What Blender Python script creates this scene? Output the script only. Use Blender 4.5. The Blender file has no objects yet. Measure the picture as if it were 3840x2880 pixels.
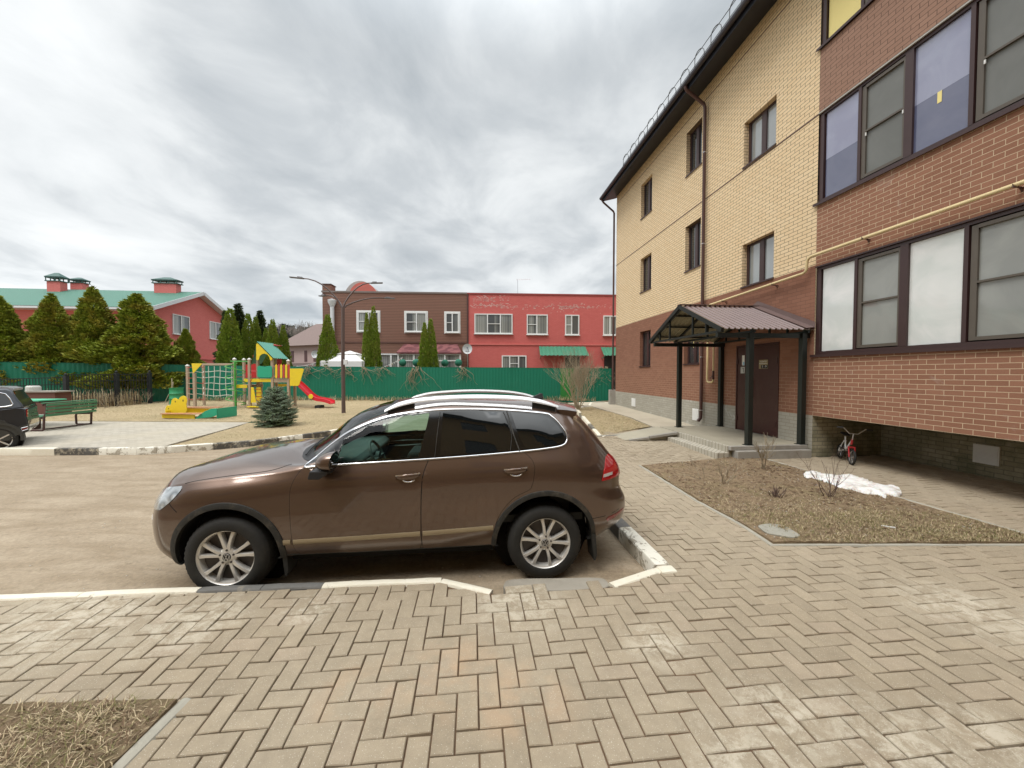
import bpy, bmesh, math, random
import numpy as np
from mathutils import Vector, Matrix, noise as mnoise
from mathutils.bvhtree import BVHTree
from mathutils.geometry import delaunay_2d_cdt
R = math.radians
rng = random.Random(7)
scene = bpy.context.scene
COL = scene.collection

# ------------------------------------------------------------ camera
cam_d = bpy.data.cameras.new('camera'); cam = bpy.data.objects.new('camera', cam_d); COL.objects.link(cam)
cam.location = (0, 0, 2.02); cam.rotation_euler = (R(90 - 1.59), 0, 0)
cam_d.sensor_width = 36; cam_d.lens = 36 * 1441 / 3840; cam_d.clip_end = 2000; cam_d.clip_start = .05
scene.camera = cam
# ------------------------------------------------------------ sky and sun
SUN_EL, SUN_AZ = R(58), R(-130)
world = bpy.data.worlds.new('World'); scene.world = world; world.use_nodes = True
nt = world.node_tree; nt.nodes.clear()
def WN(t, **k):
    n = nt.nodes.new(t)
    for a, b in k.items(): setattr(n, a, b)
    return n
def WL(a, b): nt.links.new(a, b)
w_out = WN('ShaderNodeOutputWorld'); w_bg = WN('ShaderNodeBackground'); WL(w_bg.outputs[0], w_out.inputs[0])
sky = WN('ShaderNodeTexSky', sky_type='NISHITA'); sky.sun_disc = False; sky.sun_elevation = SUN_EL; sky.sun_rotation = SUN_AZ
skm = WN('ShaderNodeVectorMath', operation='SCALE'); skm.inputs['Scale'].default_value = .09; WL(sky.outputs[0], skm.inputs[0])
tc = WN('ShaderNodeTexCoord'); sep = WN('ShaderNodeSeparateXYZ'); WL(tc.outputs['Generated'], sep.inputs[0])
def WM(op, a, b=None, c=None):
    n = WN('ShaderNodeMath', operation=op)
    for i, v in enumerate((a, b, c)):
        if v is None: continue
        if isinstance(v, (int, float)): n.inputs[i].default_value = v
        else: WL(v, n.inputs[i])
    return n.outputs[0]
zz = WM('ADD', WM('MAXIMUM', sep.outputs[2], 0.0), .16)
cu = WM('DIVIDE', sep.outputs[0], zz); cv = WM('DIVIDE', sep.outputs[1], zz)
cmb = WN('ShaderNodeCombineXYZ'); WL(cu, cmb.inputs[0]); WL(WM('MULTIPLY', cv, .8), cmb.inputs[1])
n1 = WN('ShaderNodeTexNoise'); n1.inputs['Scale'].default_value = .62; n1.inputs['Detail'].default_value = 4; n1.inputs['Roughness'].default_value = .45; n1.inputs['Distortion'].default_value = .25
WL(cmb.outputs[0], n1.inputs['Vector'])
n2 = WN('ShaderNodeTexNoise'); n2.inputs['Scale'].default_value = 2.4; n2.inputs['Detail'].default_value = 8; n2.inputs['Roughness'].default_value = .55; n2.inputs['Distortion'].default_value = .35; pass
WL(cmb.outputs[0], n2.inputs['Vector'])
cl = WM('ADD', WM('MULTIPLY', n1.outputs[0], .60), WM('MULTIPLY', n2.outputs[0], .40))
ramp = WN('ShaderNodeValToRGB'); e = ramp.color_ramp.elements
e[0].position = .36; e[0].color = (.315, .345, .368, 1); e[1].position = .66; e[1].color = (.76, .775, .775, 1)
m = e.new(.465); m.color = (.455, .48, .495, 1); m2 = e.new(.545); m2.color = (.62, .64, .645, 1)
WL(cl, ramp.inputs[0])
# brighter towards the horizon gap; unseen zenith boosted to light the ground
hz = WN('ShaderNodeMapRange'); hz.inputs['From Min'].default_value = .0; hz.inputs['From Max'].default_value = .24
hz.inputs['To Min'].default_value = 1.38; hz.inputs['To Max'].default_value = 1.0; hz.interpolation_type = 'SMOOTHSTEP'; WL(sep.outputs[2], hz.inputs[0])
zn = WN('ShaderNodeMapRange'); zn.inputs['From Min'].default_value = .60; zn.inputs['From Max'].default_value = .95
zn.inputs['To Min'].default_value = 1.0; zn.inputs['To Max'].default_value = 3.6; zn.interpolation_type = 'SMOOTHSTEP'; WL(sep.outputs[2], zn.inputs[0])
gain = WM('MULTIPLY', hz.outputs[0], zn.outputs[0])
csc = WN('ShaderNodeVectorMath', operation='SCALE'); WL(ramp.outputs[0], csc.inputs[0]); WL(gain, csc.inputs['Scale'])
mix = WN('ShaderNodeMixRGB'); mix.inputs[0].default_value = .94; WL(skm.outputs[0], mix.inputs[1]); WL(csc.outputs[0], mix.inputs[2])
WL(mix.outputs[0], w_bg.inputs[0]); w_bg.inputs[1].default_value = 1.0
sun_d = bpy.data.lights.new('sun', 'SUN'); sun_d.energy = 1.3; sun_d.angle = R(25); sun_d.color = (1, .96, .9)
sun = bpy.data.objects.new('sun', sun_d); COL.objects.link(sun)
sd = Vector((math.sin(SUN_AZ) * math.cos(SUN_EL), math.cos(SUN_AZ) * math.cos(SUN_EL), math.sin(SUN_EL)))
sun.rotation_euler = sd.to_track_quat('Z', 'Y').to_euler()
vs = scene.view_settings; vs.view_transform = 'Standard'; vs.look = 'None'; vs.exposure = 0.52; vs.gamma = 1
scene.cycles.max_bounces = 8; scene.cycles.transparent_max_bounces = 12
scene.cycles.caustics_reflective = False; scene.cycles.caustics_refractive = False

# ------------------------------------------------------------ materials
def srgb(r, g, b):
    f = lambda c: (c / 255 / 12.92) if c / 255 <= .04045 else ((c / 255 + .055) / 1.055) ** 2.4
    return (f(r), f(g), f(b), 1)
class Mat:
    def __init__(s, name):
        s.m = bpy.data.materials.new(name); s.m.use_nodes = True; s.t = s.m.node_tree; s.b = s.t.nodes['Principled BSDF']; s.out = s.t.nodes['Material Output']
    def n(s, t, **k):
        x = s.t.nodes.new(t)
        for a, b in k.items():
            if a.startswith('_'): x.inputs[a[1:].replace('_', ' ')].default_value = b
            else: setattr(x, a, b)
        return x
    def l(s, a, b): s.t.links.new(a, b)
    def setv(s, **k):
        for a, b in k.items(): s.b.inputs[a.replace('_', ' ')].default_value = b
    def coord(s, kind='Object', scale=None):
        c = s.n('ShaderNodeTexCoord').outputs[kind]
        if scale:
            mp = s.n('ShaderNodeMapping'); mp.inputs['Scale'].default_value = scale; s.l(c, mp.inputs[0]); c = mp.outputs[0]
        return c
    def noise(s, scale, detail=4, rough=.6, co=None, dist=0):
        x = s.n('ShaderNodeTexNoise'); x.inputs['Scale'].default_value = scale; x.inputs['Detail'].default_value = detail
        x.inputs['Roughness'].default_value = rough; x.inputs['Distortion'].default_value = dist
        if co is not None: s.l(co, x.inputs['Vector'])
        return x.outputs[0]
    def ramp(s, fac, stops):
        x = s.n('ShaderNodeValToRGB'); el = x.color_ramp.elements
        while len(el) < len(stops): el.new(.5)
        for i, (p, c) in enumerate(stops):
            el[i].position = p; el[i].color = c if len(c) == 4 else (*c, 1)
        s.l(fac, x.inputs[0]); return x.outputs[0]
    def mixc(s, fac, a, b, mode='MIX'):
        x = s.n('ShaderNodeMixRGB', blend_type=mode)
        for i, v in enumerate((fac, a, b)):
            if isinstance(v, (int, float)): x.inputs[i].default_value = v
            elif isinstance(v, tuple): x.inputs[i].default_value = v if len(v) == 4 else (*v, 1)
            else: s.l(v, x.inputs[i])
        return x.outputs[0]
    def math(s, op, a, b=0, clamp=False):
        x = s.n('ShaderNodeMath', operation=op); x.use_clamp = clamp
        for i, v in enumerate((a, b)):
            if isinstance(v, (int, float)): x.inputs[i].default_value = v
            else: s.l(v, x.inputs[i])
        return x.outputs[0]
    def bump(s, h, strength=.3, dist=.02, prev=None):
        x = s.n('ShaderNodeBump'); x.inputs['Strength'].default_value = strength; x.inputs['Distance'].default_value = dist
        s.l(h, x.inputs['Height'])
        if prev is not None: s.l(prev, x.inputs['Normal'])
        s.l(x.outputs[0], s.b.inputs['Normal']); return x.outputs[0]
def simple(name, col, rough=.6, metal=0, var=.12, scale=6, bump=0, bscale=60, coat=0, spec=.5, dirt=0):
    M = Mat(name); co = M.coord()
    n = M.noise(scale, 5, .6, co)
    c = M.mixc(n, tuple(x * (1 - var) for x in col[:3]), tuple(min(1, x * (1 + var)) for x in col[:3]))
    if dirt:
        d = M.ramp(M.noise(scale * .37, 6, .7, co), [(.5, (0, 0, 0)), (.75, (dirt,) * 3)])
        c = M.mixc(d, c, (.16, .13, .095))
    M.l(c, M.b.inputs['Base Color']); M.setv(Roughness=rough, Metallic=metal)
    M.b.inputs['Specular IOR Level'].default_value = spec
    if coat: M.b.inputs['Coat Weight'].default_value = coat; M.b.inputs['Coat Roughness'].default_value = .04
    if bump: M.bump(M.noise(bscale, 4, .6, co), bump, .01)
    return M.m
# ------------------------------------------------------------ mesh helpers
class MB:
    def __init__(s): s.v = []; s.f = []; s.mi = []; s.cur = 0
    def add(s, vs, fs):
        o = len(s.v); s.v.extend([tuple(map(float, p)) for p in vs]); s.f.extend([tuple(i + o for i in f) for f in fs]); s.mi.extend([s.cur] * len(fs)); return s
    def box(s, x0, x1, y0, y1, z0, z1):
        return s.add([(x0, y0, z0), (x1, y0, z0), (x1, y1, z0), (x0, y1, z0), (x0, y0, z1), (x1, y0, z1), (x1, y1, z1), (x0, y1, z1)],
                     [(0, 3, 2, 1), (4, 5, 6, 7), (0, 1, 5, 4), (1, 2, 6, 5), (2, 3, 7, 6), (3, 0, 4, 7)])
    def bar(s, p0, p1, w, h, up=(0, 0, 1), bev=0):
        p0 = Vector(p0); p1 = Vector(p1); d = (p1 - p0).normalized(); u = Vector(up)
        if abs(d.dot(u)) > .98: u = Vector((0, 1, 0))
        a = d.cross(u).normalized(); b = a.cross(d).normalized()
        if bev:
            e = bev; pr = [(-w/2+e, -h/2), (w/2-e, -h/2), (w/2, -h/2+e), (w/2, h/2-e), (w/2-e, h/2), (-w/2+e, h/2), (-w/2, h/2-e), (-w/2, -h/2+e)]
        else: pr = [(-w/2, -h/2), (w/2, -h/2), (w/2, h/2), (-w/2, h/2)]
        n = len(pr); vs = [p + a * x + b * y for p in (p0, p1) for x, y in pr]
        fs = [(i, i + n, (i + 1) % n + n, (i + 1) % n) for i in range(n)] + [tuple(range(n)), tuple(range(2 * n - 1, n - 1, -1))]
        return s.add(vs, fs)
    def tube(s, pts, r, n=8, cap=True, closed=False):
        pts = [Vector(p) for p in pts]; m = len(pts); rs = r if isinstance(r, (list, tuple)) else [r] * m
        vs = []; prev = None
        for i, p in enumerate(pts):
            if closed: t = (pts[(i + 1) % m] - pts[i - 1])
            else: t = pts[min(i + 1, m - 1)] - pts[max(i - 1, 0)]
            t = t.normalized() if t.length > 1e-9 else Vector((0, 0, 1))
            if prev is None: a = t.cross(Vector((0, 0, 1)) if abs(t.z) < .9 else Vector((1, 0, 0))).normalized()
            else: a = (prev - t * prev.dot(t)).normalized()
            prev = a; b = t.cross(a)
            for k in range(n):
                an = 2 * math.pi * k / n; vs.append(p + (a * math.cos(an) + b * math.sin(an)) * rs[i])
        fs = []; mm = m if closed else m - 1
        for i in range(mm):
            j = (i + 1) % m
            for k in range(n):
                l = (k + 1) % n; fs.append((i * n + k, i * n + l, j * n + l, j * n + k))
        if cap and not closed: fs.append(tuple(range(n - 1, -1, -1))); fs.append(tuple((m - 1) * n + k for k in range(n)))
        return s.add(vs, fs)
    def lathe(s, prof, c=(0, 0, 0), axis='z', n=24, a0=0, a1=2 * math.pi):
        full = abs(a1 - a0 - 2 * math.pi) < 1e-6; m = n if full else n + 1; vs = []
        for r, h in prof:
            for k in range(m):
                a = a0 + (a1 - a0) * k / n; x, y = r * math.cos(a), r * math.sin(a)
                q = (x, y, h) if axis == 'z' else ((x, h, y) if axis == 'y' else (h, x, y))
                vs.append((q[0] + c[0], q[1] + c[1], q[2] + c[2]))
        fs = []
        for i in range(len(prof) - 1):
            for k in range(n):
                l = (k + 1) % m if full else k + 1
                fs.append((i * m + k, i * m + l, (i + 1) * m + l, (i + 1) * m + k))
        return s.add(vs, fs)
    def prism(s, poly, z0, z1):
        n = len(poly); vs = [(x, y, z0) for x, y in poly] + [(x, y, z1) for x, y in poly]
        return s.add(vs, [tuple(range(n - 1, -1, -1)), tuple(range(n, 2 * n))] + [(i, (i + 1) % n, (i + 1) % n + n, i + n) for i in range(n)])
    def prismf(s, poly, fn, d0, d1):
        """polygon extruded along a third axis; fn(a,b,d)->xyz"""
        n = len(poly); vs = [fn(a, b, d0) for a, b in poly] + [fn(a, b, d1) for a, b in poly]
        return s.add(vs, [tuple(range(n - 1, -1, -1)), tuple(range(n, 2 * n))] + [(i, (i + 1) % n, (i + 1) % n + n, i + n) for i in range(n)])
    def ball(s, c, r, n=12, sc=(1, 1, 1)):
        vs = [(c[0], c[1], c[2] + r * sc[2])]; m = n // 2
        for i in range(1, m):
            a = math.pi * i / m
            for k in range(n):
                b = 2 * math.pi * k / n
                vs.append((c[0] + r * sc[0] * math.sin(a) * math.cos(b), c[1] + r * sc[1] * math.sin(a) * math.sin(b), c[2] + r * sc[2] * math.cos(a)))
        vs.append((c[0], c[1], c[2] - r * sc[2])); L = len(vs) - 1
        fs = [(0, 1 + k, 1 + (k + 1) % n) for k in range(n)]
        for i in range(m - 2):
            for k in range(n):
                fs.append((1 + i * n + k, 1 + (i + 1) * n + k, 1 + (i + 1) * n + (k + 1) % n, 1 + i * n + (k + 1) % n))
        fs += [(L, 1 + (m - 2) * n + (k + 1) % n, 1 + (m - 2) * n + k) for k in range(n)]
        return s.add(vs, fs)
    def build(s, name, mat, parent=None, smooth=False, bevel=0, fixn=True):
        me = bpy.data.meshes.new(name); me.from_pydata(s.v, [], s.f); me.validate()
        mats = mat if isinstance(mat, (list, tuple)) else [mat]
        for x in mats: me.materials.append(x)
        if len(mats) > 1 and len(me.polygons) == len(s.mi): me.polygons.foreach_set('material_index', s.mi)
        if fixn and len(s.f) < 60000:
            bm = bmesh.new(); bm.from_mesh(me); bmesh.ops.recalc_face_normals(bm, faces=bm.faces); bm.to_mesh(me); bm.free()
        o = bpy.data.objects.new(name, me); COL.objects.link(o)
        if parent is not None: o.parent = parent
        if smooth:
            me.polygons.foreach_set('use_smooth', [True] * len(me.polygons))
            try: me.set_sharp_from_angle(angle=R(smooth if smooth is not True else 40))
            except Exception: pass
        if bevel:
            md = o.modifiers.new('bevel', 'BEVEL'); md.width = bevel; md.segments = 2; md.limit_method = 'ANGLE'; md.angle_limit = R(40)
        return o
def tag(o, label=None, cat=None, group=None, kind=None):
    if label: o['label'] = label
    if cat: o['category'] = cat
    if group: o['group'] = group
    if kind: o['kind'] = kind
    return o
def thing(name, label, cat, loc=(0, 0, 0), rz=0, group=None):
    o = bpy.data.objects.new(name, None); o.empty_display_size = .3; COL.objects.link(o); o.location = loc; o.rotation_euler = (0, 0, rz)
    return tag(o, label, cat, group)
def copy_tree(o, parent=None):
    c = o.copy(); COL.objects.link(c); c.parent = parent
    for ch in [x for x in COL.objects if x.parent == o and x != c]: copy_tree(ch, c)
    return c
def struct(o): o['kind'] = 'structure'; return o
def G(y): return .15 + .017 * max(0, min(y, 45) - 8)
def fbm(x, y, z=0, o=4): return mnoise.fractal(Vector((x, y, z)), 1.0, 2.0, o)
# plain materials reused everywhere
M_black = simple('black_plastic', (.018, .018, .019), .55, var=.2)
M_chrome = simple('chrome', (.78, .78, .80), .12, 1, var=.02)
M_alu = simple('silver_metal', (.60, .60, .61), .28, 1, var=.05)
M_darkframe = simple('dark_brown_frame', (.052, .026, .025), .4, var=.15)
M_white = simple('white_paint', (.78, .78, .76), .5, var=.05, dirt=.15)
M_wood = simple('weathered_timber', (.36, .27, .19), .75, var=.25, scale=9, bump=.3)
M_conc = simple('grey_concrete', (.33, .31, .275), .9, var=.2, scale=5, bump=.5, dirt=.5)
def glassmat(name, tint=(.9, .95, .93), ior=1.5, rough=.0, refl=1):
    M = Mat(name); M.t.nodes.remove(M.b)
    tr = M.n('ShaderNodeBsdfTransparent'); tr.inputs[0].default_value = (*tint, 1)
    gl = M.n('ShaderNodeBsdfGlossy'); gl.inputs['Roughness'].default_value = rough
    fr = M.n('ShaderNodeFresnel'); fr.inputs[0].default_value = ior
    mx = M.n('ShaderNodeMixShader'); M.l(fr.outputs[0], mx.inputs[0]); M.l(tr.outputs[0], mx.inputs[1]); M.l(gl.outputs[0], mx.inputs[2]); M.l(mx.outputs[0], M.out.inputs[0])
    return M.m
M_glass = glassmat('clear_glass')
# ============================================================ parked car (hero)
def crom(P, ts, tq):
    """non-uniform cubic Hermite through rows of P at params ts, sampled at tq"""
    P = np.asarray(P, float); n = len(ts); T = np.zeros_like(P)
    sec = (P[1:] - P[:-1]) / (ts[1:] - ts[:-1])[:, None]
    T[0] = sec[0]; T[-1] = sec[-1]
    for i in range(1, n - 1):
        h0, h1 = ts[i] - ts[i-1], ts[i+1] - ts[i]
        T[i] = (sec[i-1] * h1 + sec[i] * h0) / (h0 + h1)
    out = []
    for t in tq:
        i = min(max(np.searchsorted(ts, t, side='right') - 1, 0), n - 2); h = ts[i+1] - ts[i]; x = (t - ts[i]) / h
        out.append((2*x**3-3*x**2+1)*P[i] + (x**3-2*x**2+x)*h*T[i] + (-2*x**3+3*x**2)*P[i+1] + (x**3-x**2)*h*T[i+1])
    return np.array(out)
# stations: rows a,b,c,k,d,e of the body side as (u, v, w); u from the front hub backwards, v sideways from the centre, w height
ST = [
 [(-.86,0,.29),(-.92,0,.42),(-.945,0,.60),(-.94,0,.74),(-.92,0,.84),(-.88,0,.90)],
 [(-.82,.40,.29),(-.885,.42,.42),(-.91,.42,.60),(-.905,.42,.74),(-.885,.41,.84),(-.845,.39,.905)],
 [(-.68,.63,.29),(-.755,.69,.42),(-.775,.71,.60),(-.77,.705,.74),(-.745,.69,.85),(-.71,.655,.93)],
 [(-.55,.78,.29),(-.62,.835,.42),(-.645,.855,.62),(-.635,.855,.77),(-.61,.84,.88),(-.56,.795,.985)],
 [(-.43,.85,.29),(-.44,.89,.42),(-.44,.925,.64),(-.44,.925,.80),(-.43,.905,.92),(-.42,.845,1.02)],
 [(0,.88,.30),(0,.93,.45),(0,.962,.68),(0,.965,.84),(0,.945,.97),(0,.875,1.072)],
 [(.40,.90,.33),(.40,.935,.46),(.40,.957,.70),(.40,.958,.87),(.40,.942,1.00),(.40,.885,1.108)],
 [(.62,.90,.345),(.62,.937,.47),(.62,.957,.71),(.62,.96,.88),(.62,.948,1.02),(.62,.902,1.143)],
 [(1.2,.90,.345),(1.2,.94,.48),(1.2,.960,.72),(1.2,.965,.90),(1.2,.957,1.05),(1.2,.908,1.172)],
 [(1.75,.90,.347),(1.75,.94,.48),(1.75,.962,.73),(1.75,.967,.91),(1.75,.960,1.06),(1.75,.908,1.198)],
 [(2.35,.90,.355),(2.35,.94,.49),(2.35,.965,.74),(2.35,.972,.92),(2.35,.967,1.08),(2.35,.908,1.232)],
 [(2.90,.90,.36),(2.90,.94,.50),(2.90,.972,.75),(2.90,.980,.92),(2.90,.970,1.10),(2.90,.895,1.268)],
 [(3.28,.87,.36),(3.30,.92,.50),(3.31,.955,.72),(3.30,.960,.88),(3.29,.945,1.08),(3.24,.855,1.295)],
 [(3.50,.80,.37),(3.585,.865,.50),(3.61,.885,.70),(3.575,.875,.86),(3.56,.860,1.05),(3.45,.785,1.285)],
 [(3.66,.66,.40),(3.755,.72,.50),(3.785,.735,.69),(3.725,.73,.85),(3.712,.72,1.04),(3.575,.655,1.255)],
 [(3.72,.36,.41),(3.82,.40,.50),(3.845,.40,.69),(3.785,.40,.85),(3.77,.39,1.04),(3.64,.35,1.24)],
 [(3.73,0,.41),(3.83,0,.50),(3.855,0,.69),(3.80,0,.85),(3.785,0,1.04),(3.66,0,1.235)]]
TOPG = [(-.882,0,.905),(-.86,.22,.92),(-.78,.40,.99),(-.62,.53,1.075),(-.42,.55,1.125),(-.02,.57,1.18),(.40,.68,1.175),(.64,.785,1.172),
        (1.10,.715,1.50),(1.75,.668,1.688),(2.3,.66,1.70),(2.9,.645,1.655),(3.16,.63,1.60),(3.24,.60,1.585),(3.31,.42,1.60),(3.33,.2,1.615),(3.335,0,1.62)]
TOPH = [(-.885,0,.91),(-.87,0,.935),(-.80,0,.99),(-.64,0,1.075),(-.43,0,1.142),(-.08,0,1.205),(.28,0,1.235),(.43,0,1.225),
        (.93,0,1.575),(1.42,0,1.725),(2.1,0,1.762),(2.8,0,1.742),(3.1,0,1.705),(3.2,0,1.69),(3.24,0,1.682),(3.26,0,1.675),(3.27,0,1.67)]
ST = np.array(ST, float); TG = np.array(TOPG); TH = np.array(TOPH)
E_ = ST[:, 5, :]
F_ = (E_ + TG) / 2; F_[:, 1] += .028; F_[:, 2] += .012
F_[:3, 1] -= .02; F_[0, 1] = 0; F_[16, 1] = 0
M_ = TH + (TG - TH) * .5; M_[:, 0] = TH[:, 0] + (TG[:, 0] - TH[:, 0]) * .25; M_[:, 2] = TG[:, 2] + (TH[:, 2] - TG[:, 2]) * .78
seg = np.linalg.norm(ST[1:, 2, :] - ST[:-1, 2, :], axis=1); ts = np.concatenate([[0], np.cumsum(seg)])
NS = 300; sq = np.linspace(0, ts[-1], NS)
rows_b = [crom(ST[:, i, :], ts, sq) for i in range(6)]
rows_t = [rows_b[5], crom(F_, ts, sq), crom(TG, ts, sq), crom(M_, ts, sq), crom(TH, ts, sq)]
def section(rows, nq):
    K = len(rows); out = []
    base = np.linspace(0, K - 1, nq)
    for j in range(NS):
        P = np.array([r[j] for r in rows]); out.append(crom(P, np.arange(K, dtype=float), base))
    return np.array(out)          # NS x nq x 3
band = section(rows_b, 36); top = section(rows_t, 44)
full = np.concatenate([band, top[:, 1:, :]], axis=1)
nr = full.shape[1]
bv = [(p[0], -max(p[1], 0), p[2]) for j in range(NS) for p in full[j]]
bf = [(j*nr+i, (j+1)*nr+i, (j+1)*nr+i+1, j*nr+i+1) for j in range(NS-1) for i in range(nr-1)]
bvh = BVHTree.FromPolygons([Vector(v) for v in bv], bf)
SIDE = Vector((0, 1, 0))
def hit(p, d=SIDE, off=0.0):
    """shoot from far outside along d through point p on to the near-side body"""
    o = Vector(p) - d * 3
    if abs(o.y) < .004 and abs(d.y) < 1e-6: o.y = -.004
    loc, nor, idx, dist = bvh.ray_cast(o, d)
    if loc is None:
        loc, nor, idx, dist = bvh.find_nearest(Vector(p))
    if nor.dot(d) > 0: nor = -nor
    return loc + nor * off
def side(u, w, off=0): return hit((u, -.9, w), SIDE, off)
def inpoly(x, y, poly):
    c = False; n = len(poly); j = n - 1
    for i in range(n):
        xi, yi = poly[i]; xj, yj = poly[j]
        if (yi > y) != (yj > y) and x < (xj - xi) * (y - yi) / (yj - yi) + xi: c = not c
        j = i
    return c
def resample(poly, step, closed=True):
    out = []; n = len(poly)
    for i in range(n if closed else n - 1):
        a = Vector(poly[i]); b = Vector(poly[(i + 1) % n]); k = max(1, int((b - a).length / step))
        out += [tuple(a + (b - a) * t / k) for t in range(k)]
    if not closed: out.append(tuple(poly[-1]))
    return out
def smoothpoly(poly, closed=True, k=6):
    """Catmull through the points"""
    P = [np.array(p, float) for p in poly]; n = len(P); out = []
    for i in range(n if closed else n - 1):
        p0 = P[(i-1) % n] if closed or i > 0 else P[0]; p1 = P[i]; p2 = P[(i+1) % n]; p3 = P[(i+2) % n] if closed or i + 2 < n else P[-1]
        for t in range(k):
            x = t / k
            out.append(tuple(.5 * ((2*p1) + (p2-p0)*x + (2*p0-5*p1+4*p2-p3)*x*x + (3*p1-p0-3*p2+p3)*x**3)))
    if not closed: out.append(tuple(P[-1]))
    return out
def patch(mb, poly, d=SIDE, off=.002, grid=.05, holes=(), skirt=.004, pts3=None, step=.03):
    """surface piece over a 2-D outline, lifted on to the body along d"""
    d = Vector(d).normalized(); up = Vector((0, 0, 1)) if abs(d.z) < .9 else Vector((1, 0, 0))
    ax = up.cross(d).normalized(); ay = d.cross(ax)
    if abs(d.z) < .9 and d == SIDE: ax = Vector((1, 0, 0)); ay = Vector((0, 0, 1))
    if d.z < -.9: ax = Vector((1, 0, 0)); ay = Vector((0, 1, 0))
    if pts3 is not None: poly = [(Vector(p).dot(ax), Vector(p).dot(ay)) for p in pts3]
    bd = [resample(poly, step)] + [resample(h, step) for h in holes]
    V = []; Ed = []
    for b in bd:
        o = len(V); V += [Vector(p) for p in b]; Ed += [(o + i, o + (i + 1) % len(b)) for i in range(len(b))]
    xs = [p[0] for p in poly]; ys = [p[1] for p in poly]
    x = min(xs) + grid / 2
    while x < max(xs):
        y = min(ys) + grid / 2
        while y < max(ys):
            if inpoly(x, y, poly) and not any(inpoly(x, y, h) for h in holes):
                if all(min((Vector((x, y)) - Vector(q)).length for q in b) > grid * .35 for b in bd): V.append(Vector((x, y)))
            y += grid
        x += grid
    r = delaunay_2d_cdt(V, Ed, [], 0, 1e-6)
    ov, of = r[0], r[2]; keep = []
    for f in of:
        c = sum((ov[i] for i in f), Vector((0, 0))) / len(f)
        if inpoly(c.x, c.y, poly) and not any(inpoly(c.x, c.y, h) for h in holes): keep.append(f)
    P3 = [hit(ax * p.x + ay * p.y, d, off) for p in ov]
    mb.add(P3, keep)
    if skirt:
        cnt = {}
        for f in keep:
            for i in range(len(f)):
                e = (f[i], f[(i+1) % len(f)]); k = tuple(sorted(e)); cnt.setdefault(k, []).append(e)
        eb = [v[0] for v in cnt.values() if len(v) == 1]
        low = {}
        vs = []; fs = []
        for a, b in eb:
            o = len(vs); vs += [P3[a], P3[b], hit(ax*ov[b].x + ay*ov[b].y, d, off - skirt), hit(ax*ov[a].x + ay*ov[a].y, d, off - skirt)]; fs.append((o, o+1, o+2, o+3))
        mb.add(vs, fs)
    return mb
def trim(mb, path, width, h=.006, base=.001, d=SIDE, closed=False, lift=None):
    """raised moulding along a 2-D path on the body side"""
    lift = lift or (lambda u, w, o: side(u, w, o))
    n = len(path); vs = []
    for i, p in enumerate(path):
        a = path[(i - 1) % n] if (closed or i > 0) else path[i]; b = path[(i + 1) % n] if (closed or i < n - 1) else path[i]
        t = Vector((b[0] - a[0], b[1] - a[1])); t = t.normalized() if t.length > 1e-9 else Vector((1, 0)); nn = Vector((-t.y, t.x))
        for k, o in ((-.5, base - .002), (-.5, base + h * .6), (-.3, base + h), (.3, base + h), (.5, base + h * .6), (.5, base - .002)):
            vs.append(lift(p[0] + nn.x * k * width, p[1] + nn.y * k * width, o))
    fs = []
    for i in range(n if closed else n - 1):
        j = (i + 1) % n
        for k in range(5): fs.append((i*6+k, i*6+k+1, j*6+k+1, j*6+k))
    if not closed: fs += [(0, 1, 2, 3, 4, 5), tuple((n-1)*6 + k for k in range(5, -1, -1))]
    return mb.add(vs, fs)
def mirrored(mb):
    m = MB(); m.v = [(x, -y, z) for x, y, z in mb.v]; m.f = [tuple(reversed(f)) for f in mb.f]; m.mi = list(mb.mi); return m
# --- car materials
Mp = Mat('brown_metallic_paint')
co = Mp.coord(); fl = Mp.n('ShaderNodeTexVoronoi'); fl.inputs['Scale'].default_value = 900; Mp.l(co, fl.inputs['Vector'])
c0 = Mp.mixc(Mp.noise(3, 3, .5, co), (.118, .073, .052), (.130, .081, .058))
c1 = Mp.mixc(Mp.ramp(fl.outputs['Distance'], [(.0, (.5, .5, .5)), (.5, (0, 0, 0))]), c0, (.19, .125, .09))
dz = Mp.n('ShaderNodeSeparateXYZ'); Mp.l(co, dz.inputs[0])
dm = Mp.ramp(dz.outputs[2], [(.30, (1, 1, 1)), (.62, (0, 0, 0))])
dirt = Mp.mixc(1, Mp.mixc(1, dm, Mp.ramp(Mp.noise(14, 6, .7, co), [(.35, (.15, .15, .15)), (.7, (.6, .6, .6))]), 'MULTIPLY'), (.8, .8, .8), 'MULTIPLY')
c2 = Mp.mixc(dirt, c1, (.15, .125, .095)); Mp.l(c2, Mp.b.inputs['Base Color'])
Mp.setv(Metallic=.72, Roughness=.34); Mp.b.inputs['Coat Weight'].default_value = 1; Mp.b.inputs['Coat IOR'].default_value = 1.6; Mp.b.inputs['Coat Roughness'].default_value = .045
Mp.l(Mp.mixc(dirt, (.075,)*3, (.5,)*3), Mp.b.inputs['Coat Roughness'])
nb = Mp.noise(260, 2, .5, co); Mp.bump(nb, .008, .002)
M_paint = Mp.m
M_clad = simple('arch_cladding', (.022, .022, .020), .6, var=.3, scale=20, dirt=.5)
M_tyre = simple('tyre_rubber', (.014, .0135, .012), .75, var=.3, scale=12, dirt=.10, bump=.2, bscale=90)
M_rim = simple('alloy_rim', (.70, .68, .64), .36, .55, var=.05, scale=10, dirt=.10)
M_rimdark = simple('rim_inner', (.10, .09, .085), .6, .5, var=.3)
M_tint = simple('tinted_glass', (.004, .005, .005), .03, 0, var=.1, spec=.8, coat=.15)
M_sideglass = glassmat('car_side_glass', (.62, .80, .74), 1.45)
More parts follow.
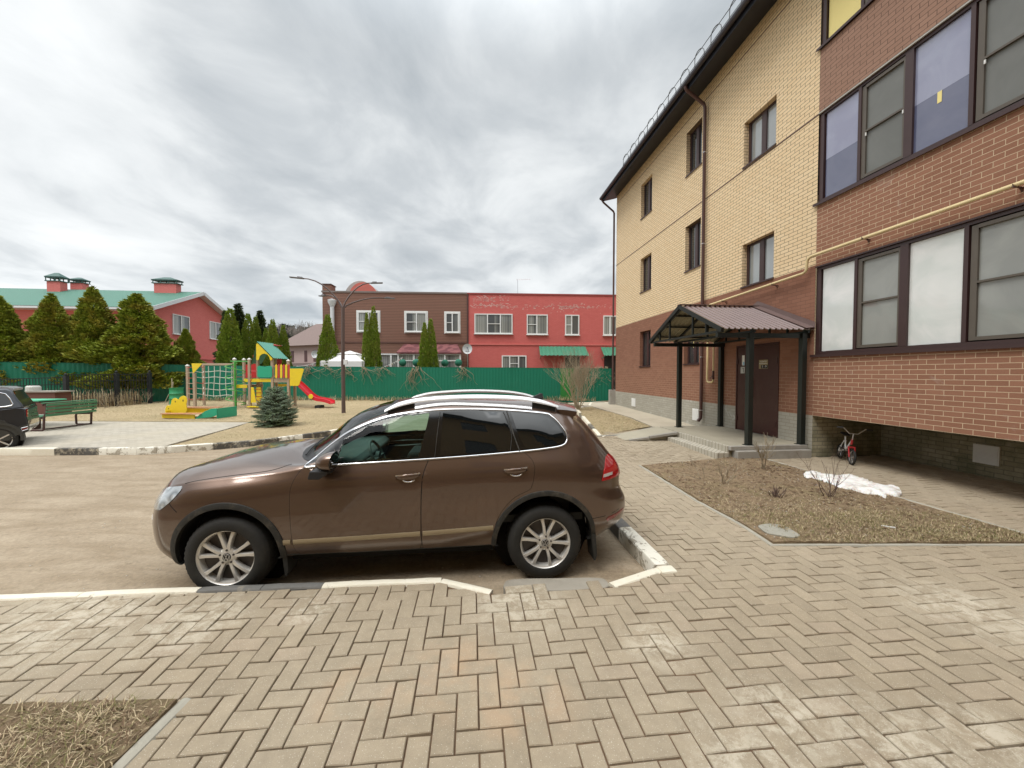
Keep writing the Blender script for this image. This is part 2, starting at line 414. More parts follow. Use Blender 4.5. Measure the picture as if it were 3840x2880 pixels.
M_gblack = simple('gloss_black_trim', (.004, .004, .004), .18, var=.1, coat=.3)
M_int = simple('dark_interior', (.02, .022, .022), .7, var=.2)
M_int2 = simple('grey_interior', (.10, .115, .11), .6, var=.2)
M_redl = simple('red_lens', (.42, .008, .012), .12, 0, var=.1, coat=1)
M_redd = simple('dark_red_lens', (.20, .012, .014), .2, 0, var=.1, coat=1)
M_whl = simple('clear_lens', (.60, .56, .54), .15, 0, var=.1, coat=1)
M_seam = simple('panel_gap', (.006, .005, .005), .9, var=.1)
M_mould = simple('lower_moulding', (.33, .265, .17), .4, .4, var=.08, coat=.5)
M_liner = simple('arch_liner_black', (.005, .005, .005), .9, var=.1)
M_rail = simple('satin_silver_rail', (.84, .84, .85), .3, .55, var=.02)
Mh = Mat('headlamp_lens'); co = Mh.coord()
v = Mh.n('ShaderNodeTexVoronoi'); v.inputs['Scale'].default_value = 9; Mh.l(co, v.inputs['Vector'])
Mh.l(Mh.ramp(v.outputs['Distance'], [(.1, (.75, .78, .80)), (.35, (.30, .33, .35)), (.6, (.55, .58, .60))]), Mh.b.inputs['Base Color'])
Mh.setv(Metallic=.55, Roughness=.2); Mh.b.inputs['Coat Weight'].default_value = 1; Mh.bump(v.outputs['Distance'], .5, .02); M_head = Mh.m

CARD = (0.99479, 0.10195); CARN = (-.10195, .99479); CF = (-2.5634, 3.4032)
car = thing('parked_car', 'brown metallic suv with silver roof rails parked along the near kerb', 'car',
            (CF[0] + CARN[0] * .94, CF[1] + CARN[1] * .94, 0), math.atan2(CARD[1], CARD[0]))
WBL = 2.9017
# outlines (u, w)
DLO = smoothpoly([(.665,1.160),(.80,1.166),(.945,1.172),(1.35,1.188),(1.782,1.206),(2.25,1.231),(2.70,1.261),(2.95,1.283),(3.06,1.298),(3.115,1.32),(3.14,1.36),(3.135,1.42),(3.07,1.517),(3.005,1.578),(2.93,1.607),
       (2.556,1.643),(2.17,1.658),(1.85,1.653),(1.528,1.622),(1.298,1.573),(1.07,1.482),(.889,1.368),(.75,1.255)], True, 4)
G1 = [(.945,1.192),(1.695,1.226),(1.785,1.628),(1.528,1.600),(1.298,1.550),(1.10,1.462),(.985,1.39)]
G2 = [(1.895,1.240),(2.557,1.272),(2.573,1.40),(2.563,1.47),(2.50,1.622),(2.2,1.634),(1.911,1.630)]
G3 = smoothpoly([(2.71,1.292),(2.90,1.303),(3.05,1.322),(3.105,1.36),(3.10,1.42),(3.04,1.502),(2.97,1.560),(2.90,1.584),(2.62,1.618),(2.585,1.615),(2.60,1.57)], True, 3)
WS = [(.50,0),(.52,-.30),(.60,-.55),(.71,-.72),(.90,-.69),(1.15,-.645),(1.36,-.60),(1.335,-.3),(1.32,0)]
def arch_r(c): return math.hypot(c[0], c[1])
keep = []
for f in bf:
    c = sum((Vector(bv[i]) for i in f), Vector()) / 4
    y = -c.y
    if y > .45 and c.z < .95:
        dele = False
        for hu, rr in ((0, .468), (WBL, .488)):
            if math.hypot(c.x - hu, c.z - .37) < rr or (abs(c.x - hu) < rr and c.z < .37): dele = True
        if dele: continue
    if c.z > 1.15 and y > .6 and inpoly(c.x, c.z, G1): continue
    if c.z > 1.15 and inpoly(c.x, c.y, WS) and .45 < c.x < 1.4: continue
    keep.append(f)
nm = len(bv); body = MB()
body.v = list(bv) + [(x, -y, z) for x, y, z in bv]
body.f = keep + [tuple(reversed([i + nm for i in f])) for f in keep]; body.mi = [0] * len(body.f)
me = bpy.data.meshes.new('body'); me.from_pydata(body.v, [], body.f)
bm = bmesh.new(); bm.from_mesh(me); bmesh.ops.remove_doubles(bm, verts=bm.verts, dist=.0006); bmesh.ops.recalc_face_normals(bm, faces=bm.faces)
loose = [v for v in bm.verts if not v.link_faces]; bmesh.ops.delete(bm, geom=loose, context='VERTS')
bm.to_mesh(me); bm.free(); me.materials.append(M_paint); me.polygons.foreach_set('use_smooth', [True] * len(me.polygons))
o = bpy.data.objects.new('body', me); COL.objects.link(o); o.parent = car
# doors, both sides
D1 = smoothpoly([(.66,1.150),(.635,1.13),(.587,1.048),(.562,.96),(.557,.83),(.560,.60),(.565,.50),(.575,.43),(.597,.378),(.63,.348)], False, 4) + [(1.2,.350),(1.70,.352)] + \
     smoothpoly([(1.718,.42),(1.714,.53),(1.718,.83),(1.734,1.06),(1.78,1.196)], False, 3) + [(1.35,1.178),(.95,1.162)]
D2 = smoothpoly([(1.788,1.196),(1.742,1.06),(1.726,.83),(1.722,.53),(1.726,.42)], False, 3) + [(1.735,.352),(2.1,.358),(2.385,.362)] + \
     smoothpoly([(2.39,.47),(2.43,.62),(2.50,.74),(2.60,.84),(2.72,.90),(2.752,.92)], False, 3) + smoothpoly([(2.775,.985),(2.790,1.10),(2.788,1.135),(2.765,1.19),(2.70,1.250)], False, 3) + [(2.25,1.221)]
for mir in (False, True):
    def B(mb, name, mat, parent, **k): return (mirrored(mb) if mir else mb).build(name, mat, parent, **k)
    fd = B(patch(MB(), D1, off=.0035, skirt=.0035), 'front_door', M_paint, car, smooth=60)
    rd = B(patch(MB(), D2, off=.0035, skirt=.0035), 'rear_door', M_paint, car, smooth=60)
    g = MB()
    for P in (D1 + [D1[0]], D2 + [D2[0]]):
        trim(g, resample([p for p in P[:-1]], .04) + [P[0]], .009, .0008, .0006)
    trim(g, resample(smoothpoly([(-.385,1.012),(-.30,1.032),(-.10,1.062),(.10,1.083),(.29,1.105),(.40,1.13),(.46,1.16),(.505,1.20)], False, 4), .03, False), .006, .0008, .001, lift=lambda u, w, o: hit((u, -.84, w), Vector((0, .8, -.6)), o))
    trim(g, [(-.485,.862),(-.46,.835),(-.43,.81),(-.405,.79)], .006, .0008, .001)
    trim(g, [(3.31,.585),(3.40,.588),(3.50,.60),(3.60,.62),(3.68,.64)], .006, .0008, .001)
    B(g, 'panel_gap', M_seam, car)
    B(patch(MB(), DLO, off=.0075, holes=[G1], skirt=.006, grid=.035, step=.02), 'window_surround', M_gblack, car, smooth=50)
    c = MB(); trim(c, resample(DLO, .03), .016, .007, .006, closed=True); B(c, 'window_chrome_strip', M_chrome, car, smooth=60)
    B(patch(MB(), G1, off=.009, skirt=0, grid=.13, step=.08), 'window', M_sideglass, fd, smooth=60)
    B(patch(MB(), G2, off=.010, skirt=.003, grid=.13, step=.08), 'window', M_tint, rd, smooth=60)
    B(patch(MB(), G3, off=.010, skirt=.003, grid=.11, step=.05), 'quarter_window', M_tint, car, smooth=60)
    s = MB(); trim(s, [(1.845,1.222),(1.86,1.40),(1.882,1.63)], .006, .004, .010); B(s, 'window_seal', M_clad, rd); s = MB(); trim(s, [(2.565,1.27),(2.583,1.40),(2.572,1.48),(2.51,1.625)], .006, .004, .010)
    B(s, 'window_seal', M_clad, rd); s = MB(); trim(s, [(2.655,1.262),(2.60,1.42),(2.545,1.63)], .012, .004, .010); B(s, 'window_seal', M_clad, car)
    # lower moulding
    mdl = MB(); trim(mdl, resample([(.575,.484),(1.2,.500),(1.708,.516)], .05, False), .045, .014, .002); B(mdl, 'side_moulding', M_mould, fd, smooth=50)
    mdl = MB(); trim(mdl, resample([(1.733,.517),(2.1,.532),(2.395,.545)], .05, False), .045, .014, .002); B(mdl, 'side_moulding', M_mould, rd, smooth=50)
    mdl = MB(); trim(mdl, resample([(.487,.482),(.551,.484)], .02, False), .045, .012, .002); B(mdl, 'side_moulding', M_mould, car, smooth=50)
    # rocker lower dark strip
    rk = MB(); trim(rk, resample([(.48,.352),(1.2,.349),(2.40,.362)], .05, False), .012, .004, .0); B(rk, 'sill_cladding', M_clad, car, smooth=50)
    # handles
    for (a, b, par) in (((1.494, 1.066), (1.713, 1.083), fd), ((2.496, 1.100), (2.718, 1.114), rd)):
        h = MB(); n = 10; vs = []
        for i in range(n + 1):
            t = i / n; u = a[0] + (b[0] - a[0]) * t; w = a[1] + (b[1] - a[1]) * t - .008
            p = side(u, w, 0); bul = math.sin(math.pi * t) ** .6 * .034 + .004; hh = .014 + .010 * math.sin(math.pi * t)
            for k in range(8):
                an = 2 * math.pi * k / 8; vs.append((p.x, p.y - bul + .009 * math.cos(an), p.z + hh * math.sin(an)))
        h.add(vs, [(i*8+k, i*8+(k+1) % 8, (i+1)*8+(k+1) % 8, (i+1)*8+k) for i in range(n) for k in range(8)] + [tuple(range(8)), tuple(n*8+k for k in range(8))])
        hd = B(h, 'handle', M_paint, par, smooth=60)
        ch = MB(); m = [(a[0] + (b[0]-a[0])*t, a[1] + (b[1]-a[1])*t + .010) for t in (0, .25, .5, .75, 1)]
        ch.tube([side(u, w, 0) + Vector((0, -(.036 * math.sin(math.pi * max(.08, min(.92, i/4))) ** .6 + .006), 0)) for i, (u, w) in enumerate(m)], .0055, 6); B(ch, 'handle_chrome', M_chrome, hd, smooth=60)
        cup = MB(); cx = (a[0] + b[0]) / 2 + .005; cz = (a[1] + b[1]) / 2 - .042
        pc = [(cx + .052 * math.cos(x), cz + .022 * math.sin(x)) for x in np.linspace(math.pi, 2 * math.pi, 12)] ; trim(cup, pc, .010, .005, .003); B(cup, 'handle_recess', M_chrome, par, smooth=60)
    # head lamp / tail lamp / reflector
    hp = [side(*p) for p in smoothpoly([(-.402,1.003),(-.40,.965),(-.45,.90),(-.52,.838),(-.575,.80),(-.62,.795)], False, 3)]
    hp += [hit((u, -v, w), Vector((.8, .6, 0)).normalized()) for u, v, w in ((-.75, .66, .80), (-.80, .57, .83), (-.79, .56, .90), (-.70, .66, .925), (-.61, .74, .955), (-.52, .80, .985))]
    hl = B(patch(MB(), None, d=(.55, .835, 0), pts3=hp, off=.006, grid=.03, step=.02, skirt=.006), 'headlight', M_head, car, smooth=60)
    tp = [side(*p) for p in ((3.473,.953),(3.499,1.042),(3.53,1.115),(3.559,1.168),(3.60,1.180))]
    tp += [hit((u, -v, w), Vector((-.8, .6, 0)).normalized()) for u, v, w in ((3.68, .72, 1.165), (3.72, .66, 1.12), (3.735, .60, 1.05), (3.735, .60, .975), (3.70, .72, .972), (3.64, .80, .965), (3.57, .84, .96))]
    tl = B(patch(MB(), None, d=(-.55, .835, 0), pts3=tp, off=.008, grid=.03, step=.02, skirt=.008), 'tail_light', M_redl, car, smooth=60)
    ws = [side(*p) for p in ((3.487,.988),(3.60,.999),(3.605,1.024),(3.494,1.018))]
    B(patch(MB(), None, d=(-.3, .95, 0), pts3=ws, off=.0105, grid=.05, skirt=.002), 'reversing_lens', M_whl, tl)
    rf = [side(3.523,.560), side(3.55,.585)] + [hit((u, -v, w), Vector((-.8, .6, 0)).normalized()) for u, v, w in ((3.66,.82,.61),(3.735,.74,.625),(3.745,.73,.60),(3.66,.82,.578))] + [side(3.54,.542)]
    B(patch(MB(), None, d=(-.55, .835, 0), pts3=rf, off=.005, grid=.04, skirt=.004), 'reflector', M_redd, car)
    # fog lamp insert in the bumper corner
    fg = [hit((u, -v, w), Vector((.8, .6, 0)).normalized()) for u, v, w in ((-.73,.74,.67),(-.77,.68,.70),(-.80,.62,.695),(-.80,.62,.665),(-.76,.70,.655))]
    B(patch(MB(), None, d=(.8, .6, 0), pts3=fg, off=.003, grid=.04, skirt=.003), 'bumper_lamp', M_whl, car)
    ai = [hit((u, -v, w), Vector((.8, .6, 0)).normalized()) for u, v, w in ((-.78,.64,.56),(-.90,.40,.57),(-.89,.40,.42),(-.77,.62,.43))]
    B(patch(MB(), None, d=(.8, .6, 0), pts3=ai, off=.003, grid=.05, skirt=.003), 'air_intake', M_black, car)
    # wheel arch cladding with a turned-in lip, and dark liner
    for hu, ro, cw in ((0, .500, .050), (WBL, .522, .045)):
        a = MB(); n = 44; vs = []
        for i in range(n + 1):
            an = math.pi * (-.10 + 1.20 * i / n); ca, sa = math.cos(an), math.sin(an)
            for r_, o_ in ((ro + .004, -.002), (ro, .010), (ro - cw * .5, .016), (ro - cw, .013)):
                z = .37 + r_ * sa; vs.append(side(hu + r_ * ca, max(z, .27), o_))
            q = vs[-1]; vs.append(Vector((q.x, q.y + .05, q.z))); 
            rl = ro - cw + .03; vs.append(Vector((hu + rl * ca, -.62, max(.37 + rl * sa, .20))))
        for i in range(n):
            for k in range(4): a.add([], []) if False else None
        K = 6
        a.add(vs, [(i*K+k, i*K+k+1, (i+1)*K+k+1, (i+1)*K+k) for i in range(n) for k in range(4)]); B(a, 'wheel_arch', M_clad, car, smooth=50)
        l = MB(); l.add(vs, [(i*K+4, i*K+5, (i+1)*K+5, (i+1)*K+4) for i in range(n)]); l.lathe([(ro-cw+.03, -.62), (.05, -.60)], (hu, 0, .37), 'y', 24); B(l, 'arch_liner', M_liner, car)
        # mud flap
        mf = MB(); x = hu + ro - cw + .012
        mf.prismf([(x - .015, .42), (x + .03, .42), (x + .045, .20), (x + .03, .15), (x + .015, .15)], lambda p, q, t: (p, t, q), -.90, -.70); B(mf, 'mud_flap', M_clad, car)
    # door mirror
    mr = MB(); n = 16; vs = []
    cx, cy, cz = .905, -1.055, 1.235
    for i in range(9):
        t = i / 8; xx = cx + .065 - .15 * t                     # from the glass side forward
        k = math.sqrt(max(0, 1 - t ** 2.3)) ; k = max(k, .04)
        for j in range(n):
            an = 2 * math.pi * j / n; ca, sa = math.cos(an), math.sin(an)
            ex = lambda c, e: math.copysign(abs(c) ** e, c)
            vs.append((xx + (.02 if sa > 0 else -.01) * sa * (1 - t), cy + .115 * k * ex(ca, .8), cz - .012 * t + (.092 if sa > 0 else .066) * k * ex(sa, .75)))
    mr.add(vs, [(i*n+j, i*n+(j+1) % n, (i+1)*n+(j+1) % n, (i+1)*n+j) for i in range(8) for j in range(n)] + [tuple(8*n+j for j in range(n))])
    mo = B(mr, 'door_mirror', M_paint, fd, smooth=60)
    mg = MB(); mg.add([(v[0] + .002, cy + (v[1]-cy)*.97, cz + (v[2]-cz)*.97) for v in vs[:n]], [tuple(range(n))]); B(mg, 'mirror_glass', M_tint, mo)
    ft = MB(); ft.prismf([(.80,1.172),(.955,1.172),(.935,1.135),(.875,1.098),(.785,1.100),(.782,1.115)], lambda p, q, t: (p, t, q), -1.135, -1.0)
    ft.prismf([(.83,1.16),(.93,1.16),(.93,1.115),(.84,1.115)], lambda p, q, t: (p, t, q), -1.0, -.93); B(ft, 'mirror_foot', M_black, mo, bevel=.008)
    # roof rail
    rp = smoothpoly([(1.33,1.648),(1.42,1.690),(1.52,1.722),(1.68,1.752),(2.0,1.775),(2.285,1.780),(2.6,1.768),(2.784,1.748),(2.95,1.716),(3.09,1.675)], False, 4)
    rr = MB(); vs = []
    for i, (u, w) in enumerate(rp):
        e = min(1, min(i, len(rp) - 1 - i) / 5); hh = .010 + .008 * e
        for yy, z_ in ((-.672, -hh*1.25), (-.668, -hh*.2), (-.648, hh*1.1), (-.622, hh*1.25), (-.612, 0), (-.625, -hh*1.25)): vs.append((u, yy, w + z_))
    rr.add(vs, [(i*6+k, i*6+(k+1) % 6, (i+1)*6+(k+1) % 6, (i+1)*6+k) for i in range(len(rp)-1) for k in range(6)] + [tuple(range(6)), tuple((len(rp)-1)*6+k for k in range(6))])
    rro = B(rr, 'roof_rail', M_rail, car, smooth=50)
    bs = MB(); us_ = np.linspace(1.63, 2.81, 14); vs_ = []  # pale strip added on the roof to imitate a reflection below the rail
    for q in us_:
        z_ = hit((q, -.66, 2), Vector((0, 0, -1))).z
        for yy, dz_ in ((-.690, -.012), (-.684, .006), (-.668, .020), (-.640, .016)): vs_.append((q, yy, z_ + dz_))
    bs.add(vs_, [(i*4+k, i*4+k+1, (i+1)*4+k+1, (i+1)*4+k) for i in range(13) for k in range(3)] + [(0,1,2,3),(52,53,54,55)]); B(bs, 'roof_reflection_strip', M_rail, rro, smooth=50)
    for x0, x1 in ((1.36, 1.62), (2.82, 3.06)):
        ff = MB(); us = np.linspace(x0, x1, 8); f = lambda u: float(np.interp(u, [p[0] for p in rp], [p[1] for p in rp]))
        for q0, q1 in zip(us[:-1], us[1:]):
            for yy in (-.650, -.626):
                pass
            zs = [hit((q, -.64, 2), Vector((0, 0, -1))).z for q in (q0, q1)]
            ff.add([(q0, -.652, zs[0]-.01), (q1, -.652, zs[1]-.01), (q1, -.652, f(q1)), (q0, -.652, f(q0)), (q0, -.624, zs[0]-.01), (q1, -.624, zs[1]-.01), (q1, -.624, f(q1)), (q0, -.624, f(q0))], [(0,1,2,3),(4,5,6,7)])
        B(ff, 'rail_foot', M_black, rro)
# roof spoiler
sp = MB(); vs = []
for i in range(21):
    y = -.66 + 1.32 * i / 20; k = (abs(y) / .66) ** 3; zt = 1.662 - .035 * (y / .66) ** 2; x0 = 3.10 - .02 * k; x1 = 3.345 - .06 * k
    zr = 1.700 - .055 * (y / .66) ** 2
    for q in ((x0, zr), (x0 + .1, zr - .008), (x1, zt - .006), (x1 + .005, zt - .022), (x1 - .015, zt - .055), (x1 - .10, zt - .075), (x0 + .05, zt - .05)): vs.append((q[0], y, q[1]))
sp.add(vs, [(i*7+k, i*7+(k+1) % 7, (i+1)*7+(k+1) % 7, (i+1)*7+k) for i in range(20) for k in range(7)] + [tuple(range(7)), tuple(20*7+k for k in range(6, -1, -1))])
sp.build('roof_spoiler', M_paint, car, smooth=50)
fin = MB(); fin.prismf([(2.90,1.725),(3.05,1.715),(3.045,1.775),(3.02,1.782)], lambda a, b, t: (a, t * (1 if b < 1.74 else .35), b), -.03, .03); fin.build('antenna', M_black, car, smooth=30, bevel=.004)
# windscreen, cowl, wipers, rear window, number plate, grille
for pl_, nm_, mt_, of_ in ((WS, 'windscreen', M_glass, .004),):
    full_ = WS + [(u, -v) for u, v in reversed(WS[1:-1])]
    w = patch(MB(), WS, d=(0, 0, -1), off=.004, skirt=0, grid=.08); w2 = mirrored(w); w.add(w2.v, w2.f); w.build('windscreen', M_sideglass, car, smooth=60)
WSO = [(.46,0),(.48,-.30),(.555,-.57),(.69,-.745),(.90,-.702),(1.15,-.657),(1.385,-.612),(1.37,-.3),(1.355,0)]
w = patch(MB(), WSO + [], d=(0, 0, -1), off=.003, skirt=.001, holes=[[(.52,-.02),(.54,-.30),(.62,-.54),(.72,-.69),(.90,-.665),(1.15,-.62),(1.335,-.58),(1.315,-.3),(1.30,-.02)]], grid=.05)
w2 = mirrored(w); w.add(w2.v, w2.f); w.build('windscreen_frame', M_black, car, smooth=60)
cw_ = patch(MB(), [(.415,0),(.433,-.30),(.465,-.45),(.51,-.58),(.56,-.66),(.62,-.73),(.69,-.752),(.56,-.57),(.48,-.30),(.46,0)], d=(0, 0, -1), off=.003, skirt=.002, grid=.05)
w2 = mirrored(cw_); cw_.add(w2.v, w2.f); cw_.build('cowl', M_black, car, smooth=60)
for pts in (((.56,-.60),(.55,-.45),(.545,-.2),(.55,-.02)), ((.56,.60),(.545,.45),(.535,.25),(.53,.05))):
    wp = MB(); P_ = []
    for u, v in pts:
        h_ = hit((u, -abs(v), 2), Vector((0, 0, -1)), .02); P_.append((h_.x, h_.y if v < 0 else -h_.y, h_.z))
    wp.tube(P_, .008, 6); wp.build('wiper', M_black, car)
rg = patch(MB(), None, d=(-.8, 0, -.6), pts3=[(3.33,0,1.59),(3.32,-.40,1.575),(3.28,-.58,1.55),(3.47,-.66,1.31),(3.55,-.40,1.27),(3.58,0,1.265)], off=.004, skirt=.003, grid=.06)
w2 = mirrored(rg); rg.add(w2.v, w2.f); rg.build('rear_window', M_tint, car, smooth=60)
gr = patch(MB(), None, d=(1, 0, 0), pts3=[(-1,0,.86),(-1,-.45,.86),(-1,-.40,.74),(-1,0,.74)], off=.004, skirt=.003, grid=.05); w2 = mirrored(gr); gr.add(w2.v, w2.f); gr.build('grille', M_black, car)
rb = MB(); us = smoothpoly([(3.36,.36),(3.50,.375),(3.60,.39)], False, 3)
rw = MB(); rw.box(3.52, 3.60, .10, .13, 1.30, 1.33); rw.build('rear_wiper', M_black, car)
# lower rear valance
vl = [side(3.40,.35), side(3.50,.365), side(3.58,.39)] + [hit((u, -v, w), Vector((-.8, .6, 0)).normalized()) for u, v, w in ((3.68,.72,.42),(3.76,.62,.47),(3.74,.64,.43),(3.68,.68,.405))]
# underbody
ub = MB(); ub.box(-.50, 3.45, -.62, .62, .24, .36); ub.box(-.40, .45, -.60, .60, .34, .9); ub.box(2.45, 3.4, -.60, .60, .34, .95)
ub.box(.5, 2.4, -.80, .80, .26, .335)
ub.build('underbody', M_liner, car)
# interior
it = MB(); it.box(.50, 3.3, -.84, .84, .55, .62); it.box(3.0, 3.2, -.7, .7, .6, 1.25); it.build('floor', M_int, car)
ds = MB()
prof = [(.56,1.10),(.70,1.165),(.90,1.185),(1.02,1.17),(1.08,1.12),(1.04,.98),(.98,.80),(.6,.75)]
ds.prismf(prof, lambda a, b, t: (a, t, b), -.80, .80); ds.build('dashboard', M_int2, car, bevel=.02)
dp = MB()
for s_ in (-1, 1): dp.box(.75, 1.75, s_ * .86 - .02, s_ * .86 + .02, .62, 1.165)
dp.build('door_card', M_int, car, bevel=.01)
for s_ in (-1, 1):
    al = MB(); al.tube([(1.0, s_*.83, 1.02), (1.3, s_*.82, 1.03), (1.68, s_*.83, 1.05), (1.68, s_*.83, 1.10), (1.3, s_*.82, 1.10), (1.0, s_*.83, 1.08)], .006, 6, closed=True); al.build('door_trim_strip', M_alu, car)
st = MB(); c = Vector((1.20, -.38, 1.13)); ax1 = Vector((0, 1, 0)); ax2 = Vector((-.42, 0, .90)).normalized()
st.tube([c + ax1 * .185 * math.cos(a) + ax2 * .185 * math.sin(a) for a in np.linspace(0, 2 * math.pi, 29)[:-1]], .016, 8, closed=True)
for a in (0, math.pi, -math.pi / 2): st.bar(c, c + ax1 * .18 * math.cos(a) + ax2 * .18 * math.sin(a), .04, .015)
st.lathe([(0, .02), (.06, .015), (.065, -.02)], tuple(c), 'x', 12); st.bar(c, c + Vector((-.2, 0, -.1)), .06, .06); st.build('steering_wheel', M_int2, car, smooth=50)
for s_ in (-1, 1):
    se = MB(); se.prismf([(1.40,.95),(1.92,.90),(2.02,1.22),(2.10,1.50),(2.02,1.52),(1.88,1.24),(1.80,1.05),(1.42,1.06)], lambda a, b, t: (a, t, b), s_*.40-.25, s_*.40+.25)
    se.prismf([(2.03,1.52),(2.10,1.50),(2.13,1.62),(2.06,1.64)], lambda a, b, t: (a, t, b), s_*.40-.13, s_*.40+.13); se.build('seat', M_int, car, bevel=.03)
rs = MB(); rs.prismf([(2.45,.95),(2.9,.92),(3.02,1.45),(2.94,1.47),(2.85,1.08),(2.46,1.08)], lambda a, b, t: (a, t, b), -.65, .65); rs.build('rear_seat', M_int, car, bevel=.03)
# ---- wheels
def wheel(mesh_cache={}):
    """wheel parts around the origin, outer face towards -y"""
    if mesh_cache: return mesh_cache
    t = MB(); Rr = .37
    prof = [(.245, -.012), (.252, -.016), (.275, -.022), (.305, -.020), (.335, -.010), (.350, .004), (.362, .020)]
    inner = [(.362, .235), (.35, .25), (.30, .265), (.25, .25)]
    n = 96; vs = []; P = prof + [(.3665, .030), (.3665, .07), (.369, .074), (.369, .10), (.3665, .103), (.369, .106), (.369, .148), (.3665, .151), (.369, .155), (.369, .18), (.3665, .185), (.3665, .225)] + inner
    for k in range(n):
        an = 2 * math.pi * k / n
        for j, (r_, h) in enumerate(P):
            rr = r_
            if 5 <= j <= len(prof) + 11 and k % 2: rr -= .007
            vs.append((rr * math.cos(an), h - .945 + .94, rr * math.sin(an)))
    m = len(P); t.add(vs, [(k*m+j, k*m+j+1, ((k+1) % n)*m+j+1, ((k+1) % n)*m+j) for k in range(n) for j in range(m-1)])
    mesh_cache['tyre'] = (t, M_tyre)
    r = MB(); r.lathe([(.247, -.013), (.250, -.006), (.243, .002), (.232, .006), (.222, .03), (.215, .12)], (0, 0, 0), 'y', 64)
    # spokes in five V pairs
    for p in range(5):
        pa = math.radians(90 + 72 * p)
        for s_ in (-1, 1):
            a_in, a_out = pa + s_ * .16, pa + s_ * .265
            e = []
            for f_, rad, wd, y in ((0, .050, .020, .012), (.33, .105, .0165, .000), (.7, .175, .0155, -.002), (1, .238, .0215, .002)):
                an = a_in + (a_out - a_in) * f_; ca, sa = math.cos(an), math.sin(an)
                for dx, dy in ((-wd, .012), (-wd * .72, 0), (wd * .72, 0), (wd, .012), (wd * .8, .05), (-wd * .8, .05)):
                    e.append((rad * ca - dx * sa, y + dy, rad * sa + dx * ca))
            r.add(e, [(i*6+k, i*6+(k+1) % 6, (i+1)*6+(k+1) % 6, (i+1)*6+k) for i in range(3) for k in range(6)] + [tuple(range(6)), tuple(18+k for k in range(6))])
    r.lathe([(0, .004), (.040, .004), (.060, .010), (.078, .022), (.080, .06)], (0, 0, 0), 'y', 40)
    mesh_cache['rim'] = (r, M_rim)
    d = MB(); d.lathe([(.225, .055), (.16, .065), (.10, .06), (.08, .05)], (0, 0, 0), 'y', 40); d.lathe([(.225, .055), (.225, .2)], (0, 0, 0), 'y', 40)
    mesh_cache['brake_disc'] = (d, M_rimdark)
    b = MB()
    for p in range(5):
        a = math.radians(90 + 72 * p); b.lathe([(0, -.004), (.0085, -.004), (.010, .010)], (.060 * math.cos(a), .006, .060 * math.sin(a)), 'y', 10)
        b.lathe([(.0125, .0068), (.0165, .0062), (.0165, .012)], (.060 * math.cos(a), .006, .060 * math.sin(a)), 'y', 12)
    mesh_cache['wheel_bolts'] = (b, M_rimdark)
    h = MB(); h.lathe([(0, -.004), (.034, -.003), (.037, .003), (.038, .012)], (0, 0, 0), 'y', 32); mesh_cache['hub_cap'] = (h, M_black)
    lg = MB(); lg.lathe([(.0300, -.0042), (.0305, -.0062), (.0335, -.0062), (.034, -.0035)], (0, 0, 0), 'y', 32)
    def st_(p, q, w=.0052):
        lg.bar((p[0], -.0055, p[1]), (q[0], -.0055, q[1]), w, .003, up=(0, 1, 0))
    st_((-.0125, .0270), (-.0005, .0030)); st_((.0125, .0270), (.0005, .0030))
    st_((-.0270, .0125), (-.0125, -.0255)); st_((-.0125, -.0255), (.0, -.0010)); st_((.0, -.0010), (.0125, -.0255)); st_((.0125, -.0255), (.0270, .0125))
    mesh_cache['emblem'] = (lg, M_alu)
    return mesh_cache
first = None
for hu in (0, WBL):
    for s_ in (1, -1):
        w_ = bpy.data.objects.new('wheel', None); COL.objects.link(w_); w_.parent = car; w_.location = (hu, -.94 * s_, .37)
        w_.rotation_euler = (0, R(8 if hu else 0), 0 if s_ > 0 else math.pi)
        if first is None:
            first = w_; W = wheel()
            for k in ('tyre', 'rim', 'brake_disc', 'wheel_bolts', 'hub_cap', 'emblem'): W[k][0].build(k, W[k][1], w_, smooth=35)
        else:
            for ch in [x for x in COL.objects if x.parent == first]:
                c_ = ch.copy(); COL.objects.link(c_); c_.parent = w_
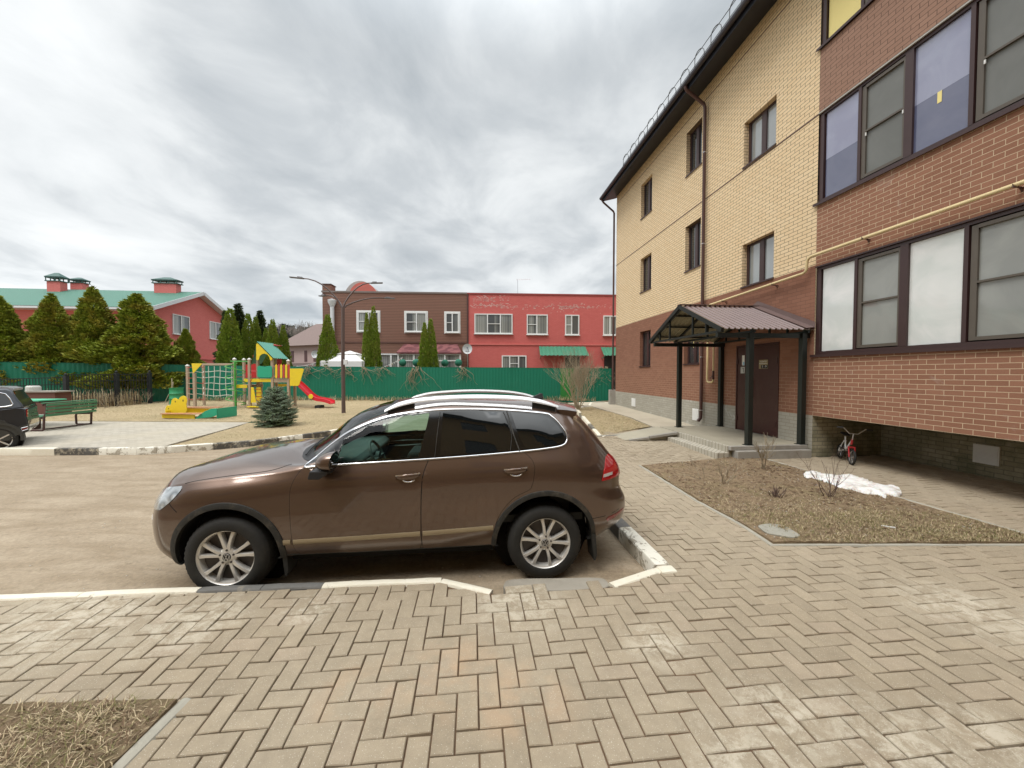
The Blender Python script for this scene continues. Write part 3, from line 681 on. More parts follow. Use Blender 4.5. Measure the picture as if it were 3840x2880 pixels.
# ============================================================ three-storey brick block on the right
def brickmat(name, c1, c2, mortar, bw=.25, bh=.0835, ms=.010, mortar2=None, split=None, bump=.35, patch=.0, vary=.6, dirt=0, moss=0, coords='sum'):
    M = Mat(name); co = M.coord(); sp_ = M.n('ShaderNodeSeparateXYZ'); M.l(co, sp_.inputs[0])
    cb = M.n('ShaderNodeCombineXYZ'); M.l(M.math('ADD', sp_.outputs[0], sp_.outputs[1]), cb.inputs[0]); M.l(sp_.outputs[2], cb.inputs[1])
    # a little waviness so the courses are not ruler-straight
    nz = M.n('ShaderNodeTexNoise'); nz.inputs['Scale'].default_value = 3.1; M.l(co, nz.inputs['Vector'])
    off = M.n('ShaderNodeVectorMath', operation='SCALE'); off.inputs['Scale'].default_value = .006; M.l(nz.outputs['Color'], off.inputs[0])
    ad = M.n('ShaderNodeVectorMath', operation='ADD'); M.l(cb.outputs[0], ad.inputs[0]); M.l(off.outputs[0], ad.inputs[1])
    b = M.n('ShaderNodeTexBrick'); b.offset = .5; b.inputs['Scale'].default_value = 1
    b.inputs['Brick Width'].default_value = bw; b.inputs['Row Height'].default_value = bh; b.inputs['Mortar Size'].default_value = ms / 2; b.inputs['Mortar Smooth'].default_value = .15
    b.inputs['Bias'].default_value = 0; M.l(ad.outputs[0], b.inputs['Vector'])
    b.inputs['Color1'].default_value = (0, 0, 0, 1); b.inputs['Color2'].default_value = (1, 1, 1, 1); b.inputs['Mortar'].default_value = (.5, .5, .5, 1)
    fine = M.noise(60, 5, .7, co); mid = M.noise(1.3, 4, .6, co)
    t = M.math('ADD', M.math('MULTIPLY', b.outputs['Color'], vary), M.math('MULTIPLY', mid, 1 - vary))
    base = M.mixc(t, c1, c2)
    base = M.mixc(.45, base, M.mixc(fine, (.25,)*3, (.78,)*3), 'OVERLAY')
    mo = mortar
    if mortar2 is not None:                       # pointing that changes with height on the wall
        lo, hi = split; mr_ = M.n('ShaderNodeMapRange'); mr_.inputs['From Min'].default_value = lo; mr_.inputs['From Max'].default_value = hi
        M.l(M.math('ADD', sp_.outputs[2], M.math('MULTIPLY', M.math('SUBTRACT', M.noise(1.1, 4, .6, co), .5), (hi - lo) * 1.4)), mr_.inputs[0])
        mo = M.mixc(mr_.outputs[0], mortar, mortar2)
    mo = M.mixc(.5, mo, M.mixc(M.noise(9, 5, .7, co), (.2,)*3, (.8,)*3), 'OVERLAY')
    col = M.mixc(b.outputs['Fac'], base, mo)
    if patch:                                     # lime bloom
        pm = M.ramp(M.noise(1.7, 6, .75, co, dist=.6), [(.60, (0, 0, 0)), (.70, (patch,) * 3)]); col = M.mixc(pm, col, (.66, .66, .63))
    if dirt: col = M.mixc(M.ramp(M.noise(.8, 6, .7, co), [(.45, (0, 0, 0)), (.8, (dirt,)*3)]), col, (.12, .10, .08))
    if moss: col = M.mixc(M.ramp(M.noise(1.6, 5, .7, co), [(.38, (0, 0, 0)), (.7, (moss,)*3)]), col, (.075, .085, .03))
    M.l(col, M.b.inputs['Base Color']); M.setv(Roughness=.88)
    h = M.math('SUBTRACT', M.math('MULTIPLY', fine, .25), b.outputs['Fac']); M.bump(h, bump, .012)
    return M.m
M_yb = brickmat('yellow_brick', (.74, .55, .325), (.83, .66, .43), (.17, .115, .068), ms=.012, vary=.45)
M_bb = brickmat('brown_brick', (.215, .088, .055), (.285, .125, .082), (.165, .075, .05), ms=.012, mortar2=(.12, .055, .038), split=(2.2, 2.8), vary=.6)
M_bbl = brickmat('brown_brick_light_pointing', (.245, .114, .068), (.325, .160, .100), (.54, .40, .27), ms=.011, mortar2=(.52, .40, .275), split=(5, 6), vary=.6, patch=.12)
M_bbf = brickmat('brown_brick_half_pointed', (.225, .100, .060), (.30, .143, .090), (.42, .29, .19), ms=.009, mortar2=(.17, .075, .05), split=(1.6, 2.9), vary=.6)
M_bbd = brickmat('brown_brick_dark_pointing', (.285, .165, .115), (.355, .212, .152), (.12, .068, .05), ms=.011, vary=.4)
M_pl = brickmat('plinth_brick', (.34, .32, .265), (.44, .415, .35), (.30, .275, .225), ms=.014, patch=.85, vary=.5, dirt=.25)
M_pld = brickmat('mossy_plinth_brick', (.30, .27, .18), (.42, .38, .27), (.22, .20, .15), ms=.016, patch=.18, vary=.7, dirt=.6, moss=.75, bump=.8)
M_slate = simple('dark_roof_metal', (.028, .032, .045), .45, .3, var=.2)
M_gut = simple('dark_gutter', (.045, .038, .045), .35, .3, var=.15)
M_bpipe = simple('brown_pipe', (.085, .040, .034), .38, .1, var=.15, dirt=.2)
M_gas = simple('yellow_gas_pipe', (.74, .60, .33), .45, var=.08, dirt=.2)
M_pane = simple('window_pane', (.035, .040, .042), .02, spec=1, var=.5, scale=2, coat=.5)
def panemat(name, a, b, rough, scale=1.2, coat=.8, co_=None):
    M = Mat(name); co = M.coord(); n = M.noise(scale, 4, .55, co, dist=.8)
    M.l(M.mixc(M.ramp(n, [(.38, (0, 0, 0)), (.62, (1, 1, 1))]), a, b), M.b.inputs['Base Color']); M.setv(Roughness=rough)
    M.b.inputs['Coat Weight'].default_value = coat; M.b.inputs['Coat Roughness'].default_value = .02; return M.m
M_milk = panemat('whitened_glass', (.66, .70, .68), (.82, .83, .82), .5)
M_net = panemat('netted_glass', (.25, .26, .245), (.31, .32, .30), .5, coat=.8)
M_netd = panemat('dark_netted_glass', (.135, .14, .13), (.165, .17, .16), .6, coat=.35)
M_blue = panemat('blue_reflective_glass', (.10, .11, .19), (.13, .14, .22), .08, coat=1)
M_blue2 = panemat('lavender_glass_painted_sky', (.25, .26, .38), (.31, .33, .45), .08, coat=1); ZB = 6.62  # paler upper half of the pane: reflected sky painted as colour
M_yint = simple('yellow_painted_panel', (.90, .76, .30), .6, var=.03)
M_pane2 = simple('pane_painted_sky_reflection', (.26, .28, .285), .04, spec=1, var=.2, scale=1.5, coat=1)  # whitish sky reflection put into the pane's base colour
M_cream = simple('window_mullion_cream', (.42, .40, .36), .5, var=.1)
M_doorm = simple('maroon_steel_door', (.060, .018, .016), .38, .1, var=.12, dirt=.15, bump=.05, bscale=25)
OBX, OBY = 6.69, 8.53; BRZ = math.atan2(.9946, -.1035)
def bw_(s, o, z=0):     # building frame -> world
    return (OBX - .1035 * s - .9946 * o, OBY + .9946 * s - .1035 * o, z)
apt = thing('apartment_building', 'three storey yellow and brown brick block with dark eaves right of the car', 'building', (OBX, OBY, 0), BRZ)
def wall(mb, s0, s1, z0, z1, holes=(), o=0.0, depth=.14):
    xs = sorted({s0, s1} | {v for h in holes for v in h[:2] if s0 < v < s1}); zs = sorted({z0, z1} | {v for h in holes for v in h[2:] if z0 < v < z1})
    for a, b in zip(xs[:-1], xs[1:]):
        for c, d in zip(zs[:-1], zs[1:]):
            mx, mz = (a + b) / 2, (c + d) / 2
            if any(h[0] < mx < h[1] and h[2] < mz < h[3] for h in holes): continue
            mb.add([(a, o, c), (b, o, c), (b, o, d), (a, o, d)], [(0, 1, 2, 3)])
    for h in holes:
        a, b = max(h[0], s0), min(h[1], s1); c, d = max(h[2], z0), min(h[3], z1)
        if a >= b or c >= d: continue
        mb.add([(a, o, c), (a, o, d), (a, o - depth, d), (a, o - depth, c)], [(0, 1, 2, 3)]); mb.add([(b, o, c), (b, o - depth, c), (b, o - depth, d), (b, o, d)], [(0, 1, 2, 3)])
        if d == h[3]: mb.add([(a, o, d), (b, o, d), (b, o - depth, d), (a, o - depth, d)], [(0, 1, 2, 3)])
        if c == h[2]: mb.add([(a, o, c), (a, o - depth, c), (b, o - depth, c), (b, o, c)], [(0, 1, 2, 3)])
WINS = [(7.85, 8.90, 2.32, 3.88), (7.85, 8.90, 5.62, 7.13), (7.85, 8.90, 8.88, 10.4), (4.33, 5.26, 2.34, 3.86), (4.33, 5.26, 5.60, 7.18), (4.33, 5.26, 8.93, 10.43), (1.20, 2.34, 4.42, 5.60), (1.20, 2.34, 7.72, 8.95)]
DOOR = (.96, 2.50, .42, 2.80)
S1 = 11.82; SN = -12.0
w = MB(); wall(w, 0, S1, 1.08, 4.40, WINS + [DOOR]); w.add([(0,0,4.24),(.001,0,4.24)], []); w.build('brown_wall', M_bbf, apt, fixn=False)
w = MB(); wall(w, 0, S1, 4.40, 11.25, WINS); 
w.add([(S1, 0, 1.08), (S1, -12, 1.08), (S1, -12, 14.5), (S1, -6, 15.5), (S1, 0, 11.25)], [(0, 1, 2, 3, 4)]); w.build('yellow_wall', M_yb, apt, fixn=False)
w = MB(); wall(w, 0, S1, .0, 1.08, [DOOR]); w.add([(S1, 0, 0), (S1, -12, 0), (S1, -12, 1.08), (S1, 0, 1.08)], [(0, 1, 2, 3)]); w.build('plinth', M_pl, apt, fixn=False)
w = MB(); w.add([(0, 0, 0), (0, -1.72, 0), (0, -1.72, 1.08), (0, 0, 1.08)], [(0, 1, 2, 3)]); w.add([(0, -1.72, 0), (SN, -1.72, 0), (SN, -1.72, 1.08), (0, -1.72, 1.08)], [(0, 1, 2, 3)]); w.build('recessed_plinth', M_pld, apt, fixn=False)
w = MB(); wall(w, SN, -.0005, 1.08, 2.40); wall(w, SN, -.0005, 4.36, 5.70)
w.add([(SN, 0, 1.08), (-.0005, 0, 1.08), (-.0005, -1.72, 1.08), (SN, -1.72, 1.08)], [(0, 1, 2, 3)])
w.build('balcony_parapet', M_bbl, apt, fixn=False)
w = MB(); wall(w, SN, -.0005, 7.70, 9.02); wall(w, SN, -.0005, 10.95, 11.25); w.build('balcony_parapet', M_bbd, apt, fixn=False)
# joint lines in the yellow wall
w = MB()
for z in (7.66, 10.84): w.box(.0, S1, .001, .008, z - .012, z + .012)
w.build('movement_joint', M_bpipe, apt)
# balcony glazing, three floors
def glazing(z0, z1, zr, fixed, sash, sill, floor):
    fr = MB(); fr.box(SN, -.0, -.12, -.03, z0 - .07, z0); fr.box(SN, -.0, -.12, -.03, z1, z1 + .08); fr.box(-.10, -.0, -.12, -.028, z0, z1)
    s = -.10; k = 0; gl = [];
    edges = [(-.12, -.84, 0), (-.98, -1.66, 1), (-1.79, -2.55, 0), (-2.71, -3.45, 1)]
    step = -3.48; 
    e2 = list(edges)
    for q in (1, 2): e2 += [(a + step * q, b + step * q, c) for a, b, c in edges]
    g = apt; frm = fr
    prev = -.10
    for i, (a, b, c) in enumerate(e2):
        if a < SN + .2: break
        frm.box(b - .06 if c == 0 else b - .13, b - .001, -.12, -.026, z0, z1)
    f = frm.build('balcony_window_frame', M_darkframe, apt)
    for i, (a, b, c) in enumerate(e2):
        if a < SN + .2 or a < -7.5: break
        p = MB()
        if c == 0:
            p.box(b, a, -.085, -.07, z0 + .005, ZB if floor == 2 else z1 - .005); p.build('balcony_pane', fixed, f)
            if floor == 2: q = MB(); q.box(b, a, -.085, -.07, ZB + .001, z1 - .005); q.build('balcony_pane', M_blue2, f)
            if floor == 2 and i == 2:
                q = MB(); q.box(-2.18, -2.12, -.068, -.064, 6.44, 6.62); q.build('paper_note', M_yint, f)
        else:
            sf = MB(); a1, b1 = a + .0, b - .0
            sf.box(b1, b1 + .03, -.11, -.035, z0 + .02, z1 - .02); sf.box(a1, a1 + .079, -.11, -.045, z0 + .02, z1 - .02)
            sf.box(b1 + .03, a1, -.11, -.035, z0 + .02, z0 + .075); sf.box(b1 + .03, a1, -.11, -.035, z1 - .075, z1 - .02); sf.box(b1 + .03, a1, -.075, -.040, zr - .016, zr + .016)
            so = sf.build('balcony_sash', M_sashg, apt)
            p.box(b1 + .03, a1, -.088, -.078, z0 + .075, z1 - .075); p.build('balcony_pane', sash, so)
            if floor == 2:
                for x in (b1 + .02, a1 - .02):
                    q = MB(); q.box(x - .010, x + .010, -.034, -.022, zr - .10, zr - .04); q.build('net_clip', M_white, so)
    m = MB(); m.box(SN, .05, -.10, .055, z0 - .095, z0 - .072); m.box(SN, .05, .045, .055, z0 - .125, z0 - .095)
    m.build('balcony_sill', M_darkframe, apt)
    t = MB(); t.box(SN, -.0, -.02, .012, z1 + .055, z1 + .085); t.build('balcony_head_flashing', M_cream if floor == 2 else M_darkframe, apt)
M_sashg = simple('grey_brown_frame', (.105, .088, .070), .45, var=.15)
glazing(2.50, 4.28, 3.40, M_milk, M_net, 0, 1)
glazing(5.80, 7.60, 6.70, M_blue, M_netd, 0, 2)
glazing(9.14, 10.85, 10.0, M_yint, M_yint, 0, 3)
# backing behind the glazing so no light leaks
w = MB(); w.box(SN, -.001, -12, -.30, 1.081, 11.2); w.box(SN, 0, -.30, -.001, 2.25, 2.39); w.build('balcony_interior', M_int, apt)
# sash windows in the brick
def bwindow(s0, s1, z0, z1, light, note=None):
    dp = -.14; f = MB(); t = .055
    f.box(s0, s1, dp - .06, dp, z0, z0 + t); f.box(s0, s1, dp - .06, dp, z1 - t, z1); f.box(s0, s0 + t, dp - .06, dp, z0 + t, z1 - t); f.box(s1 - t, s1, dp - .06, dp, z0 + t, z1 - t)
    m = (s0 + s1) / 2; f.box(m - .05, m + .05, dp - .06, dp + .008, z0 + t, z1 - t)
    for a, b in ((s0 + t, m - .05), (m + .05, s1 - t)):
        f.box(a, a + .03, dp - .05, dp + .006, z0 + t, z1 - t); f.box(b - .03, b, dp - .05, dp + .006, z0 + t, z1 - t)
    wo = f.build('window', M_darkframe, apt)
    for i, (a, b) in enumerate(((s0 + t + .03, m - .08), (m + .08, s1 - t - .03))):
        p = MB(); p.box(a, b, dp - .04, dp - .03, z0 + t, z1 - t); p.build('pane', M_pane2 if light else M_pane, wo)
        c = MB(); c.add([(a + k * (b - a) / 12, dp - .075 - .012 * (k % 2), z) for k in range(13) for z in (z0 + t, z1 - t)], [(k*2, k*2+2, k*2+3, k*2+1) for k in range(12)]) if light else None
    si = MB(); si.box(s0 - .02, s1 + .02, dp, .035, z0 - .012, z0 + .012); si.box(s0 - .02, s1 + .02, .028, .035, z0 - .03, z0 - .012); si.build('window_sill', M_darkframe, wo)
    return wo
for i, (a, b, c, d) in enumerate(WINS):
    wo = bwindow(a, b, c, d, i >= 6)
    if i == 3:
        q = MB(); q.box(4.86, 4.95, -.168, -.164, 2.92, 3.14); q.build('paper_note', M_yint, wo)
# eaves, gutter, roof, snow guard
w = MB(); w.add([(SN, 0, 11.23), (S1 + .25, 0, 11.23), (S1 + .25, .66, 11.05), (SN, .66, 11.05)], [(0, 1, 2, 3)])
w.box(SN, S1 + .25, .66, .69, 11.02, 11.20)
w.add([(S1 + .25, 0, 11.23), (S1 + .25, .69, 11.05), (S1 + .25, .69, 11.3), (S1 + .25, -6, 14.3), (S1 + .25, -6, 14.1)], [(0, 1, 2, 3, 4)])
w.build('soffit', M_slate, apt, fixn=False)
w = MB(); w.add([(SN, .76, 11.28), (S1 + .27, .76, 11.28), (S1 + .27, -6, 14.35), (SN, -6, 14.35)], [(0, 1, 2, 3)]); w.add([(SN, .76, 11.25), (S1 + .27, .76, 11.25), (S1 + .27, -6, 14.30), (SN, -6, 14.30)], [(0, 3, 2, 1)])
w.add([(SN, -6, 14.35), (S1 + .27, -6, 14.35), (S1 + .27, -12.7, 11.3), (SN, -12.7, 11.3)], [(0, 1, 2, 3)]); w.build('roof', M_slate, apt, fixn=False)
g = MB(); pr = [(.70 + .075 + .075 * math.cos(a), 11.20 + .085 * math.sin(a)) for a in np.linspace(math.pi, 2 * math.pi, 9)]
g.add([(s, o, z) for s in (SN, S1 + .27) for o, z in pr], [(k, k + 1, k + 10, k + 9) for k in range(8)]); g.tube([(SN, .85, 11.21), (S1 + .27, .85, 11.21)], .009, 6)
g.build('gutter', M_gut, apt, smooth=60)
for z in (11.90, 12.20):
    pass
sg = MB()
for k in range(22):
    s = 9.85 - .83 * k
    if s < SN: break
    pts = [(s, .50, 11.42), (s, .50, 12.05)] + [(s + (0), .50 - .17 + .17 * math.cos(a), 12.05 + .16 * math.sin(a)) for a in np.linspace(.15, math.pi - .3, 8)]
    pts = [(s, .46, 11.40), (s, .46, 11.98)] + [(s - .17 + .17 * math.cos(a), .46 - .05 * (1 - math.cos(a)) , 11.98 + .20 * math.sin(a)) for a in np.linspace(.2, math.pi, 8)] + [(s - .34, .36, 11.46)]
    if k % 1 == 0: sg.tube(pts, .014, 6)
for z in (11.78, 12.04): sg.tube([(9.87, .47, z), (SN, .47, z)], .011, 5)
sg.build('snow_guard', simple('grey_guard_rail', (.16, .165, .17), .5, .3), apt, smooth=60)
# downpipes
def pipe(name, pts, r, mat, n=10, brackets=()):
    p = MB(); p.tube(pts, r, n); o = p.build(name, mat, apt, smooth=50)
    for b in brackets:
        q = MB(); q.lathe([(r + .006, -.012), (r + .006, .012)], b, 'z', 14); q.bar((b[0], b[1], b[2]), (b[0], 0, b[2]), .012, .02); q.build('pipe_bracket', M_alu, o)
    return o
pipe('downpipe', [(4.03, .20, .46), (4.03, .11, .56), (4.03, .10, .7), (4.03, .10, 10.52), (4.03, .14, 10.62), (4.02, .66, 10.96), (4.02, .74, 11.02), (4.02, .775, 11.12)], .052, M_bpipe, brackets=((4.03, .10, 2.55), (4.03, .10, .82), (4.03, .10, 6.2), (4.03, .10, 9.1)))
pipe('downpipe', [(11.93, .16, .40), (11.93, .11, .5), (11.93, .10, 10.4), (11.93, .14, 10.5), (11.97, .66, 10.95), (11.98, .775, 11.12)], .048, M_bpipe, brackets=((11.93, .10, .83), (11.93, .10, 5.0)))
gp = MB(); r_ = .030
gp.tube([(SN, .14, 4.64), (-.02, .13, 4.585), (.05, .13, 4.56), (.09, .13, 4.50), (.10, .13, 4.34), (.12, .13, 4.29), (.18, .13, 4.262), (3.60, .12, 4.165), (3.67, .12, 4.14), (3.69, .12, 4.07), (3.69, .12, 1.83), (3.68, .12, 1.77), (3.62, .12, 1.74), (3.45, .12, 1.74), (3.40, .12, 1.77), (3.38, .12, 1.83)], r_ , 10)
gp.tube([(3.38, .12, 2.1), (3.38, .12, 4.0), (3.37, .12, 4.06), (3.33, .10, 4.08), (3.22, -.01, 4.08)], .024, 8)
go = gp.build('gas_pipe', M_gas, apt, smooth=50)
gv = MB(); gv.tube([(3.38, .12, 1.83), (3.38, .12, 2.10)], .032, 8); gv.bar((3.38, .15, 1.95), (3.38, .22, 1.86), .02, .012); gv.build('valve', M_bpipe, go)
for s in (-9, -6, -3.2, -1.15, 1.05, 2.95):
    z = 4.61 if s < 0 else 4.262 - (s - .18) / 3.42 * .097
    q = MB(); q.bar((s, 0, z - .045), (s, .17, z - .035), .03, .012); q.tube([(s, .14 + .036 * math.cos(a), z + .036 * math.sin(a)) for a in np.linspace(-math.pi, 0, 7)], .006, 5); q.bar((s, .05, z - .05), (s - .0, .01, z - .10), .02, .012); q.build('pipe_bracket', M_bpipe, go)
# plinth vents
for (a, b, c, d) in ((9.30, 9.72, .47, .85), (4.30, 4.66, .42, .82)):
    q = MB(); q.box(a, b, .0, .02, c, d); q.box(a + .02, b - .02, .02, .026, c + .02, d - .02); q.build('plinth_panel', M_white, apt, bevel=.004)
q = MB(); q.box(-1.99, -1.63, -1.72, -1.69, .38, .72); vo = q.build('vent_grille', simple('pale_grey_plastic', (.72, .72, .68), .6, dirt=.1), apt)
for k in range(13):
    q = MB() if k == 0 else q
    z = .405 + k * .0235; q.bar((-1.97, -1.683, z), (-1.65, -1.683, z), .012, .010)
q.build('vent_slats', M_white, vo)
# door
dd = MB(); dd.box(.96, 1.0, -.12, .015, .42, 2.80); dd.box(2.46, 2.50, -.12, .015, .42, 2.80); dd.box(1.0, 2.46, -.12, .015, 2.75, 2.80); fo = dd.build('door_frame', M_doorm, apt)
dd = MB(); dd.box(1.005, 1.925, -.05, .005, .43, 2.745); do = dd.build('entrance_door', M_doorm, apt, bevel=.004)
dd = MB(); dd.box(1.932, 2.455, -.05, .0, .43, 2.745); ds_ = dd.build('side_door_leaf', M_doorm, apt, bevel=.004)
h = MB(); h.tube([(1.83, .045, 1.33), (1.83, .045, 1.86)], .013, 8); h.bar((1.83, .0, 1.40), (1.83, .045, 1.40), .015, .015); h.bar((1.83, .0, 1.79), (1.83, .045, 1.79), .015, .015); h.build('door_handle', M_alu, do, smooth=50)
h = MB(); h.lathe([(0, .02), (.028, .018), (.03, .004)], (1.89, 0, 1.53), 'y', 14); h.build('door_lock', M_alu, do)
for z in (.75, 2.35):
    h = MB(); h.tube([(1.02, .015, z - .07), (1.02, .015, z + .07)], .014, 8); h.build('hinge', M_doorm, do)
    h = MB(); h.tube([(2.44, .015, z - .07), (2.44, .015, z + .07)], .014, 8); h.build('hinge', M_doorm, ds_)
M_gold = simple('dull_gold_plate', (.34, .27, .16), .35, .5)
pl_ = MB(); pl_.box(1.31, 1.62, .006, .014, 2.14, 2.37); po = pl_.build('number_plate', M_gold, do)
def text(body, size, loc, mat, parent, name='lettering', rot=(R(90), 0, R(180)), depth=.001):
    cu_ = bpy.data.curves.new(name, 'FONT'); cu_.body = body; cu_.size = size; cu_.extrude = depth; cu_.align_x = 'CENTER'; cu_.align_y = 'CENTER'
    t = bpy.data.objects.new(name, cu_); COL.objects.link(t)
    me = bpy.data.meshes.new_from_object(t); bpy.data.objects.remove(t)
    o = bpy.data.objects.new(name, me); COL.objects.link(o); me.materials.append(mat); o.location = loc; o.rotation_euler = rot; o.parent = parent; return o
bk = MB(); bk.box(1.32, 1.54, .0145, .017, 2.150, 2.235); bk.build('number_backing', M_black, po)
text('1 - 9', .085, (1.43, .0185, 2.195), M_white, po)
text('\u041f\u041e\u0414\u042a\u0415\u0417\u0414', .045, (1.47, .0155, 2.325), M_white, po)
ln = MB(); ln.box(1.33, 1.61, .0145, .0165, 2.268, 2.278); ln.build('plate_line', M_white, po)
for (a, b, c, d, mt) in ((2.17, 2.27, 2.24, 2.52, M_white), (2.16, 2.32, 2.02, 2.20, simple('grey_notice', (.45, .46, .44), .6))):
    q = MB(); q.box(a, b, .001, .005, c, d); q.build('notice', mt, ds_)
q = MB(); q.box(2.175, 2.235, .0055, .0065, 2.25, 2.34); q.build('notice_stripe', simple('light_blue', (.30, .55, .72), .6), ds_)
q = MB(); q.box(2.20, 2.215, .0055, .0065, 2.05, 2.16); q.box(2.18, 2.26, .0055, .0065, 2.15, 2.16); q.build('notice_mark', M_black, ds_)
# ---- porch: platform, step, ramp
M_step = brickmat('paver_soldier_course', (.42, .385, .31), (.50, .465, .385), (.19, .16, .12), bw=.12, bh=.6, ms=.016, vary=.5, dirt=.3)
M_plat = simple('trodden_paving', (.37, .335, .255), .85, var=.15, scale=2.2, bump=.3, dirt=.35)
porch = thing('porch_platform', 'low paved entrance platform with two steps in front of the maroon door', 'porch', (OBX, OBY, 0), BRZ)
q = MB(); q.prism([(.10, .0), (3.25, .0), (3.25, 1.90), (.10, 1.90)], .05, .418); q.build('platform', M_plat, porch, bevel=.012)
q = MB(); q.box(.09, 2.1, 1.901, 1.96, .10, .424); q.build('upper_riser', M_step, porch, bevel=.008)
q = MB(); q.box(.02, 2.15, 1.961, 2.25, .05, .288); q.build('lower_step', M_step, porch, bevel=.012)
q = MB(); q.box(-.10, .099, .10, 1.84, .10, .335); q.build('side_kerb', M_conc, porch, bevel=.015)
q = MB(); q.box(.0, .098, .1, 1.93, .335, .425); q.build('edging', M_conc, porch, bevel=.008)
q = MB(); rp_ = [(2.16, 1.962, .418), (3.25, 1.962, .418), (3.15, 3.45, .20), (2.25, 3.38, .20)]
q.add([*rp_, *[(a, b, .02) for a, b, c in rp_]], [(0, 1, 2, 3), (0, 3, 7, 4), (3, 2, 6, 7), (2, 1, 5, 6), (1, 0, 4, 5)]); q.build('ramp', M_plat, porch, fixn=True)
q = MB(); q.bar((2.11, 1.98, .40), (2.14, 2.75, .29), .09, .07); q.bar((2.13, 2.78, .27), (2.2, 3.3, .20), .08, .06); q.build('ramp_edging', M_conc, porch, bevel=.01)
# ---- canopy on four posts
M_green = simple('dark_green_steel', (.016, .020, .017), .42, .2, var=.2)
Mr = Mat('brown_profiled_sheet'); co = Mr.coord(); Mr.l(Mr.mixc(Mr.noise(5, 5, .6, co), (.17, .115, .105), (.215, .15, .14)), Mr.b.inputs['Base Color']); Mr.setv(Roughness=.33, Metallic=.15); Mr.b.inputs['Coat Weight'].default_value = .3; M_sheet = Mr.m
M_sheetu = simple('sheet_underside', (.30, .27, .18), .6, var=.15)
can = thing('entrance_canopy', 'gabled canopy of brown profiled sheet on four dark green steel posts', 'canopy', (OBX, OBY, 0), BRZ)
for s, o_ in ((.15, 1.41), (3.05, 1.41), (.12, .16), (3.10, .06)):
    q = MB(); q.bar((s, o_, .42), (s, o_, 2.92), .115, .115); po_ = q.build('post', M_green, can, bevel=.006)
    q = MB(); q.box(s - .09, s + .09, o_ - .09, o_ + .09, .419, .430); q.build('foot_plate', M_green, po_)
RS, RZ, EZ, EA, EB, FO = 1.70, 3.76, 2.98, -.02, 3.37, 2.20
def corr(a, b):     # corrugated slope from ridge to eave, ribs running down the slope
    m = MB(); n = 0; vs = []; N = 96
    for i in range(N + 1):
        o_ = FO - (FO - .02) * i / N; ph = (i % 6); hgt = (.028 if ph in (1, 2) else 0.0)
        if ph == 0 or ph == 3: hgt = .0
        vs += [(RS, o_, RZ + hgt), ((RS + a) / 2, o_, (RZ + b) / 2 + hgt), (a, o_, b + hgt)]
    m.add(vs, [(i*3+k, i*3+k+1, (i+1)*3+k+1, (i+1)*3+k) for i in range(N) for k in (0, 1)]); return m
for a in (EA, EB):
    so = corr(a, EZ).build('roof_sheet', M_sheet, can, fixn=False)
    u = corr(a, EZ); u.v = [(x, y, z - .008) for x, y, z in u.v]; u.build('sheet_underside', M_sheetu, so, fixn=False)
q = MB(); q.bar((RS, FO + .02, RZ + .035), (RS, .0, RZ + .035), .16, .012); q.build('ridge_cap', M_sheet, can)
q = MB()
for a in (EA, EB):
    q.add([(RS, .02, RZ + .17), (a - (.02 if a < 1 else -.02), .02, EZ + .17), (a - (.02 if a < 1 else -.02), .02, EZ + .02), (RS, .02, RZ + .03)], [(0, 1, 2, 3)])
    q.add([(RS, .021, RZ + .06), (a, .021, EZ + .06), (a, .22, EZ + .04), (RS, .22, RZ + .04)], [(0, 1, 2, 3)])
q.build('wall_flashing', M_sheet, can, fixn=False)
q = MB()
for a in (EA, EB): q.bar((RS, FO + .005, RZ - .02), (a, FO + .005, EZ - .02), .02, .10)
q.build('barge_board', M_green, can)
bm_ = MB()
bm_.bar((.15, 0.0, 2.86), (.15, FO, 2.86), .08, .10); bm_.build('beam', M_green, can); bm_ = MB(); bm_.bar((3.06, 0.0, 2.86), (3.06, FO, 2.86), .08, .10); bm_.build('beam', M_green, can)
for o_ in (FO - .05, 1.41, .12):
    t = MB(); t.bar((EA + .03, o_, 2.94), (EB - .03, o_, 2.94), .05, .05)
    for a in (EA + .03, EB - .03): t.bar((RS, o_, RZ - .06), (a, o_, EZ - .03), .05, .05)
    for s in (1.15, 2.25, .60, 2.80) if o_ != 1.41 else (1.7,):
        zt = EZ + (RZ - EZ) * (1 - abs(s - RS) / (EB - RS)) - .08; t.bar((s, o_, 2.94), (s, o_, zt), .04, .04)
    t.build('truss', M_green, can)
for f_ in (.2, .5, .8):
    for a in (EA, EB):
        t = MB(); s = RS + (a - RS) * f_; z = RZ + (EZ - RZ) * f_ - .05; t.bar((s, .05, z), (s, FO - .02, z), .05, .04); t.build('purlin', M_green, can)
# ---- small black lamp box standing at the rear post
q = MB(); x, y, _ = bw_(2.93, .16)
# ---- block behind the photographer (seen only in reflections)
M_yb2 = brickmat('yellow_brick_reflected', (.50, .34, .16), (.60, .42, .22), (.13, .085, .045), ms=.013, vary=.45)
ap2 = thing('apartment_building', 'yellow brick block facing the parked car from behind the camera', 'building', (0, -5.2, 0), 0)
hol = [(x, x + 1.3, z, z + 1.5) for x in (-16, -12, -8, -4, 0, 4, 8, 12) for z in (2.2, 5.4, 8.6)]
def wall2(mb, holes):
    xs = sorted({-19, 17} | {v for h in holes for v in h[:2]}); zs = sorted({0, 10.8} | {v for h in holes for v in h[2:]})
    for a, b in zip(xs[:-1], xs[1:]):
        for c, d in zip(zs[:-1], zs[1:]):
            if any(h[0] < (a+b)/2 < h[1] and h[2] < (c+d)/2 < h[3] for h in holes): continue
            mb.add([(a, 0, c), (b, 0, c), (b, 0, d), (a, 0, d)], [(0, 1, 2, 3)])
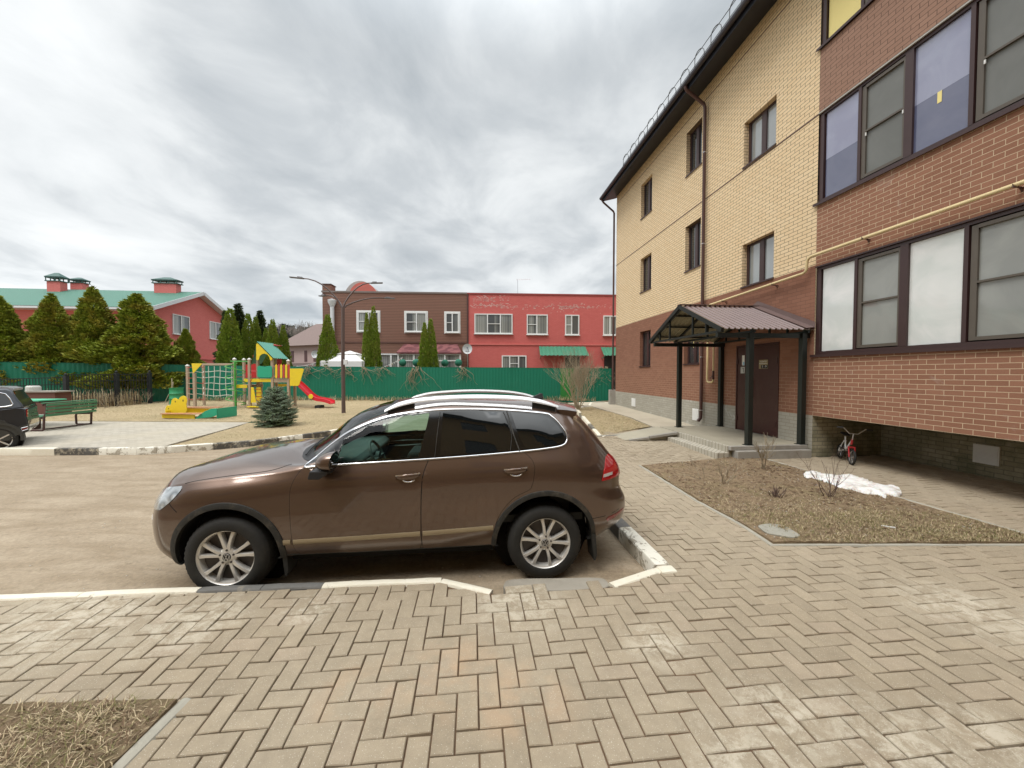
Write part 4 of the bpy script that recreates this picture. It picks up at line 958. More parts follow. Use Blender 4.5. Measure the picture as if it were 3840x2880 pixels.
q = MB(); wall2(q, hol); q.add([(-19,0,0),(-19,-11,0),(-19,-11,10.8),(-19,0,10.8),(17,0,0),(17,-11,0),(17,-11,10.8),(17,0,10.8)], [(0,1,2,3),(4,5,6,7)]); q.build('wall', M_yb2, ap2, fixn=False)
for h in hol:
    q = MB(); q.box(h[0], h[1], -.12, -.08, h[2], h[3]); q.box(h[0]+.6, h[0]+.7, -.08, -.05, h[2], h[3]); q.build('window', M_pane, ap2)
q = MB(); q.add([(-19.5,.7,10.7),(17.5,.7,10.7),(17.5,-6,13.6),(-19.5,-6,13.6),(-19.5,-12,10.7),(17.5,-12,10.7)], [(0,1,2,3),(3,2,5,4)]); q.build('roof', M_slate, ap2, fixn=False)
# ============================================================ ground, road, paving, kerbs
def sheet(poly, zf, grid=.5, thick=.12, mb=None, step=None, holes=()):
    """top surface over a plan polygon at zf(x,y), with side skirts down by thick"""
    mb = mb or MB(); bd = [resample(poly, step or grid)] + [resample(h, step or grid) for h in holes]; V = []; Ed = []
    for b in bd:
        o = len(V); V += [Vector(p) for p in b]; Ed += [(o + i, o + (i + 1) % len(b)) for i in range(len(b))]
    xs = [p[0] for p in poly]; ys = [p[1] for p in poly]; x = min(xs) + grid / 2
    while x < max(xs):
        y = min(ys) + grid / 2
        while y < max(ys):
            jx, jy = x + rng.uniform(-.2, .2) * grid, y + rng.uniform(-.2, .2) * grid
            if inpoly(jx, jy, poly): V.append(Vector((jx, jy)))
            y += grid
        x += grid
    r = delaunay_2d_cdt(V, Ed, [], 0, 1e-6); ov = r[0]; keep = []
    for f in r[2]:
        c = sum((ov[i] for i in f), Vector((0, 0))) / len(f)
        if inpoly(c.x, c.y, poly) and not any(inpoly(c.x, c.y, h) for h in holes): keep.append(f)
    mb.add([(p.x, p.y, zf(p.x, p.y)) for p in ov], keep)
    if thick:
        cnt = {}
        for f in keep:
            for i in range(len(f)):
                e_ = (f[i], f[(i+1) % len(f)]); cnt.setdefault(tuple(sorted(e_)), []).append(e_)
        vs = []; fs = []
        for k in cnt.values():
            if len(k) == 1:
                a, b = k[0]; o = len(vs); pa, pb = ov[a], ov[b]; za, zb = zf(pa.x, pa.y), zf(pb.x, pb.y)
                vs += [(pa.x, pa.y, za), (pb.x, pb.y, zb), (pb.x, pb.y, zb - thick), (pa.x, pa.y, za - thick)]; fs.append((o+3, o+2, o+1, o))
        mb.add(vs, fs)
    return mb
# base ground out to the horizon
gm = MB(); ys = [-30, 8, 20, 30, 45, 80, 200, 900]; xs = [-900, -200, -60, -30, 0, 30, 60, 200, 900]
gm.add([(x, y, G(y) - .19) for y in ys for x in xs], [(j*9+i, j*9+i+1, (j+1)*9+i+1, (j+1)*9+i) for j in range(len(ys)-1) for i in range(8)])
Mg = Mat('dry_ground'); co = Mg.coord()
Mg.l(Mg.mixc(Mg.noise(.5, 6, .7, co), (.16, .13, .085), (.27, .225, .14)), Mg.b.inputs['Base Color']); Mg.setv(Roughness=.95)
struct(gm.build('ground', Mg.m, fixn=False))
# road: compacted sandy dirt over worn asphalt
Mr_ = Mat('sandy_road'); co = Mr_.coord()
a = Mr_.noise(.35, 6, .65, co, dist=.8); b = Mr_.noise(2.2, 6, .7, Mr_.coord(scale=(.35, 1.4, 1)), dist=.4); c = Mr_.noise(24, 6, .8, co); d = Mr_.noise(7, 6, .75, co)
base = Mr_.mixc(Mr_.ramp(a, [(.3, (0,0,0)), (.7, (1,1,1))]), (.295, .232, .160), (.405, .328, .235))
base = Mr_.mixc(Mr_.ramp(b, [(.40, (0,0,0)), (.62, (.75,)*3)]), base, (.245, .185, .118))
base = Mr_.mixc(Mr_.ramp(d, [(.52, (0,0,0)), (.70, (.65,)*3)]), base, (.205, .155, .100))
base = Mr_.mixc(.75, base, Mr_.mixc(c, (.12,)*3, (.88,)*3), 'OVERLAY')
vo = Mr_.n('ShaderNodeTexVoronoi'); vo.inputs['Scale'].default_value = 26; Mr_.l(co, vo.inputs['Vector'])
base = Mr_.mixc(Mr_.ramp(vo.outputs['Distance'], [(.05, (.7,)*3), (.11, (0,0,0))]), base, (.50, .44, .36))
Mr_.l(base, Mr_.b.inputs['Base Color']); Mr_.setv(Roughness=.93)
Mr_.bump(Mr_.math('ADD', Mr_.math('MULTIPLY', d, .7), Mr_.math('MULTIPLY', c, .3)), .55, .03)
def zroad(x, y):
    return G(y) - .15 + .012 * fbm(x * .35, y * .35, 3, 3)
road = sheet([(-40, 3.0), (-.05, 3.3), (.9, 3.3), (1.5, 3.5), (1.5, 4.7), (1.1, 10.5), (2.4, 11.0), (3.2, 18.4), (5.5, 20.4), (7, 22.8), (-40, 22.8)], zroad, .45, .0)
struct(road.build('road', Mr_.m, smooth=True, fixn=False))
# right kerb line
KR = lambda y: 1.47 - .1041 * (y - 3.6)
# herringbone pavers, real blocks 24 x 12 cm laid parallel to the block on the right
pv = (.9946, .1035); dv = (-.1035, .9946)
bed = [(4.4, 8.23), (4.97, 8.52), (5.46, 8.33), (5.60, 7.1), (5.78, 5.4), (5.91, 4.20), (5.61, 4.165), (2.865, 4.165), (2.855, 4.72), (2.74, 5.58), (2.62, 7.72)]
bl = [(-9.5, 2.06), (-2.9, 2.10), (-1.94, 2.12), (-1.92, 1.6), (-1.9, -5), (-9.5, -5)]
def paved(x, y):
    if y > 12.3: return False
    s = (x - OBX) * dv[0] + (y - OBY) * dv[1]; o = -((x - OBX) * pv[0] + (y - OBY) * pv[1])
    if s > 0 and o < .02: return False
    if s <= 0 and o < -1.70: return False
    if 0.03 < s < 3.2 and o < 1.9 and s > .08: return False
    if 3.75 < y < 10.9: return x > KR(y) - .03
    if y >= 10.9: return x > 2.45
    front = 3.11 + .0611 * (x + 4.22)
    if x < -.64: return y < front + .12
    if x < -.16: return y < 3.36 - .30 * (x + .64) + .07
    if x < .85: return y < 3.28 + .05 * math.sin(x * 9)
    if x < 1.40: return y < 3.40 + .50 * (x - .85)
    if y < 3.62: return True
    if y < 10.9: return x > KR(y) + .02
    return x > 2.45
PW = .1225; pb = MB(); va = []; fa = []; rnd = []
joint = .0043; bev = .0045
def paver(cx, cy, L, W, along):
    # cx, cy world centre; along=True: long side along pv
    a, b = (pv, dv) if along else (dv, pv)
    hl, hw = L / 2 - joint, W / 2 - joint; tw = rng.gauss(0, .006)
    ca, sa = math.cos(tw), math.sin(tw); a = (a[0]*ca - a[1]*sa, a[0]*sa + a[1]*ca); b = (b[0]*ca - b[1]*sa, b[0]*sa + b[1]*ca)
    z0 = G(cy) + rng.gauss(0, .0016) + .006 * fbm(cx * .5, cy * .5, 9, 3); tx, ty = rng.gauss(0, .0016), rng.gauss(0, .0016)
    o = len(va)
    for (ll, ww, dz) in ((hl, hw, -.03), (hl, hw, -bev), (hl - bev * .9, hw - bev * .9, 0)):
        for sx, sy in ((-1, -1), (1, -1), (1, 1), (-1, 1)):
            x = cx + a[0] * ll * sx + b[0] * ww * sy; y = cy + a[1] * ll * sx + b[1] * ww * sy
            if x < -.60: y = min(y, 3.155 + .068 * (x + 4.22))
            elif x < -.12: y = min(y, 3.40 - .36 * (x + .64))
            elif .86 < x < 1.42 and y < 3.75: y = min(y, 3.39 + .50 * (x - .86))
            elif y > 3.7 and y < 10.9: x = max(x, KR(y) + .03)
            va.append((x, y, z0 + dz + tx * sx + ty * sy))
    for k in (0, 1):
        for i in range(4): fa.append((o + k*4 + i, o + k*4 + (i+1) % 4, o + (k+1)*4 + (i+1) % 4, o + (k+1)*4 + i))
    fa.append((o+8, o+9, o+10, o+11))
for iy in range(-45, 125):
    for ix in range(-85, 105):
        dlt = (ix - iy) % 4
        if dlt == 0: c = ((ix + 1) * PW, (iy + .5) * PW); al = True
        elif dlt == 3: c = ((ix + .5) * PW, (iy + 1) * PW); al = False
        else: continue
        x = c[0] * pv[0] + c[1] * dv[0] + .03; y = c[0] * pv[1] + c[1] * dv[1] + .02
        if y < .7 or y > 12.3 or x < -9 or x > 10.5 or abs(x) > (y + .8) * 1.42 + .3: continue
        if not paved(x, y): continue
        if all(inpoly(x + a_, y + b_, bed) for a_ in (-.1, .1) for b_ in (-.1, .1)) or all(inpoly(x + a_, y + b_, bl) for a_ in (-.1, .1) for b_ in (-.1, .1)): continue
        if x > 6.9 + .0 and y > 5 and (x - OBX) * pv[0] + (y - OBY) * pv[1] > 1.7: continue
        paver(x, y, 2 * PW, PW, al)
Mv = Mat('concrete_paver'); co = Mv.coord(); geo = Mv.n('ShaderNodeNewGeometry')
rnd_ = geo.outputs['Random Per Island']
base = Mv.mixc(rnd_, (.280, .225, .155), (.350, .284, .198))
base = Mv.mixc(Mv.ramp(rnd_, [(.86, (0,0,0)), (.93, (.5,)*3)]), base, (.335, .262, .19))
base = Mv.mixc(Mv.ramp(Mv.noise(.55, 5, .6, co), [(.35, (0,0,0)), (.7, (.75,)*3)]), base, (.37, .31, .225))
fine = Mv.noise(230, 3, .8, co); med = Mv.noise(11, 6, .7, co)
base = Mv.mixc(.65, base, Mv.mixc(fine, (.18,)*3, (.84,)*3), 'OVERLAY'); base = Mv.mixc(.45, base, Mv.mixc(med, (.22,)*3, (.78,)*3), 'OVERLAY')
vsp = Mv.n('ShaderNodeTexVoronoi'); vsp.inputs['Scale'].default_value = 75; Mv.l(co, vsp.inputs['Vector'])
base = Mv.mixc(Mv.ramp(vsp.outputs['Distance'], [(.10, (.8,)*3), (.19, (0,0,0))]), base, (.62, .57, .47))
# pale sand and lime washed over the blocks in patches (where the photograph has them)
def spot(M, x, y, r, co):
    mp = M.n('ShaderNodeVectorMath', operation='DISTANCE'); M.l(co, mp.inputs[0]); mp.inputs[1].default_value = (x, y, .15)
    return M.ramp(M.math('DIVIDE', mp.outputs['Value'], r), [(.25, (1,)*3), (1, (0,)*3)])
acc = None
for x, y, r in ((1.0, 2.62, .30), (1.15, 1.72, .42), (1.95, 1.80, .55), (1.5, 2.05, .35), (3.6, 3.0, .6), (-3.3, 2.95, .8), (-1.6, 3.0, .3), (.05, 3.1, .5), (2.45, 1.95, .3), (-2.4, 2.85, .5)):
    s_ = spot(Mv, x, y, r, co); acc = s_ if acc is None else Mv.math('MAXIMUM', acc, s_)
msk = Mv.math('MULTIPLY', acc, Mv.ramp(Mv.noise(9, 7, .8, co, dist=.4), [(.45, (0,)*3), (.58, (.65,)*3)]))
base = Mv.mixc(msk, base, (.60, .54, .43))
rs_ = None
for x, y, r in ((-.4, 2.35, .45), (.05, 2.15, .4), (-.9, 2.2, .3)):
    s_ = spot(Mv, x, y, r, co); rs_ = s_ if rs_ is None else Mv.math('MAXIMUM', rs_, s_)
base = Mv.mixc(Mv.math('MULTIPLY', rs_, Mv.ramp(Mv.noise(5, 5, .6, co), [(.45, (0,)*3), (.65, (.5,)*3)])), base, (.50, .33, .20))
Mv.l(base, Mv.b.inputs['Base Color']); Mv.setv(Roughness=.9); Mv.bump(Mv.math('ADD', fine, med), .55, .004)
pm = bpy.data.meshes.new('pavement'); pm.from_pydata(va, [], fa); pm.materials.append(Mv.m)
po_ = bpy.data.objects.new('pavement', pm); COL.objects.link(po_); struct(po_)
# sand bed under the blocks
Ms_ = simple('joint_sand', (.135, .082, .046), .95, var=.35, scale=14, bump=.4, bscale=120)
sb = sheet([(-12, -6), (11, -6), (9.2, 6), (6.6, 8.5), (5.6, 12.4), (2.4, 12.4), (1.3, 10.6), (1.46, 3.62), (.85, 3.33), (-.1, 3.22), (-.6, 3.36), (-12, 2.62)], lambda x, y: G(y) - .014, 1.0, .2)
struct(sb.build('pavement_bed', Ms_, fixn=False))
# paving beyond the pavers' end (between the canopy and the lawn)
# path along the far part of the block
def B2(s, o): x, y, _ = bw_(s, o); return (x, y)
Mpath = brickmat('sandy_path_slabs', (.40, .355, .27), (.46, .41, .32), (.25, .21, .15), bw=.5, bh=50, ms=.012, vary=.3, dirt=.3)
Mpath = simple('sandy_path', (.46, .405, .31), .9, var=.12, scale=2, bump=.4, dirt=.3)
pth = sheet([B2(3.27, .0), B2(3.27, 1.9), B2(4.3, 1.55), B2(6.8, 1.30), B2(11.0, 1.5), B2(12.6, 2.4), B2(13.4, 1.5), B2(13.4, 0)], lambda x, y: G(y) + .012, .6, .15)
struct(pth.build('path', Mpath, fixn=False))
# ---- kerb stones
def paintmat(name, paint, under, lo=.46, hi=.56, sc=7):
    M = Mat(name); co = M.coord(); m_ = M.ramp(M.noise(sc, 7, .75, co, dist=.5), [(lo, (0,)*3), (hi, (1,)*3)])
    pc = M.mixc(.5, paint, M.mixc(M.noise(22, 6, .75, co), (.25,)*3, (.72,)*3), 'OVERLAY')
    M.l(M.mixc(m_, under, pc), M.b.inputs['Base Color']); M.setv(Roughness=.75); M.bump(M.math('ADD', M.math('MULTIPLY', m_, .5), M.noise(50, 4, .6, co)), .3, .008); return M.m
M_kw = paintmat('white_kerb_paint', (.74, .69, .57), (.33, .29, .22), .30, .38)
M_kwp = paintmat('peeling_kerb_paint', (.74, .71, .62), (.36, .32, .25), .455, .475, 5)
M_kb = paintmat('black_kerb_paint', (.145, .14, .13), (.26, .23, .18), .34, .44)
M_kb2 = paintmat('worn_black_kerb_paint', (.085, .078, .068), (.36, .32, .24), .42, .50)
def stone(a, b, w, h, mat, zt=.02, name='kerb'):
    """one kerb stone from a to b (plan), width w to the left of a->b"""
    if w < 0: a, b, w = b, a, -w
    d = Vector((b[0]-a[0], b[1]-a[1], 0)); n = Vector((-d.y, d.x, 0)).normalized() * w; d.normalize()
    A = Vector((a[0], a[1], 0)) + d * .003; B_ = Vector((b[0], b[1], 0)) - d * .003; k = max(2, int((B_ - A).length / .12)); vs = []
    prof = [(0, -h), (0, -.018), (.010, -.004), (.03, 0), (w - .03, 0), (w - .008, -.004), (w, -.016), (w, -h)]
    for i in range(k + 1):
        p = A + (B_ - A) * i / k
        e_ = .004 if i in (0, k) else 0
        for q, z in prof:
            jz = .004 * fbm(p.x * 6, p.y * 6, q * 40, 3) if z > -.03 else 0
            pp = p + n.normalized() * (q + (.003 * fbm(p.x * 5, p.y * 5, 5 + z, 2) if z > -.05 else 0)); vs.append((pp.x, pp.y, G(pp.y) + zt + z - e_ + jz))
    m = len(prof); mb = MB(); mb.add(vs, [(i*m+j, i*m+j+1, (i+1)*m+j+1, (i+1)*m+j) for i in range(k) for j in range(m-1)] + [tuple(range(m-1, -1, -1)), tuple(k*m+j for j in range(m))])
    return struct(mb.build(name, mat, smooth=35))
nf = lambda x: 3.185 + .0745 * (x + 4.32)
for x0, x1, mt in ((-8.6, -7.6, M_kb), (-7.6, -6.6, M_kw), (-6.6, -5.6, M_kw), (-5.6, -4.62, M_kw), (-4.62, -3.64, M_kw), (-3.64, -2.70, M_kw), (-2.70, -2.18, M_kb), (-2.18, -1.67, M_kb), (-1.67, -.64, M_kw)):
    stone((x1, nf(x1) + .003), (x0, nf(x0) + .003), .088, .2, mt, .016)
stone((-.16, 3.27), (-.62, 3.455), .085, .2, M_kw, .012)
stone((1.385, 3.655), (.86, 3.385), .095, .2, M_kw, .010)
stone((1.54, 3.69), (1.385, 3.665), .13, .2, M_kw, .014)
prev = (1.395, 3.68); ks = [3.68, 4.60, 5.6, 6.6, 7.6, 8.6, 9.6, 10.6]
for y0, y1, mt in zip(ks[:-1], ks[1:], (M_kwp, M_kb, M_kw, M_kw, M_kb, M_kw, M_kw)):
    stone((KR(y0) - .075, y0), (KR(y1) - .075, y1), -.16, .2, mt, .014)
def run(pts, w, mats, L=1.0, zt=.02, h=.2):
    pts = [Vector(p) for p in pts]; seg_ = [(pts[i], pts[i+1]) for i in range(len(pts)-1)]; k = 0
    for a, b in seg_:
        n = max(1, round((b - a).length / L))
        for i in range(n):
            stone(a + (b-a)*i/n, a + (b-a)*(i+1)/n, w, h, mats[k % len(mats)], zt); k += 1
island = [(-30, 9.30), (-13.4, 9.30), (-12.6, 9.30), (-11.15, 9.31), (-10.1, 9.34), (-9.2, 9.36), (-8.8, 9.46), (-7.75, 9.92), (-7.05, 10.28), (-6.55, 10.75), (-6.15, 11.25), (-5.65, 11.93), (-5.2, 13.0), (-4.9, 14.5), (-4.7, 17), (-4.6, 20), (-4.6, 22.9)]
pat = {2: M_kw, 3: M_kb2, 4: M_kwp, 5: M_kwp, 6: M_kwp, 7: M_kb2, 8: M_kb2, 9: M_kwp}
for i in range(len(island) - 1):
    a, b = Vector(island[i]), Vector(island[i+1]); n = max(1, round((b - a).length / 1.0))
    for j in range(n): stone(a + (b-a)*j/n, a + (b-a)*(j+1)/n, .13, .2, pat.get(i, (M_kwp, M_kb2, M_kw)[(i + j) % 3]), .02)
# lawn patch beyond the porch with its kerb
lp = [(2.52, 11.15), (4.60, 12.75), (4.62, 15.2), (3.95, 19.2), (3.1, 18.5), (2.75, 14.5)]
run([(2.62, 10.98), (2.50, 11.2), (2.75, 14.6), (3.05, 18.5)], -.12, [M_kw, M_kw, M_kb2], 1.0)
run([(3.05, 18.55), (3.95, 19.9), (4.4, 21.6), (6, 21.7)], -.12, [M_kw, M_kb2, M_kw], 1.0)
run([(2.45, 11.05), (3.3, 11.25), (4.0, 12.1), (4.7, 12.7)], -.05, [M_conc], 1.0, .03)
farp = sheet([(3.0, 18.5), (3.9, 19.3), B2(11.0, 1.5), B2(12.6, 2.4), (5.8, 22.8), (4.4, 21.6), (3.9, 19.9)], lambda x, y: G(y) + .008, .8, .15); struct(farp.build('path', Mpath, fixn=False))
# edging stones round the beds
M_edge = simple('edging_stone', (.36, .335, .275), .9, var=.2, scale=5, bump=.4, dirt=.3)
run([(5.98, 4.165), (2.80, 4.165)], .06, [M_edge], 1.0, .012, .15)
run([(2.865, 4.12), (2.855, 4.72), (2.74, 5.58), (2.62, 7.76)], .06, [M_edge], 1.0, .012, .15)
run([(2.56, 7.72), (4.42, 8.23)], .04, [M_edge], 1.0, .004, .15)
run([(5.50, 8.35), (5.98, 4.12)], .06, [M_edge], 1.0, .012, .15)
run([(-1.90, -2), (-1.88, 2.14)], -.0, [M_edge], 1.0) if False else run([(-1.83, -1), (-1.83, 2.16)], .075, [M_edge], 1.0, .010, .15)
# concrete slab at the end of the parking bay, man-hole slab in the bed
def slab(name, pts, z, th, label, mat):
    q = MB(); pts2 = smoothpoly(pts, True, 3); q.prism(pts2, z - th, z); o = q.build(name, mat, bevel=.006); tag(o, label, 'slab'); return o
slab('concrete_slab', [(-.07, 3.40), (.02, 3.475), (.42, 3.49), (.78, 3.50), (.86, 3.44), (.82, 3.33), (.40, 3.29), (-.02, 3.29)], .135, .12, 'worn grey concrete slab lying at the end of the parking bay by the gap in the kerb', simple('slab_concrete', (.315, .285, .235), .85, var=.2, scale=4, bump=.5, dirt=.4))
def gpt(px, py):
    x_ = (px - 1920) / 1441; y_ = -(py - 1440) / 1441; P_ = R(1.59); d = Vector((x_, math.cos(P_) + y_ * math.sin(P_), -math.sin(P_) + y_ * math.cos(P_))); lo, hi = .3, 200
    for _ in range(50):
        m = (lo + hi) / 2; p = Vector((0, 0, 2.02)) + d * m
        if p.z > G(p.y) + .02: lo = m
        else: hi = m
    return Vector((0, 0, 2.02)) + d * lo
zr_ = lambda x, y: gpt(2200 + x / 1.3488, 1050 + y / 1.3488)
mh = [tuple(zr_(x, y)[:2]) for x, y in ((870, 1248), (930, 1240), (1000, 1252), (1060, 1285), (1078, 1302), (1040, 1310), (980, 1300), (915, 1288), (880, 1265))]
slab('manhole_cover', mh, .192, .08, 'rough round grey manhole slab sunk in the flower bed soil', simple('manhole_concrete', (.32, .305, .255), .9, var=.25, scale=9, bump=.8, bscale=30))
# ---- soil beds and lawns
Mb_ = Mat('bed_soil'); co = Mb_.coord()
n_ = Mb_.noise(2.1, 6, .7, co); f_ = Mb_.noise(9, 8, .85, co, dist=.8); f2 = Mb_.noise(90, 4, .8, Mb_.coord(scale=(1, .35, 1)), dist=1.2)
c_ = Mb_.mixc(Mb_.ramp(f_, [(.3, (0,)*3), (.7, (1,)*3)]), (.13, .078, .046), (.46, .34, .20))
c_ = Mb_.mixc(Mb_.ramp(n_, [(.52, (0,)*3), (.68, (.4,)*3)]), c_, (.21, .19, .075))
c_ = Mb_.mixc(.7, c_, Mb_.mixc(f2, (.12,)*3, (.9,)*3), 'OVERLAY'); Mb_.l(c_, Mb_.b.inputs['Base Color']); Mb_.setv(Roughness=1); Mb_.bump(Mb_.math('ADD', f_, f2), .9, .03); M_soil = Mb_.m; 
Ml_ = Mat('dry_lawn'); co = Ml_.coord()
n_ = Ml_.noise(.45, 6, .65, co); f_ = Ml_.noise(14, 6, .8, co, dist=.6); f2 = Ml_.noise(60, 4, .8, co, dist=1)
c_ = Ml_.mixc(Ml_.ramp(f_, [(.3, (0,)*3), (.7, (1,)*3)]), (.34, .255, .145), (.50, .395, .235))
c_ = Ml_.mixc(Ml_.ramp(n_, [(.45, (0,)*3), (.7, (.5,)*3)]), c_, (.20, .17, .07))
c_ = Ml_.mixc(.6, c_, Ml_.mixc(f2, (.15,)*3, (.85,)*3), 'OVERLAY'); Ml_.l(c_, Ml_.b.inputs['Base Color']); Ml_.setv(Roughness=1); Ml_.bump(Ml_.math('ADD', f_, f2), .8, .03); M_lawn = Ml_.m
zbed = lambda x, y: G(y) + .022 + .018 * max(-.3, fbm(x * 1.7, y * 1.7, 1, 4)) + .012 * fbm(x * 7, y * 7, 2, 3)
struct(sheet(bed, zbed, .07, .05, step=.1).build('flower_bed_soil', M_soil, smooth=True, fixn=False))
struct(sheet([(-6.5, 2.07), (-2.9, 2.10), (-1.90, 2.13), (-1.90, -1), (-6.5, -1)], lambda x, y: zbed(x, y) - .004, .07, .05, step=.1).build('corner_bed_soil', M_soil, smooth=True, fixn=False))
zl_ = lambda x, y: G(y) + .008 + .03 * fbm(x * .6, y * .6, 5, 3)
struct(sheet(lp, zl_, .3, .1).build('lawn', M_lawn, smooth=True, fixn=False))
lawnp = [(-8.62, 9.56), (-7.80, 10.02), (-7.12, 10.37), (-6.64, 10.84), (-6.26, 11.32), (-5.78, 11.98), (-5.33, 13.05), (-5.03, 14.5), (-4.83, 17), (-4.73, 20), (-4.73, 23.2), (-45, 40), (-45, 14.6), (-26, 14.3), (-15.5, 14.1), (-9.45, 13.83), (-9.42, 12.29), (-8.95, 10.3)]
lawnp = [(-8.62, 9.56), (-7.80, 10.02), (-7.12, 10.37), (-6.64, 10.84), (-6.26, 11.32), (-5.78, 11.98), (-5.33, 13.05), (-5.03, 14.5), (-4.83, 17), (-4.73, 20), (-4.73, 23.2), (-45, 23.2), (-45, 14.6), (-26, 14.3), (-15.5, 14.1), (-9.45, 13.83), (-9.10, 12.3), (-8.8, 10.6)]
struct(sheet(lawnp, zl_, .45, .15).build('lawn', M_lawn, smooth=True, fixn=False))
Mplz = brickmat('plaza_pavers', (.33, .315, .28), (.42, .40, .355), (.27, .25, .21), bw=.24, bh=.12, ms=.008, vary=.5, dirt=.15)
# flat paving needs x / y mapping
M2 = Mat('plaza_paving'); co = M2.coord(); b_ = M2.n('ShaderNodeTexBrick'); b_.inputs['Scale'].default_value = 1; b_.inputs['Brick Width'].default_value = .24; b_.inputs['Row Height'].default_value = .12; b_.inputs['Mortar Size'].default_value = .006
b_.inputs['Color1'].default_value = (.36, .325, .265, 1); b_.inputs['Color2'].default_value = (.44, .40, .33, 1); b_.inputs['Mortar'].default_value = (.24, .21, .17, 1); M2.l(co, b_.inputs['Vector'])
c_ = M2.mixc(M2.ramp(M2.noise(.6, 6, .7, co), [(.4, (0,)*3), (.7, (.6,)*3)]), b_.outputs['Color'], (.44, .385, .29)); c_ = M2.mixc(.5, c_, M2.mixc(M2.noise(30, 5, .7, co), (.25,)*3, (.75,)*3), 'OVERLAY')
M2.l(c_, M2.b.inputs['Base Color']); M2.setv(Roughness=.9); M2.bump(b_.outputs['Fac'], -.3, .01)
struct(sheet([(-45, 9.44), (-9.2, 9.49), (-8.78, 9.56), (-8.94, 10.5), (-9.2, 12.3), (-9.50, 13.83), (-15.5, 14.08), (-45, 14.6)], lambda x, y: G(y) + .004, .8, .15).build('paved_square', M2.m, fixn=False))
# ---- grass blades, leaves and litter
def blades(n, poly, zf, h0, h1, lean, cols, name, kw=.004, seed=1, dens=None, curl=.4):
    r = np.random.RandomState(seed); xs = [p[0] for p in poly]; ys = [p[1] for p in poly]; vs = []; fs = []; mi = []
    k = 0; tries = 0
    while k < n and tries < n * 12:
        tries += 1
        x = r.uniform(min(xs), max(xs)); y = r.uniform(min(ys), max(ys))
        if not inpoly(x, y, poly): continue
        if dens and r.rand() > dens(x, y): continue
        a = r.uniform(0, 2*math.pi); h = r.uniform(h0, h1); le = r.uniform(*lean); z = zf(x, y) - .003
        dx, dy = math.cos(a), math.sin(a); w = kw * r.uniform(.6, 1.4); b = r.uniform(-.8, .8)
        dx2, dy2 = math.cos(a + b), math.sin(a + b); o = len(vs); l1, l2 = h * math.sin(le) * .5, h * math.sin(le)
        z1 = z + h * math.cos(le) * .62; z2 = z + h * math.cos(le) * (1 - curl * r.rand()) 
        m1 = (x + dx * l1, y + dy * l1); m2_ = (m1[0] + dx2 * l1, m1[1] + dy2 * l1)
        vs += [(x - dy*w, y + dx*w, z), (x + dy*w, y - dx*w, z), (m1[0] + dy*w*.8, m1[1] - dx*w*.8, z1), (m1[0] - dy*w*.8, m1[1] + dx*w*.8, z1), (m2_[0], m2_[1], z2)]
        fs += [(o, o+1, o+2, o+3), (o+3, o+2, o+4)]; c = r.randint(len(cols)); mi += [c, c]; k += 1
    me = bpy.data.meshes.new(name); me.from_pydata(vs, [], fs)
    for c in cols: me.materials.append(c)
    me.polygons.foreach_set('material_index', mi); o = bpy.data.objects.new(name, me); COL.objects.link(o); o['kind'] = 'stuff'; return o
gA = simple('straw', (.50, .40, .235), .8, var=.2, scale=2); gB = simple('pale_straw', (.62, .52, .34), .8, var=.15, scale=2); gC = simple('olive_blade', (.20, .20, .065), .8, var=.25, scale=2); hA = simple('matted_straw', (.44, .345, .205), .85, var=.25, scale=2); hB = simple('matted_pale_straw', (.58, .47, .30), .85, var=.2, scale=2); hC = simple('dull_olive_blade', (.20, .185, .07), .85, var=.25, scale=2); gE = simple('tan_blade', (.38, .29, .165), .8, var=.2, scale=2); gD = simple('brown_blade', (.20, .13, .075), .8, var=.25, scale=2)
pn = lambda x, y: (.10 if y > 6.2 else .45 if y > 5.2 else 1) * (.15 + .85) * max(0, min(1, .5 + 1.1 * fbm(x * .8, y * .8, 3, 3)))
blades(13000, bed, zbed, .02, .075, (.9, 1.5), [hA, gD, hB, hC, gD], 'dead_grass', .0022, 2, pn)
blades(8000, [(2.83, 4.15), (5.9, 4.17), (5.8, 5.1), (2.8, 5.0)], zbed, .02, .06, (.4, 1.3), [hA, hC, hC, hA], 'short_grass', .0022, 3, pn)
blades(11000, [(-4.2, 2.05), (-1.92, 2.10), (-1.92, 1.2), (-4.2, 1.2)], lambda x, y: zbed(x, y) - .004, .03, .10, (.8, 1.5), [hA, hB, gD, hC, gD], 'dead_grass', .0019, 4, lambda x, y: .2 + .8 * max(0, min(1, .5 + 1.5 * fbm(x * 1.8, y * 1.8, 3, 3))))
blades(90000, [p for p in lawnp if p[0] > -30 or True][:11] + [(-30, 23.2), (-30, 14.4)] + lawnp[14:], zl_, .02, .06, (.9, 1.5), [gA, gB, gA, gE], 'dry_grass', .0045, 5)
blades(22000, lp, zl_, .02, .06, (.9, 1.5), [gA, gB, gA, gE, gC], 'dry_grass', .004, 6)
# tall dead weeds along the fence foot
blades(2500, [(-19, 22.5), (5.0, 22.6), (5.0, 22.95), (-19, 22.95)], zl_, .10, .45, (.1, .7), [gA, gB, gD], 'dead_weeds', .008, 7)
